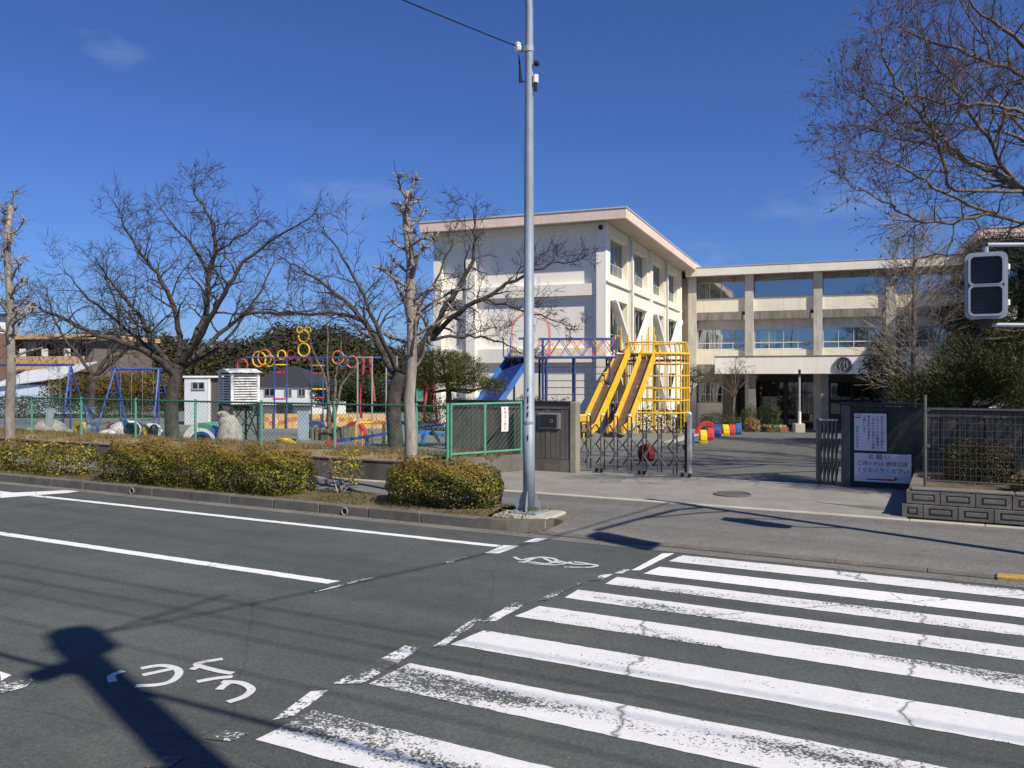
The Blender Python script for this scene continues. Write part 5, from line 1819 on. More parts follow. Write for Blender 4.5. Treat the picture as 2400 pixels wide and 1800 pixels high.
# ------------------------------------------------------------------ more trees
def clump_tree(name, label, base, clumps, m, n, size, seed, trunk=None, bark=None, aspect=0.5, needle=None, cat='tree', group=None, flat=0.7):
    """crown made of many leafy clumps; clumps: (world position, radius)"""
    rng = np.random.default_rng(seed); rr = random.Random(seed)
    t = thing(name, label, cat, base, 0, group)
    b0 = Vector(base)
    parts = []
    for p, r_ in clumps:
        p = Vector(p) - b0
        k = int(n * (r_ / 0.5) ** 2)
        d = rng.normal(0, 1, (k, 3)); d /= np.linalg.norm(d, axis=1, keepdims=True)
        rad = r_ * rng.power(2.2, (k, 1)) * (1 + 0.18 * np.sin(d[:, :1] * 7 + seed))
        P = np.array(tuple(p)) + d * rad * np.array([1, 1, flat])
        if needle:
            parts.append(needles_np(P, d + np.array([0, 0, 0.5]) + rng.normal(0, 0.5, (k, 3)), needle[0], needle[1], rng))
        else:
            parts.append(leaves_np(P, d + np.array([0, 0, 0.4]), size, aspect, 0.6, rng))
    V, F = merge(parts)
    link('crown', np_mesh('crown', V, F, m), t)
    tb = []
    if trunk:
        pts = [Vector(p) - b0 for p in spline(trunk[0], 4)]
        mm = len(pts)
        tb.append((pts, [trunk[1] + (trunk[2] - trunk[1]) * i / (mm - 1) for i in range(mm)]))
        for p, r_ in clumps:
            e = Vector(p) - b0
            s = min(pts, key=lambda w: (w - e).length + max(0, w.z - e.z) * 1.5)
            mid = s.lerp(e, 0.5) + Vector((0, 0, -0.1)) + rnd_dir(rr) * 0.08
            tb.append(([s, mid, e], [trunk[2] * 0.7 + 0.01, trunk[2] * 0.45 + 0.008, 0.008]))
        tubes_obj('trunk', tb, bark or M['bark'], t)
    return t


# ---- big bare tree overhanging from the right; its stem stands outside the picture
rr = random.Random(77)
D0 = 16.6
q = lambda x, y, dz=0.0, D=D0: at(x, y, D + dz)
out = []
bs = Vector((13.6, 18.3, 0.45))
top = Vector((12.9, 17.4, 4.4))
tr_ = [(spline([bs - Vector((0, 0, 0.3)), Vector((13.5, 18.1, 2.0)), top], 4), [0.36 - 0.016 * i for i in range(9)], 9)]
kwb = dict(kids=4, wig=0.26, up=0.03, ang=0.72, shrink=0.64, rmin=0.0048)
c0 = top
L_ = [
    ([c0, q(2480, 520), q(2400, 447), q(2261, 372, -.3), q(2205, 325, -.5), q(2152, 266, -.7), q(2101, 200, -.8), q(2068, 122, -.9), q(2072, 50, -.9)], 0.10),
    ([c0, q(2440, 480, .5), q(2359, 401, .6), q(2315, 325, .6), q(2256, 244, .5), q(2226, 190, .4), q(2184, 136, .3), q(2146, 41, .2), q(2133, -20, .2)], 0.09),
    ([c0, q(2500, 360, -.5), q(2400, 271, -.8), q(2315, 247, -1.0), q(2218, 240, -1.3), q(2117, 225, -1.5), q(2043, 205, -1.6)], 0.08),
    ([c0, q(2520, 300, .5), q(2400, 184, .8), q(2329, 149, .9), q(2247, 117, 1), q(2184, 100, 1.1), q(2110, 65, 1.2), q(2055, 70, 1.2)], 0.09),
    ([c0, q(2540, 220, -.6), q(2400, 108, -1), q(2302, 33, -1.2), q(2242, -30, -1.3)], 0.09),
    ([q(2400, 447), q(2243, 445, -1), q(2205, 363, -1.3), q(2180, 293, -1.5), q(2169, 263, -1.6), q(2148, 195, -1.7), q(2152, 130, -1.7)], 0.05),
    ([c0, q(2440, 540, -.9), q(2330, 500, -1.4), q(2234, 520, -1.8), q(2148, 512, -2.0), q(2062, 470, -2.2), q(2000, 440, -2.3)], 0.06),
    ([q(2330, 500, -1.4), q(2211, 450, -2.2), q(2140, 400, -2.6), q(2070, 370, -2.8), q(2000, 350, -3)], 0.045),
    ([q(2261, 372, -.3), q(2179, 340, .6), q(2094, 320, 1.0), q(2008, 290, 1.3), q(1969, 300, 1.4)], 0.045),
    ([q(2205, 325, -.5), q(2117, 290, -.9), q(2047, 250, -1.0), q(1980, 200, -1.2)], 0.04),
    ([q(2329, 149, .9), q(2290, 60, 1.2), q(2234, -20, 1.4)], 0.05),
    ([c0, q(2500, 600, .8), q(2380, 560, 1.4), q(2260, 590, 1.8), q(2172, 600, 2.0), q(2117, 640, 2.2)], 0.05),
    ([c0, q(2560, 420, 1.5), q(2420, 340, 2.2), q(2300, 300, 2.6), q(2203, 290, 2.8), q(2133, 300, 3.0)], 0.07),
    ([c0, q(2580, 160, 1), q(2450, 20, 1.4), q(2380, -60, 1.5)], 0.09),
    ([c0, Vector((14.5, 16.5, 6.5)), Vector((16.0, 15.5, 8.5)), Vector((17.5, 15, 10))], 0.10),
    ([c0, Vector((13.8, 19.0, 6.5)), Vector((14.8, 20.5, 9)), Vector((15, 21.5, 11))], 0.10),
    ([c0, Vector((12.4, 18.2, 6.5)), Vector((11.6, 19.5, 8.5)), Vector((11.0, 20.5, 10))], 0.10),
]
for P, r0 in L_:
    limb(rr, P, r0 * 0.8, 0.010, out, 4, 4, kidL=1.0, density=1.05, start=0.2, rk=0.5, **kwb)
BT = bare_tree('bare_tree', 'large bare tree with russet twigs overhanging from the upper right', bs, tr_, out, (M['barkr'], M['twigr']))
# last withered leaves and seed pods dangling from its twigs
ends = np.array([tuple(p[-1] - bs) for p, r_, dpt in out if dpt <= 0])
rng = np.random.default_rng(5)
sel = ends[rng.integers(0, len(ends), 2600)] + rng.normal(0, 0.02, (2600, 3))
V, F = leaves_np(sel - np.array([0, 0, 0.03]), rng.normal(0, 1, sel.shape), 0.075, 0.35, 0.5, rng, 1.6)
o = link('withered_leaves', np_mesh('withered_leaves', V, F, leaf_mat('withered_leaf', [(0.07, 0.04, 0.035), (0.12, 0.07, 0.05), (0.17, 0.10, 0.07)], 0.7, 0.1)), BT); o['kind'] = 'stuff'

# ---- slender bare conifer in front of the entrance wing
def redwood(base, h, w, seed, label):
    rr = random.Random(seed)
    t = thing('bare_conifer', label, 'tree', base)
    tk = MB(); tk.tube([(0, 0, -0.3), (0.02, 0, h * 0.5), (0.05, 0.02, h)], [0.11, 0.07, 0.012], 8); tk.build('trunk', M['barkr'], t, smooth=True)
    out = []
    for k in range(120):
        f = 0.2 + 0.79 * k / 119
        a = k * 2.399
        L = w * (0.35 + 0.65 * math.sin(min(1.0, (1 - f) * 1.25 + 0.1) * math.pi / 2)) * rr.uniform(0.7, 1.1)
        d = Vector((math.cos(a), math.sin(a), rr.uniform(0.5, 0.9)))
        branch(rr, Vector((0.03 * f, 0.01, h * f)), d, L * 0.62, 0.016 * (1.2 - f), 2, out, 4, 0.16, 0.06, 0.6, 0.6, 0.006, 4)
    o = tubes_obj('twigs', [(p, r_) for p, r_, _ in out], M['twigt'], t); o['kind'] = 'stuff'
    return t
redwood(on(2140, 25.0), 6.9, 1.9, 3, 'slender bare conifer with fine tan twigs in front of the entrance wing')

# ---- evergreens on the right
rr = random.Random(5)
cl = []
for k in range(58):
    x = rr.uniform(2110, 2440); y = rr.uniform(765, 940)
    if y < 880 - (x - 2120) * 0.7: continue
    cl.append((at(x, y, rr.uniform(19.5, 23)), rr.uniform(0.35, 0.6)))
for k in range(16):
    cl.append((at(rr.uniform(2150, 2420), rr.uniform(880, 945), rr.uniform(19.5, 22)), rr.uniform(0.35, 0.5)))
NEED2 = leaf_mat('dark_pine_needles', [(0.016, 0.024, 0.007), (0.03, 0.04, 0.01), (0.06, 0.065, 0.016), (0.11, 0.10, 0.028)], 0.5, 0.06)  # darker needle tones for this pine
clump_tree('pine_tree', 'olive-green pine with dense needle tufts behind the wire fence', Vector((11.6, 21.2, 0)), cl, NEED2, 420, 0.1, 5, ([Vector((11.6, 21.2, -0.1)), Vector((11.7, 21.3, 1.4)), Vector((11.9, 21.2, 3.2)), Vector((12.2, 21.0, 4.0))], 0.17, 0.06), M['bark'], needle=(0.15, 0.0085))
cl = []
for k in range(70):
    x = rr.uniform(2240, 2560); y = rr.uniform(575, 900)
    if y < 670 - (x - 2240) * 1.0: continue
    cl.append((at(x, y, rr.uniform(24, 27.5)), rr.uniform(0.5, 0.8)))
clump_tree('evergreen_tree', 'tall dark evergreen behind the pedestrian signal at right', Vector((16.0, 26.0, 0)), cl, NEEDD, 420, 0.11, 9, ([Vector((16.0, 26.0, -0.2)), Vector((16, 26, 3)), Vector((16.0, 26, 6.0))], 0.22, 0.06), M['bark'], needle=(0.17, 0.011))
cl = [(at(rr.uniform(2035, 2130), rr.uniform(815, 935), rr.uniform(27, 29)), rr.uniform(0.35, 0.55)) for k in range(22)]
cl += [(at(rr.uniform(2040, 2085), rr.uniform(800, 840), 27), 0.35) for k in range(4)]
clump_tree('evergreen_shrub', 'dark twiggy evergreen bush left of the olive pine', on(2070, 27), cl, LEAF_D, 340, 0.075, 12, ([on(2070, 27), at(2070, 900, 27), at(2065, 820, 27)], 0.08, 0.03), M['bark'])
cl = [(at(rr.uniform(2130, 2480), rr.uniform(960, 1060), rr.uniform(20, 23)), rr.uniform(0.4, 0.6)) for k in range(26)]
clump_tree('evergreen_shrub', 'dark undergrowth behind the ribbed boundary wall at right', Vector((11.5, 21.5, 0)), cl, LEAF_D, 300, 0.08, 13)
# pine in the bed just beyond the right edge; it shades the gate wall and its signs
cl = []
for k in range(90):
    a = rr.uniform(0, 6.28); q_ = rr.uniform(0, 1.65); zz = rr.uniform(2.2, 7.9)
    c_ = RF(3.4, 15.95, 0)
    q_ *= 1.0 if zz < 5 else 0.7
    cl.append((Vector((c_.x + q_ * math.cos(a), c_.y + q_ * math.sin(a), zz)), rr.uniform(0.32, 0.55)))
clump_tree('pine_tree', 'garden pine in the planting bed just past the right edge', RF(3.4, 15.95, 0.45), cl, NEED, 300, 0.1, 25, ([RF(3.4, 15.95, 0.4), RF(3.35, 15.95, 2.5), RF(3.45, 16.0, 6.5)], 0.15, 0.05), M['bark'], needle=(0.15, 0.0085))
# clipped azalea and dead leaves in the bed
hedge('clipped_shrub', 'rounded brown-green clipped shrub behind the wire fence', -0.05, 1.05, 15.7, 16.9, 0.45, 1.15, 11000, 33, [LEAF_B, LEAF_D], cat='shrub', size=0.035, holes=1.5, taper=0.1, frac=0.5)
hedge('dead_fern', 'heap of tan dead leaves at the right end of the bed', 0.9, 2.4, 14.95, 15.5, 0.43, 0.75, 2600, 35, [DRY], cat='plant', size=0.07, holes=1.0)

# ---- pine beside the blue slide
rr = random.Random(8)
cl = []
for (x, y) in ((985, 850), (1005, 835), (1035, 833), (1070, 838), (1095, 850), (1115, 868), (1000, 875), (1030, 870), (1065, 868), (1095, 880), (985, 890), (1015, 895), (1050, 893), (1085, 900), (1140, 905), (1160, 905), (1120, 895), (970, 905), (1035, 850), (1065, 850)):
    cl.append((at(x, y, 25.5 + rr.uniform(-0.7, 0.7)), rr.uniform(0.32, 0.46)))
clump_tree('pine_tree', 'low spreading pine left of the blue slide', on(1052, 25.5), cl, NEED, 950, 0.1, 15, ([on(1052, 25.5), at(1052, 930, 25.5), at(1048, 890, 25.5)], 0.12, 0.06), M['bark'], needle=(0.12, 0.008), flat=0.6)
# ---- cloud-pruned tree right of the yellow cage
cl = [(at(x, y, 38 + rr.uniform(-.4, .4)), rr.uniform(0.25, 0.38)) for x, y in ((1612, 870), (1628, 866), (1640, 876), (1620, 885), (1634, 890), (1610, 895))]
clump_tree('topiary_tree', 'small cloud-pruned tree just right of the yellow climbing cage', on(1602, 38), cl, LEAF_D, 500, 0.06, 17, ([on(1602, 38), at(1608, 960, 38), at(1620, 925, 38), at(1625, 885, 38)], 0.07, 0.03), M['barkr'])
# ---- small bare sapling before the entrance
rr = random.Random(91); out = []
bs = on(1718, 43)
tr_ = [(spline([bs, at(1719, 960, 43), at(1722, 930, 43)], 3), [0.07, .066, .062, .058, .055, .05, .045], 9)]
for (x, y, dz) in ((1700, 890, .2), (1715, 880, -.3), (1735, 870, .3), (1745, 895, 0), (1690, 905, -.2), (1725, 862, 0)):
    limb(rr, [at(1722, 932, 43), at((1722 + x) / 2, (925 + y) / 2, 43 + dz / 2), at(x, y, 43 + dz)], 0.03, 0.012, out, 3, 4, kidL=0.8, density=0.9, kids=4, wig=0.2, up=0.05, ang=0.7, shrink=0.65, rmin=0.006)
bare_tree('sapling', 'small bare white-stemmed tree in front of the entrance porch', bs, tr_, out, (M['barkr'], M['twigr']))


def bush_at(name, label, px0, px1, ytop, D, depth, n, seed, mats, size=0.06, cat='hedge', group=None, rz=BZ, **kw):
    p0 = on(px0, D); p1 = on(px1, D)
    w = (p1 - p0).length
    z1 = at(px0, ytop, D).z
    o = Vector((p0.x, p0.y, 0))
    zz = min(p0.z, p1.z)
    return hedge(name, label, 0, w, 0, depth, zz - 0.05, z1, n, seed, mats, cat, group, size=size, rz=rz, origin=o, **kw)

bush_at('hedge', 'low dark hedge at the foot of the entrance wing, behind the coloured tyres', 1640, 1735, 966, 40.5, 1.2, 5000, 41, [LEAF_D, LEAF_B], frac=0.15, holes=2)
bush_at('clipped_shrub', 'tall rounded clipped evergreen by the entrance porch', 1778, 1826, 936, 44, 1.3, 4500, 43, [LEAF_D], cat='shrub', holes=3)
bush_at('clipped_shrub', 'square-topped clipped shrub left of the tall rounded evergreen', 1736, 1778, 948, 44.5, 1.1, 3600, 44, [LEAF_D, LEAF_Y], cat='shrub', holes=3, frac=0.3)
bush_at('dried_shrub', 'tan dried ornamental plant beside the brick flower bed', 1744, 1780, 980, 42.5, 0.8, 1800, 45, [DRY], cat='plant', size=0.09, holes=1.5)
bush_at('hedge', 'dark hedge along the foot of the cream classroom block', 985, 1345, 928, 34.6, 0.9, 14000, 46, [LEAF_D], holes=3, size=0.07, round_ends=False)
bush_at('hedge', 'dark hedge bordering the far side of the playground, behind the swings', -130, 400, 925, 44, 1.2, 20000, 47, [LEAF_D, LEAF_B], holes=3, size=0.085, frac=0.12, rz=R(4))
bush_at('hedge', 'dark clipped hedge behind the yellow cage slides', 1340, 1600, 952, 36.6, 0.8, 7000, 48, [LEAF_D], holes=3, size=0.07)

# brick bed with flowers, posts by the porch
D = 44.5
p0, p1 = on(1772, D), on(1848, D)
fb = thing('flower_bed', 'low red-brick bed of yellow and white flowers by the porch', 'flower bed', p0, math.atan2(p1.y - p0.y, p1.x - p0.x))
Lb = (p1 - p0).length
brk = mat('red_brick', (0.28, 0.11, 0.075), 0.9, 0.25, 6, None, 0.15, 20)
for c in range(3):
    x = 0.0 if c % 2 == 0 else -0.11
    while x < Lb - 0.05:
        a_, b_ = max(0, x), min(Lb, x + 0.21)
        if b_ - a_ > 0.03:
            MB().bx(a_ + 0.004, b_ - 0.004, 0, 0.1, 0.0 + c * 0.085, 0.08 + c * 0.085).build('brick', brk, fb)
        x += 0.22
MB().bx(0.0, Lb, 0.1, 0.8, 0, 0.24).build('soil', M['soil'], fb)
rng = np.random.default_rng(3)
P = np.stack([rng.uniform(0.05, Lb - 0.05, 500), rng.uniform(0.05, 0.75, 500), rng.uniform(0.24, 0.36, 500)], 1)
V, F = leaves_np(P, np.tile([0, -0.4, 1.0], (500, 1)), 0.08, 0.9, 0.4, rng)
o = link('flowers', np_mesh('flowers', V, F, leaf_mat('petals', [(0.6, 0.45, 0.03), (0.7, 0.65, 0.5), (0.06, 0.1, 0.02), (0.05, 0.08, 0.02), (0.65, 0.55, 0.1)], 0.6, 0.2)), fb); o['kind'] = 'stuff'
for px, lab in ((1874, 'slim post with a black top and concrete foot, left of the emblem'), (2076, 'slim post with a black top, right of the emblem')):
    D = 45.5
    b0 = on(px, D)
    t = thing('porch_post', lab, 'post', b0)
    h = at(px, 866, D).z - b0.z
    MB().cyl((0, 0), 0.05, 0, h - 0.4, 10).build('shaft', M['alum'], t)
    MB().cyl((0, 0), 0.07, h - 0.4, h, 10).build('top', M['black'], t)
    MB().cyl((0, 0), 0.085, 0.05, 1.15, 10).build('sleeve', M['white'], t)
    MB().cbox(-0.32, 0.24, -0.2, 0.25, -0.1, 0.5, 0.03).build('foot', M['edge'], t)
# ------------------------------------------------------------------ playground
def along(p0, p1):
    return math.atan2(p1.y - p0.y, p1.x - p0.x)

TYRE = {}
def tyre_mesh(R0, r0, half, m, key):
    """standing rubber tyre, sunk into the ground; axis along x"""
    k_ = (key, half)
    if k_ in TYRE: return TYRE[k_]
    bb = MB()
    n, kk = 28, 8
    prof = [(R0 - 0.02, -r0), (R0 + 0.0, -r0 * 0.8), (R0, 0), (R0, r0 * 0.8), (R0 - 0.02, r0), (R0 * 0.62, r0 * 0.92), (R0 * 0.58, 0), (R0 * 0.62, -r0 * 0.92)]
    vs, fs = [], []
    for i in range(n):
        a = 2 * math.pi * i / n
        tr = 0.008 if i % 2 else 0.0
        for j, (q_, x) in enumerate(prof):
            rr_ = q_ - (tr if j in (1, 2, 3) else 0)
            vs.append((x, rr_ * math.cos(a), rr_ * math.sin(a)))
    for i in range(n):
        i2 = (i + 1) % n
        for j in range(8):
            j2 = (j + 1) % 8
            fs.append((i * 8 + j, i * 8 + j2, i2 * 8 + j2, i2 * 8 + j))
    bb.add(vs, fs)
    TYRE[k_] = bb.mesh('tyre', m)
    return TYRE[k_]

rub = {'yellow': mat('yellow_rubber', (0.78, 0.46, 0.02), 0.7, 0.2, 8), 'red': mat('red_rubber', (0.50, 0.035, 0.035), 0.7, 0.2, 8), 'blue': mat('blue_rubber', (0.02, 0.09, 0.30), 0.7, 0.2, 8)}
def tyre(px, D, col, label, R0=0.31, r0=0.115, lift=0.13, rz=0.2, group='painted tyres sunk in the ground'):
    p = on(px, D)
    o = link('tyre', tyre_mesh(R0, r0, 0, rub[col], col + str(R0)), None, (p.x, p.y, p.z + lift), rz)
    return tag(o, label, 'tyre', group)

tyre(1648, 27.8, 'yellow', 'nearest yellow tyre of the row beside the drive', rz=-0.15)
tyre(1665, 29.0, 'red', 'nearest red tyre of the row beside the drive', rz=-0.2)
tyre(1682, 30.6, 'blue', 'middle blue tyre of the row beside the drive', R0=0.33, rz=-0.25)
tyre(1700, 31.8, 'yellow', 'farther yellow tyre of the row beside the drive', rz=-0.1)
tyre(1716, 33.0, 'red', 'farther red tyre of the row beside the drive', rz=-0.2)
tyre(1731, 34.2, 'blue', 'farthest blue tyre of the row beside the drive', R0=0.36, rz=-0.25)
tyre(1656, 33.6, 'red', 'large red tyre arch facing the road behind the tyre row', R0=0.44, r0=0.12, lift=0.1, rz=1.45)
tyre(1617, 26.5, 'blue', 'blue tyre beside the end post of the folding gate', rz=-0.3)
tyre(740, 31.5, 'blue', 'blue tyre arch beside the grey slab in the playground', R0=0.44, r0=0.12, lift=0.12, rz=1.5)
tyre(832, 31.0, 'red', 'red tyre arch in front of the painted low wall', R0=0.44, r0=0.12, lift=0.12, rz=1.3)
tyre(665, 25.2, 'yellow', 'big half-buried yellow tyre just inside the green fence', R0=0.46, r0=0.16, lift=-0.10, rz=1.45)
tyre(190, 32.5, 'yellow', 'yellow tyre among the concrete animals at left', R0=0.36, rz=1.2, lift=0.1)
tyre(268, 32.0, 'red', 'red tyre beside the white concrete animal', R0=0.36, rz=1.3, lift=0.08)
tyre(470, 25.4, 'red', 'red tyre in front of the painted arch tunnel', R0=0.3, rz=1.1, lift=-0.02)
rub['shaded_red'] = mat('shade_dimmed_red', (0.20, 0.02, 0.025), 0.8, 0.25, 8)  # red darkened in the colour itself, for an object standing in shade
tyre(1515, 21.8, 'shaded_red', 'dim red cone-like object, modelled as a tyre, behind the folding gate', R0=0.26, r0=0.10, lift=0.2, rz=0.5)  # tyre mesh stands in for a cone-like red object

# ---- yellow double slide with cage
base = on(1500, 32.3)
ys = thing('double_slide', 'yellow twin slide rising to a round yellow climbing cage', 'slide', base)
def L0(p): return p - base
chm = mat('slide_bed', (0.13, 0.085, 0.06), 0.35, 0.3, 4, None, 0.2, 20)
slides = [((1382, 1372, 31.0), (1458, 33.6)), ((1456, 0, 31.0), (1521, 33.6))]
for (xb, _, db), (xt, dt) in slides:
    T = at(xt, 829, dt); Bt = on(xb, db); Bt.z = 0.32
    run = on(xb - 14, db - 0.9); run.z = 0.22
    side = (T - Bt); side = Vector((side.y, -side.x, 0)).normalized() * 0.26
    bed = MB()
    path = [run, Bt, Bt.lerp(T, 0.5) - Vector((0, 0, 0.04)), T]
    for i in range(3):
        a_, b_ = L0(path[i]), L0(path[i + 1])
        bed.add([a_ - side, a_ + side, b_ + side, b_ - side, a_ - side - Vector((0, 0, .03)), a_ + side - Vector((0, 0, .03)), b_ + side - Vector((0, 0, .03)), b_ - side - Vector((0, 0, .03))], [(0, 1, 2, 3), (7, 6, 5, 4), (0, 4, 5, 1), (2, 6, 7, 3)])
    bed.build('slide_bed', chm, ys)
    for s in (-1, 1):
        rl = MB()
        for i in range(3):
            a_, b_ = L0(path[i]) + side * s * 1.1 + Vector((0, 0, 0.06)), L0(path[i + 1]) + side * s * 1.1 + Vector((0, 0, 0.06))
            rl.bar(a_, b_, 0.10, 0.26)
        rl.tube([L0(T) + side * s * 1.1, L0(T) + side * s * 1.1 + Vector((0, 0.1, 0.75))], 0.03, 8)
        rl.build('side_rail', M['yellow'], ys)
    lg = MB(); lg.tube([L0(run) - Vector((0, 0, 0.05)), L0(run) - Vector((0, 0, 0.3))], 0.03, 8); lg.tube([L0(Bt.lerp(T, .55)), L0(Vector((Bt.lerp(T, .55).x, Bt.lerp(T, .55).y, 0)))], 0.035, 8)
    lg.build('leg', M['yellow'], ys)
# cage: verticals and hoops
cc = at(1538, 881, 34.6); cc = L0(Vector((cc.x, cc.y, 0)))
Rc = 1.35
hoops = [0.75, 1.25, 1.75, 2.25, 2.75, 3.15, 3.62]
for z in hoops:
    MB().ring((cc.x, cc.y, z), Rc * (1.0 if z < 3.5 else 0.93), 0.03 if z != 3.15 else 0.05, (0, 0, 1), 28, 6).build('hoop', M['yellow'], ys)
for k in range(34):
    a = 2 * math.pi * k / 34
    p = Vector((cc.x + Rc * math.cos(a), cc.y + Rc * math.sin(a), 0))
    MB().tube([p - Vector((0, 0, 0.1)), p + Vector((0, 0, 3.15)), Vector((cc.x + Rc * .93 * math.cos(a), cc.y + Rc * .93 * math.sin(a), 3.62))], 0.018, 6).build('bar', M['yellow'], ys)
pf = MB()
pf.cyl((cc.x, cc.y), Rc * 0.98, 2.86, 2.92, 24)
pf.build('platform', M['dark'], ys)
for x in (1455, 1488, 1520, 1533):
    p = L0(at(x, 822, 33.7)); MB().tube([p, p + Vector((0, 0, 0.95 if x != 1488 else 0.7))], 0.03, 8).build('post', M['yellow'], ys)
pf = MB(); p0, p1 = L0(at(1447, 830, 33.9)), L0(at(1540, 830, 33.9)); pf.bar(p0 + Vector((0, 0.5, -0.05)), p1 + Vector((0, 0.5, -0.05)), 1.1, 0.06); pf.build('platform', M['dark'], ys)
for x in (1450, 1485, 1535):
    p = L0(at(x, 830, 34.2)); MB().tube([p, Vector((p.x, p.y, -0.1))], 0.04, 8).build('leg', M['yellow'] if x != 1485 else M['white'], ys)
# small yellow spring rider at its foot
p = on(1358, 30.2); sr = thing('spring_rider', 'small yellow rocking toy at the foot of the twin slide', 'rider', p)
MB().cbox(-0.25, 0.35, -0.12, 0.12, 0.55, 0.85, 0.05).build('body', M['yellow'], sr); MB().cyl((0, 0), 0.1, 0, 0.55, 10).build('spring', M['black'], sr)

# ---- blue slide and bridge
base = on(1300, 33.0)
bs_ = thing('slide_bridge', 'blue slide with a raised lattice-railed bridge leading to the yellow cage', 'slide', base)
zt = 3.02
DB = 33.0
def X_(px, D=DB): return (px - 1200) / 1940 * D - base.x
x0, x1 = X_(1180), X_(1440)
dk = MB(); dk.bx(x0, x1, -0.5, 0.5, zt - 0.06, zt); dk.build('deck', mat('deck_navy', (0.03, 0.045, 0.12), 0.6, 0.2), bs_)
for y in (-0.5, 0.5):
    MB().tube([(x0, y, zt - 0.03), (x1, y, zt - 0.03)], 0.045, 8).build('edge_beam', M['blue'], bs_)
xa = X_(1262)
for y in (-0.5, 0.5):
    MB().tube([(xa, y, zt + 0.70), (x1 - 0.1, y, zt + 0.70), (x1, y, zt + 0.62), (x1, y, zt)], 0.03, 8).build('top_rail', M['blue'], bs_)
    cols_ = [M['pinkp'], M['yellow'], M['blue'], M['red']]
    n_ = 7
    w_ = (x1 - xa) / n_
    for k in range(n_):
        for s in (0, 1):
            a_ = (xa + w_ * k, y, zt + (0.02 if s else 0.68)); b_ = (xa + w_ * (k + 1), y, zt + (0.68 if s else 0.02))
            MB().tube([a_, b_], 0.014, 6).build('lattice_bar', cols_[(k + s * 2) % 4], bs_)
for px in (1280, 1345, 1425, 1272):
    for y in (-0.5, 0.5):
        MB().tube([(X_(px), y, -0.1), (X_(px), y, zt if px != 1272 else zt + 0.7)], 0.04 if px != 1272 else 0.03, 8).build('post', M['blue'], bs_)
for k in range(5):
    z = zt - 0.42 - 0.27 * k
    MB().tube([(X_(1268), -0.52, z), (X_(1424), -0.52, z)], 0.016, 6).build('climbing_bar', mat('navy_bar', (0.05, 0.06, 0.10), 0.5) if k == 0 else bpy.data.materials['navy_bar'], bs_)
# slide chute
Tm = Vector((X_(1222), 0, zt)); Bm = Vector((X_(1110, 31.0), on(1110, 31.0).y - base.y - 0.4, 0.35))
sd = (Tm - Bm); sd = Vector((sd.y, -sd.x, 0)).normalized() * 0.52
sb = MB()
for a_, b_ in ((Bm, Tm), (Bm + Vector((-0.6, -0.5, -0.06)), Bm)):
    sb.add([a_ - sd, a_ + sd, b_ + sd, b_ - sd, a_ - sd - Vector((0, 0, .04)), a_ + sd - Vector((0, 0, .04)), b_ + sd - Vector((0, 0, .04)), b_ - sd - Vector((0, 0, .04))], [(0, 1, 2, 3), (7, 6, 5, 4), (0, 4, 5, 1), (2, 6, 7, 3), (0, 3, 7, 4), (1, 5, 6, 2)])
sb.build('slide_bed', mat('slide_navy', (0.02, 0.035, 0.14), 0.35, 0.15, 3), bs_)
for s in (-1, 1):
    MB().bar(Bm + sd * s * 1.05 + Vector((0, 0, 0.08)), Tm + sd * s * 1.05 + Vector((0, 0, 0.08)), 0.06, 0.22).build('side_rail', M['bluel'], bs_)
for px in (1180, 1228, 1196, 1245):
    for y in (-0.5, 0.5):
        MB().tube([(X_(px), y, zt), (X_(px), y, zt + 0.72)], 0.022, 6).build('rail_post', M['blue'], bs_)
for y in (-0.5, 0.5):
    MB().tube([(X_(1215), y, zt + 0.72), (X_(1245), y, zt + 0.72)], 0.022, 6).build('top_rail', M['blue'], bs_)
for px in (1205, 1265):
    MB().tube([(X_(px), 0.3, -0.1), (X_(px), 0.3, zt)], 0.045, 8).build('post', M['dark'], bs_)
# red hoops over the landing
for y in (-0.5, 0.5):
    MB().ring(((X_(1200) + X_(1288)) / 2, y, zt + 1.0), (X_(1288) - X_(1200)) / 2, 0.022, (0, 1, 0), 16, 6, 0, math.pi).build('hoop', M['pinkp'], bs_)
    for px in (1200, 1288):
        MB().tube([(X_(px), y, zt), (X_(px), y, zt + 1.0)], 0.02, 6).build('hoop_post', M['pinkp'], bs_)
MB().ring((X_(1244), 0, zt + 1.0), 0.5, 0.02, (1, 0, 0), 16, 6, 0, math.pi).build('hoop', M['pinkp'], bs_)
MB().ball((X_(1244), 0, zt + 1.83), 0.07, 8, 6).build('knob', M['red'], bs_)
MB().tube([(X_(1244), 0, zt + 1.5), (X_(1244), 0, zt + 1.83)], 0.015, 6).build('knob_stem', M['pinkp'], bs_)

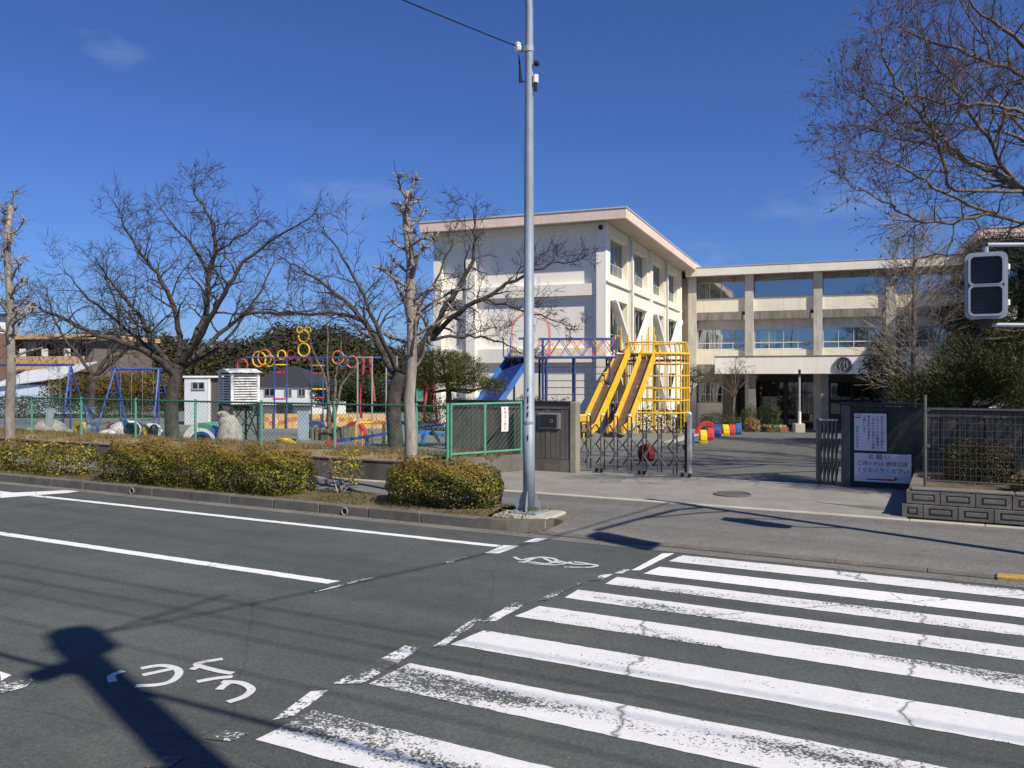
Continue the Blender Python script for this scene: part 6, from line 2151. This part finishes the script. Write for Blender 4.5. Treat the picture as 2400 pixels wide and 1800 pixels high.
# ---- swings
def swing_set(label, pxa, pxb, ytop, D, nsw, seed):
    A0, B0 = on(pxa, D), on(pxb, D)
    t = thing('swing_set', label, 'swings', A0, along(A0, B0), 'blue swings')
    L_ = (B0 - A0).length
    H = at(pxa, ytop, D).z - A0.z
    MB().tube([(-0.15, 0, H), (L_ + 0.15, 0, H)], 0.05, 8).build('top_bar', M['blue'], t)
    for x in (0, L_):
        for s in (-1, 1):
            MB().tube([(x, 0, H), (x + (0.25 if x else -0.25), s * 1.15, -0.1)], 0.042, 8).build('leg', M['blue'], t)
        MB().tube([(x, 0, H), (x + (0.55 if x == 0 else -0.0), 0, -0.1)], 0.035, 8).build('leg', M['blue'], t)
        MB().bar((x, -0.45, H * 0.62), (x, 0.45, H * 0.62), 0.05).build('brace', M['blue'], t)
    for k in range(nsw):
        x = L_ * (k + 0.5) / nsw
        for dx in (-0.22, 0.22):
            MB().tube([(x + dx, 0, H), (x + dx, 0, 0.5)], 0.008, 4).build('chain', M['steel'], t)
        MB().cbox(x - 0.26, x + 0.26, -0.1, 0.1, 0.46, 0.5, 0.01).build('seat', M['bluel'], t)
swing_set('blue swing frame at the left edge of the playground', -60, 165, 855, 33, 3, 1)
swing_set('blue swing frame with pointed end left of the cherry trunk', 270, 372, 865, 33.5, 2, 2)

# ---- ring climbing frame
base = on(690, 36)
rf_ = thing('ring_gym', 'climbing frame of yellow and red rings on blue posts', 'climbing frame', base)
def K(px, py, dz=0.0): return at(px, py, 36 + dz) - base
ax = (0, 1, 0.0)
for px, dz in ((643, -.6), (672, -.6), (643, .6), (672, .6), (730, -.6), (757, -.6), (730, .6), (757, .6)):
    p = K(px, 836, dz); MB().tube([p, Vector((p.x, p.y, -0.1))], 0.032, 6).build('post', M['blue'], rf_)
for dz in (-.6, .6):
    MB().tube([K(575, 838, dz), K(825, 838, dz)], 0.035, 6).build('top_bar', M['blue'], rf_)
for px, py, col, r_ in ((657, 855, 'yellow', .30), (743, 857, 'yellow', .30), (657, 873, 'red', .30), (743, 875, 'red', .30), (745, 912, 'yellow', .3), (657, 935, 'red', .3), (743, 932, 'red', .3)):
    MB().ring(K(px, py), r_ * 1.0, 0.03, (0, 0, 1), 20, 6).build('ring', M[col], rf_)
for px, py, col, r_, dz in ((712, 788, 'yellow', .26, 0), (712, 820, 'yellow', .28, 0), (620, 838, 'orange', .33, -.3), (607, 842, 'yellow', .33, .3), (792, 838, 'orange', .28, -.3), (805, 846, 'bluel', .25, .3), (825, 848, 'pinkp', .25, -.5), (568, 856, 'red', .26, 0), (660, 832, 'yellow', .2, .5), (682, 832, 'red', .2, .5), (632, 846, 'yellow', .24, .2)):
    MB().ring(K(px, py, dz), r_, 0.035, (0.3, 1, 0), 20, 6).build('ring', M[col], rf_)
for sx in (-1, 1):
    MB().ring(K(712 + sx * 9, 773), 0.13, 0.022, (0, 1, 0), 14, 6).build('ring', M['yellow'], rf_)
for px in (700, 712, 725):
    MB().tube([K(px, 836), K(px, 846)], 0.03, 6).build('rung', M['red'], rf_)

# ---- silver posts with red curved poles
base = on(870, 27.5)
cp = thing('climbing_poles', 'tall silver posts with two bent red sliding poles', 'climbing frame', base)
def K2(px, py, D=27.5): return at(px, py, D) - base
for px, D in ((838, 27), (872, 27), (905, 28.5), (930, 28.5)):
    p = K2(px, 835, D); MB().tube([Vector((p.x, p.y, -0.1)), p], 0.028, 8).build('post', M['stain'], cp)
for pts in ([(846, 980), (845, 930), (850, 880), (853, 835)], [(878, 940), (874, 900), (868, 860), (866, 835)]):
    MB().tube([K2(*p) for p in spline([Vector((a, b, 0)) for a, b in pts], 3) for p in [(p[0], p[1])]] if False else [K2(a, b) for a, b in pts], 0.04, 8).build('slide_pole', M['red'], cp)
MB().tube([K2(905, 893, 28.5), K2(930, 893, 28.5)], 0.03, 6).build('bar', M['blue'], cp)
MB().tube([K2(838, 838, 27), K2(872, 838, 27)], 0.03, 6).build('bar', M['stain'], cp)
MB().tube([K2(872, 838, 27), K2(905, 838, 28.5), K2(930, 838, 28.5)], 0.03, 6).build('bar', M['blue'], cp)

# ---- seesaw and low yellow rail
base = on(840, 24.8)
ss = thing('seesaw', 'dark blue seesaw plank with a red seat end behind the fence', 'seesaw', base)
def K3(px, py, D): return at(px, py, D) - base
MB().bar(K3(775, 1036, 24.4), K3(935, 1012, 25.6), 0.22, 0.07).build('plank', M['blue'], ss)
MB().cbox(*[v for c in zip(K3(766, 1045, 24.4), K3(787, 1034, 24.2)) for v in (c[0], c[1])], 0.02).build('seat', M['red'], ss) if False else MB().bar(K3(764, 1040, 24.4), K3(788, 1036, 24.5), 0.34, 0.14).build('seat', M['red'], ss)
MB().tube([K3(860, 1024, 25), Vector((K3(860, 1024, 25).x, K3(860, 1024, 25).y, -0.05))], 0.05, 8).build('pivot', M['blue'], ss)
p0, p1 = on(834, 26.2), on(899, 26.8)
yr = thing('play_rail', 'low yellow tubular rail behind the seesaw', 'rail', p0, along(p0, p1))
Ly = (p1 - p0).length
MB().tube([(0, 0, -0.1), (0, 0, 0.7), (0.05, 0, 0.76), (Ly, 0, 0.76)], 0.035, 8).build('rail', M['yellow'], yr)
for x in (Ly, ):
    MB().tube([(x, 0, -0.1), (x, 0, 0.76)], 0.05, 8).build('post', M['yellow'], yr)
for x in (0.35, 0.6):
    MB().tube([(x, 0.25, -0.1), (x, 0.25, 0.5)], 0.03, 8).build('post', M['orange'], yr)
base = on(985, 23.6)
s2 = thing('seesaw', 'bright blue seesaw frame beside the mesh panel', 'seesaw', base)
def K4(px, py, D): return at(px, py, D) - base
MB().bar(K4(950, 1003, 23.5), K4(1040, 995, 23.8), 0.2, 0.07).build('plank', M['blue'], s2)
MB().bar(K4(955, 1009, 23.3), K4(1042, 1020, 23.6), 0.08, 0.1).build('frame', M['bluel'], s2)
MB().bar(K4(1000, 1008, 23.4), K4(990, 1040, 23.3), 0.07).build('leg', M['bluel'], s2)
MB().bar(K4(1012, 1008, 23.4), K4(1030, 1035, 23.5), 0.07).build('leg', M['dark'], s2)
# ---- small red-post play stand with green panel
base = on(1005, 26.5)
rp = thing('play_stand', 'red-legged play stand with a green panel left of the low pine', 'climbing frame', base)
def K5(px, py, D=26.5): return at(px, py, D) - base
for pts in ([(994, 990), (996, 950), (1000, 912), (1001, 865)], [(1025, 995), (1020, 940), (1017, 905), (1017, 880)]):
    MB().tube([K5(a, b) for a, b in pts], 0.045, 8).build('leg', M['red'], rp)
MB().bar(K5(975, 925), K5(992, 925), 0.04, 0.42).build('panel', M['green'], rp)
MB().tube([K5(985, 993), K5(1032, 993)], 0.03, 8).build('bar', M['yellow'], rp)
MB().bar(K5(1005, 985), K5(1024, 990), 0.3, 0.1).build('seat', M['red'], rp)
MB().tube([K5(990, 975), Vector((K5(990, 975).x, K5(990, 975).y, -0.1))], 0.04, 8).build('leg', M['yellow'], rp)

# ---- painted low wall
p0, p1 = on(620, 35.5), on(915, 35.5)
pw = thing('low_wall', 'low peach wall with painted flower pictures across the playground', 'wall', p0, along(p0, p1))
Lw = (p1 - p0).length
peach = mat('peach_paint', (0.70, 0.46, 0.20), 0.8, 0.12, 2)
for k in range(9):
    a_, b_ = Lw * k / 9, Lw * (k + 1) / 9 - 0.02
    MB().bx(a_, b_, 0, 0.15, -0.05, 0.62).build('panel', peach, pw)
    rr = random.Random(k)
    for j in range(3):
        fx = a_ + (b_ - a_) * (j + 0.5) / 3; fz = rr.uniform(0.22, 0.42)
        fl = MB()
        for w_ in range(6):
            a = 2 * math.pi * w_ / 6
            disc(fl, fx + 0.07 * math.cos(a), fz + 0.07 * math.sin(a), 0.045, -0.006, -0.001, 8, False)
        fl.build('painted_flower', M[('orange', 'yellow', 'white', 'pinkp')[rr.randrange(4)]], pw)

# ---- instrument shelter: white louvred box on braced legs
base = on(560, 28.6)
ish = thing('instrument_shelter', 'white louvred weather box on dark cross-braced legs', 'weather box', base, R(43))
w = 0.47; zb, zt_ = 1.28, 2.36
dm = M['dark']
for sx in (-1, 1):
    for sy in (-1, 1):
        MB().bar((sx * w, sy * w, -0.1), (sx * w, sy * w, zb), 0.06).build('leg', dm, ish)
for a_, b_ in (((-w, -w), (w, -w)), ((-w, -w), (-w, w)), ((w, -w), (w, w)), ((-w, w), (w, w))):
    MB().bar((a_[0], a_[1], 0.15), (b_[0], b_[1], zb - 0.05), 0.03).build('brace', dm, ish)
    MB().bar((b_[0], b_[1], 0.15), (a_[0], a_[1], zb - 0.05), 0.03).build('brace', dm, ish)
    dx, dy = b_[0] - a_[0], b_[1] - a_[1]
    MB().bar((a_[0], a_[1], zb - 0.02), (b_[0], b_[1], zb - 0.02), 0.06).build('rail', dm, ish)
wp = M['white']
for sx in (-1, 1):
    for sy in (-1, 1):
        MB().bar((sx * w, sy * w, zb + 0.012), (sx * w, sy * w, zt_), 0.09).build('corner_post', wp, ish)
MB().bx(-w + 0.1, w - 0.1, -w + 0.1, w - 0.1, zb + 0.05, zt_ - 0.05).build('box', M['room'], ish)
MB().bx(-w, w, -w, w, zb + 0.012, zb + 0.045).build('floor', wp, ish)
for k in range(11):
    z = zb + 0.12 + k * 0.088
    for (c, sz) in (((0, -w, z), (2 * w - 0.1, 0.05, 0.05)), ((-w, 0, z), (0.05, 2 * w - 0.1, 0.05)), ((w, 0, z), (0.05, 2 * w - 0.1, 0.05)), ((0, w, z), (2 * w - 0.1, 0.05, 0.05))):
        MB().box(c, sz).build('slat', wp, ish)
rfm = MB(); rfm.add([(-.6, -.6, zt_), (.6, -.6, zt_), (.6, .6, zt_ + 0.001), (-.6, .6, zt_ + 0.001), (-.6, 0, zt_ + 0.14), (.6, 0, zt_ + 0.14)], [(0, 1, 5, 4), (2, 3, 4, 5), (1, 2, 5), (3, 0, 4), (3, 2, 1, 0)]); rfm.build('roof', wp, ish)

# ---- white shed
base = on(475, 38)
sh_ = thing('shed', 'small white panelled shed with a sliding window and dark side', 'shed', base, R(-2))
MB().bx(-0.85, 0.35, 0, 1.3, 0, 2.15).build('wall', mat('shed_white', (0.62, 0.65, 0.68), 0.6, 0.06), sh_)
MB().bx(0.352, 0.85, 0.1, 1.3, 0, 2.1).build('side_panel', mat('shed_brown', (0.10, 0.08, 0.085), 0.6, 0.1), sh_)
MB().cbox(-0.92, 0.9, -0.06, 1.36, 2.152, 2.25, 0.02).build('roof', M['white'], sh_)
window(sh_, (-0.5, -0.03, 1.62), (1, 0, 0), 0, 0.62, 0.36, 2, None, M['pane2'])
MB().bx(-0.48, 0.1, -0.012, -0.002, 1.63, 1.97).build('window_dark', M['room'], sh_)
MB().bx(0.25, 0.35, -0.02, -0.001, 0, 2.14).build('corner_trim', M['white'], sh_)

# ---- concrete animals and painted arch
def sculpt(name, label, px, D, parts, m, cat='sculpture'):
    b0 = on(px, D); t = thing(name, label, cat, b0, 0, 'concrete play animals')
    rr = random.Random(px)
    for nm, bl, mm in parts:
        bb = MB()
        for c, r_, sq in bl:
            bb.ball(c, r_, 14, 9, sq, 0.04, rr)
        bb.build(nm, mm or m, t, smooth=True)
    return t
wcon = mat('white_concrete', (0.72, 0.68, 0.64), 0.8, 0.12, 3, None, 0.1, 12)
gcon = mat('rough_pale_concrete', (0.36, 0.345, 0.30), 0.95, 0.25, 6, None, 0.35, 14, 0.5)
bcon = mat('black_paint', (0.03, 0.03, 0.035), 0.6)
sculpt('concrete_animal', 'white painted concrete animal lying beside the red tyre', 300, 30, [('body', [((0, 0, 0.25), 0.55, (1.2, 0.8, 0.75))], None), ('head', [((-0.55, -0.2, 0.15), 0.3, (1.4, 1, 0.6))], None), ('haunch', [((0.75, 0.1, 0.2), 0.42, (1.2, .9, .8))], None), ('patch', [((0.25, -0.25, 0.3), 0.3, (1, .9, .9)), ], bcon), ('patch', [((0.75, -0.22, 0.25), 0.22, (.6, .8, 1))], M['yellow']), ('patch', [((1.0, -0.15, 0.25), 0.26, (.6, .9, 1))], bcon)], wcon)
sculpt('concrete_animal', 'grey rough concrete mound animal at the far left', 118, 31, [('body', [((0, 0, 0.15), 0.6, (1.1, 0.9, 0.8)), ], None), ('hump', [((-0.5, 0, 0.05), 0.5, (1.2, 1, 0.6))], None), ('head', [((0.6, -0.1, 0.05), 0.4, (1.3, 1, 0.6))], None)], gcon)
sculpt('concrete_animal', 'pale rough concrete bird beside the painted arch', 535, 26.8, [('body', [((0.05, 0, 0.15), 0.5, (0.85, 0.75, 1.7))], None), ('neck', [((-0.08, -0.03, 0.72), 0.24, (0.9, 0.9, 1.5))], None), ('head', [((-0.16, -0.08, 1.0), 0.15, (1.3, 1, 0.8))], None), ('eye', [((-0.14, -0.23, 1.03), 0.03, (1, 1, 1))], bcon)], gcon)
b0 = on(472, 27); ta = thing('painted_arch', 'half-round painted concrete tunnel in white, green and blue', 'tunnel', b0, R(-12))
for r0, r1, m_, y in ((0.34, 0.44, 'blue', -0.02), (0.44, 0.55, 'white', 0.0), (0.55, 0.72, 'bluel', 0.0)):
    for k in range(16):
        a0, a1 = math.pi * k / 16, math.pi * (k + 1) / 16
        mm = M[m_] if not (m_ == 'bluel' and 4 < k < 9) else M['green']
        if m_ == 'bluel' and k >= 9: mm = wcon
        MB().add([(r * math.cos(a), yy, r * math.sin(a)) for yy in (y, 1.2) for r, a in ((r0, a0), (r1, a0), (r1, a1), (r0, a1))], [(0, 1, 2, 3), (7, 6, 5, 4), (1, 5, 6, 2), (0, 3, 7, 4)]).build('arch_stone', mm, ta)
MB().add([(0.34 * math.cos(math.pi * k / 12), 1.1, 0.34 * math.sin(math.pi * k / 12)) for k in range(13)], [tuple(range(13))]).build('back', bcon, ta)

# slabs (swing guards)
slabm = mat('pale_blue_slab', (0.23, 0.28, 0.32), 0.8, 0.12, 3)
for px, D, yt, lab, wd in ((113, 30.5, 958, 'pale blue upright slab by the grey concrete mound', .25), (209, 30.5, 955, 'pale blue upright slab behind the yellow tyre', .26), (711, 28.6, 964, 'leaning grey-blue slab beside the blue tyre arch', .36)):
    b0 = on(px, D); h = at(px, yt, D).z - b0.z
    t = thing('upright_slab', lab, 'slab', b0, 0.2)
    MB().add([(-wd * .5, 0, 0), (wd * .5, 0, 0), (wd * .5, 0.06, 0), (-wd * .5, 0.06, 0), (-wd * .62, 0.25, h), (wd * .5, 0.25, h), (wd * .5, 0.31, h), (-wd * .62, 0.31, h)], [(3, 2, 1, 0), (4, 5, 6, 7), (0, 1, 5, 4), (1, 2, 6, 5), (2, 3, 7, 6), (3, 0, 4, 7)]).build('slab', slabm, t)
    MB().cbox(-wd * .7, wd * .7, -0.1, 0.45, -0.02, 0.06, 0.01).build('foot', M['concd'], t)

# planter ring of logs with thin stems
b0 = on(772, 29.6)
lr = thing('log_planter', 'round planter edged with upright logs around thin bare stems', 'planter', b0)
lgm = mat('log_grey', (0.17, 0.145, 0.10), 0.95, 0.3, 8)
for k in range(26):
    a = 2 * math.pi * k / 26
    MB().cyl((0.85 * math.cos(a), 0.6 * math.sin(a)), 0.095, -0.1, 0.42 + 0.03 * math.sin(k * 2.1), 8).build('log', lgm, lr)
MB().cyl((0, 0), 0.7, -0.1, 0.36, 16).build('soil', M['soil'], lr)
rr = random.Random(12); out = []
D0 = 29.6
for pts in ([(768, 990), (770, 900), (768, 820), (764, 740)], [(778, 990), (785, 900), (792, 860), (800, 800)], [(783, 990), (800, 905), (830, 870), (850, 840)], [(772, 985), (760, 890), (735, 830), (725, 790)]):
    limb(rr, [at(x, y, D0) for x, y in pts], 0.06, 0.018, out, 3, 4, kidL=0.8, density=0.35, kids=2, wig=0.2, up=0.1, ang=0.7, shrink=0.65, rmin=0.006)
bare_tree('sapling', 'thin pale multi-stemmed bare tree growing in the log planter', b0 + Vector((0, 0, 0.3)), [(spline([b0 + Vector((0, 0, .2)), at(772, 985, D0), at(771, 960, D0)], 2), [.1, .09, .085, .08, .075], 9)], out, (M['barkr'], M['twig']))

# ------------------------------------------------------------------ houses and hill beyond
hb = thing('house', 'white two-storey house with dark hipped roof behind the climbing frame', 'house', on(665, 62) * 1.0 + Vector((0, 0, 1.05)), R(-14))
HW = mat('house_white', (0.80, 0.80, 0.78), 0.8, 0.05)
rfd = mat('dark_roof', (0.032, 0.033, 0.038), 0.7, 0.15, 3)
z0 = -0.3
MB().bx(-2.0, 2.2, 0, 6, z0 - 2, 1.25).build('wall', HW, hb)
MB().bx(-2.9, -2.01, 0.6, 6, z0 - 2, 1.2).build('side_wall', mat('house_grey', (0.42, 0.45, 0.50), 0.8, 0.08), hb)
MB().add([(-3.1, -0.12, 1.2), (2.5, -0.12, 1.2), (2.7, 6.5, 1.2), (-3.2, 6.5, 1.2), (-1.6, 3, 2.75), (-0.4, 3, 2.75)], [(0, 1, 5, 4), (1, 2, 5), (2, 3, 4, 5), (3, 0, 4), (3, 2, 1, 0)]).build('roof', rfd, hb)
MB().bx(-2.2, 2.4, -0.5, -0.002, -0.25, -0.15).build('canopy', rfd, hb)
for x, w_, z, h in ((-1.6, 0.9, 0.5, 0.6), (0.1, 0.6, 0.5, 0.6), (1.2, 0.6, 0.5, 0.6), (-0.6, 1.4, -0.85, 0.8)):
    window(hb, (x, -0.03, z), (1, 0, 0), 0, w_, h, 2, None, M['pane2'])
    MB().bx(x, x + w_, -0.012, -0.002, z, z + h).build('window_dark', M['room'], hb)

ap = thing('apartment_house', 'tan long house with layered flat eaves and balconies at the far left', 'house', on(120, 60) + Vector((0, 0, 0.45)), R(-10))
TAN = mat('tan_render', (0.55, 0.38, 0.20), 0.85, 0.1, 1)
TAND = mat('brown_render', (0.20, 0.115, 0.08), 0.85, 0.12, 1)
MB().bx(-7, 3.4, 0, 7, -2.1, 4.9).build('wall', mat('dim_wall', (0.16, 0.13, 0.11), 0.9, 0.15), ap)
MB().cbox(-7.2, 3.9, -1.0, 7.4, 4.75, 5.1, 0.03).build('roof', TAN, ap)
MB().bx(-7, 3.3, -0.9, -0.75, 2.6, 3.55).build('balcony', TAN, ap)
MB().bx(-7, 3.3, -0.9, 0, 2.45, 2.6).build('balcony_floor', TAND, ap)
MB().bx(-7, 3.3, -0.9, -0.75, -0.6, 0.9).build('balcony', TAN, ap)
MB().bx(-9.5, -3.3, -1.6, 0, 2.3, 4.6).build('side_block', TAND, ap)
for x in (-2.2, -0.4, 1.4):
    window(ap, (x, -0.03, 3.4), (1, 0, 0), 0, 1.5, 1.2, 2, None, M['pane2'])
    MB().bx(x + 0.1, x + 0.6, -0.6, -0.55, 3.5, 4.1).build('laundry', M['white'], ap)
b_ = thing('garden_shed', 'pale lean-to with a blue-grey roof below the tan house', 'shed', on(75, 50) + Vector((0, 0, 0.6)), R(-8))
MB().add([(-2.8, -0.2, 0.9), (2.2, -0.2, 1.5), (2.2, 3, 2.5), (-2.8, 3, 1.9), (-2.8, -0.2, 0.97), (2.2, -0.2, 1.57), (2.2, 3, 2.57), (-2.8, 3, 1.97)], [(3, 2, 1, 0), (4, 5, 6, 7), (0, 1, 5, 4), (1, 2, 6, 5), (2, 3, 7, 6), (3, 0, 4, 7)]).build('roof', mat('grey_sheet', (0.55, 0.56, 0.58), 0.6, 0.1), b_)
MB().bx(-2.5, 2.0, 0, 2.8, -2.1, 1.1).build('wall', mat('pale_blue_wall', (0.55, 0.66, 0.75), 0.8, 0.1), b_)
wb = thing('house', 'white house corner with red siding at the left edge', 'house', on(-125, 52) + Vector((0, 0, 0.3)), R(-8))
MB().bx(-4, 0.9, 0, 4, -2.2, 4.8).build('wall', TAND, wb)
MB().bx(-4, 0.92, -0.02, 3.9, 4.8, 5.9).build('upper_wall', HW, wb)
MB().cbox(-4.2, 1.2, -0.4, 4.2, 5.9, 6.1, 0.02).build('roof', rfd, wb)

# autumn-tinted bushes behind the swings
def back_bush(label, px0, px1, ytop, D, seed, mm, n=3000, r=(0.6, 1.0), k=26, ybot=None, name='garden_bush', size=0.12):
    rr = random.Random(seed)
    yb = ybot or 935
    cl = [(at(rr.uniform(px0, px1), rr.uniform(ytop + 12, yb), D + rr.uniform(-1.2, 1.2)), rr.uniform(*r)) for _ in range(k)]
    return clump_tree(name, label, on((px0 + px1) / 2, D), cl, mm, n, size, seed, cat='bush')
AUT = leaf_mat('autumn_leaves', [(0.05, 0.05, 0.015), (0.09, 0.08, 0.02), (0.15, 0.11, 0.03), (0.20, 0.11, 0.03), (0.06, 0.07, 0.02)], 0.6, 0.12)
back_bush('olive and rust garden bush between the swings', 115, 270, 885, 47, 61, AUT, 300, k=22)
back_bush('rust-brown garden bush left of the white shed', 275, 400, 872, 47, 62, AUT, 300, k=22)
back_bush('dark garden shrubs behind the ring climbing frame', 740, 990, 885, 52, 63, LEAF_D, 260, k=26)

# wooded hill: terrain with a canopy of crowns, read as one mass
rng = np.random.default_rng(44); rr = random.Random(44)
HILL = leaf_mat('hill_canopy', [(0.022, 0.026, 0.010), (0.035, 0.038, 0.014), (0.055, 0.05, 0.02), (0.07, 0.055, 0.028), (0.03, 0.036, 0.016)], 0.7, 0.05)
parts = []
prof = [(-300, 840), (0, 835), (110, 825), (170, 800), (230, 790), (330, 802), (420, 812), (500, 822), (560, 835), (600, 808), (650, 782), (720, 776), (790, 792), (850, 822), (930, 830), (1010, 845), (1150, 860)]
pxs = np.array([p[0] for p in prof]); pys = np.array([p[1] for p in prof])
tris_v, tris_f = [], []
for i in range(430):
    px = rng.uniform(-250, 1120)
    yt = np.interp(px, pxs, pys)
    y = yt + (930 - yt) * rng.power(0.75) + 10
    D = 118 - (y - 760) * 0.22 + rng.uniform(-4, 4)
    c = at(px, y, D); r_ = rng.uniform(1.7, 3.3)
    k = int(420 * (r_ / 2.4) ** 2)
    d = rng.normal(0, 1, (k, 3)); d /= np.linalg.norm(d, axis=1, keepdims=True)
    P = np.array(tuple(c)) + d * r_ * rng.power(2.5, (k, 1)) * np.array([1, 1, 0.85])
    parts.append(leaves_np(P, d + np.array([0, 0, .4]), 0.42, 0.7, 0.6, rng))
V, F = merge(parts)
o = link('wooded_hill', np_mesh('wooded_hill', V, F, HILL)); tag(o, 'dark wooded hill rising beyond the playground', 'hill', None, 'stuff')
hm = MB()
for i in range(30):
    px = -300 + 1480 * i / 29
    yt = float(np.interp(px, pxs, pys)) + 14
    hm.v.append(tuple(at(px, 930, 80))); hm.v.append(tuple(at(px, yt, 121))); hm.v.append(tuple(at(px, 930, 190)))
for i in range(29):
    for j in (0, 1):
        hm.f.append((i * 3 + j, i * 3 + 3 + j, i * 3 + 4 + j, i * 3 + 1 + j)); hm.m.append(0)
struct(hm.build('hill_ground', mat('hill_earth', (0.035, 0.032, 0.02), 1.0, 0.4, 0.2), smooth=True))
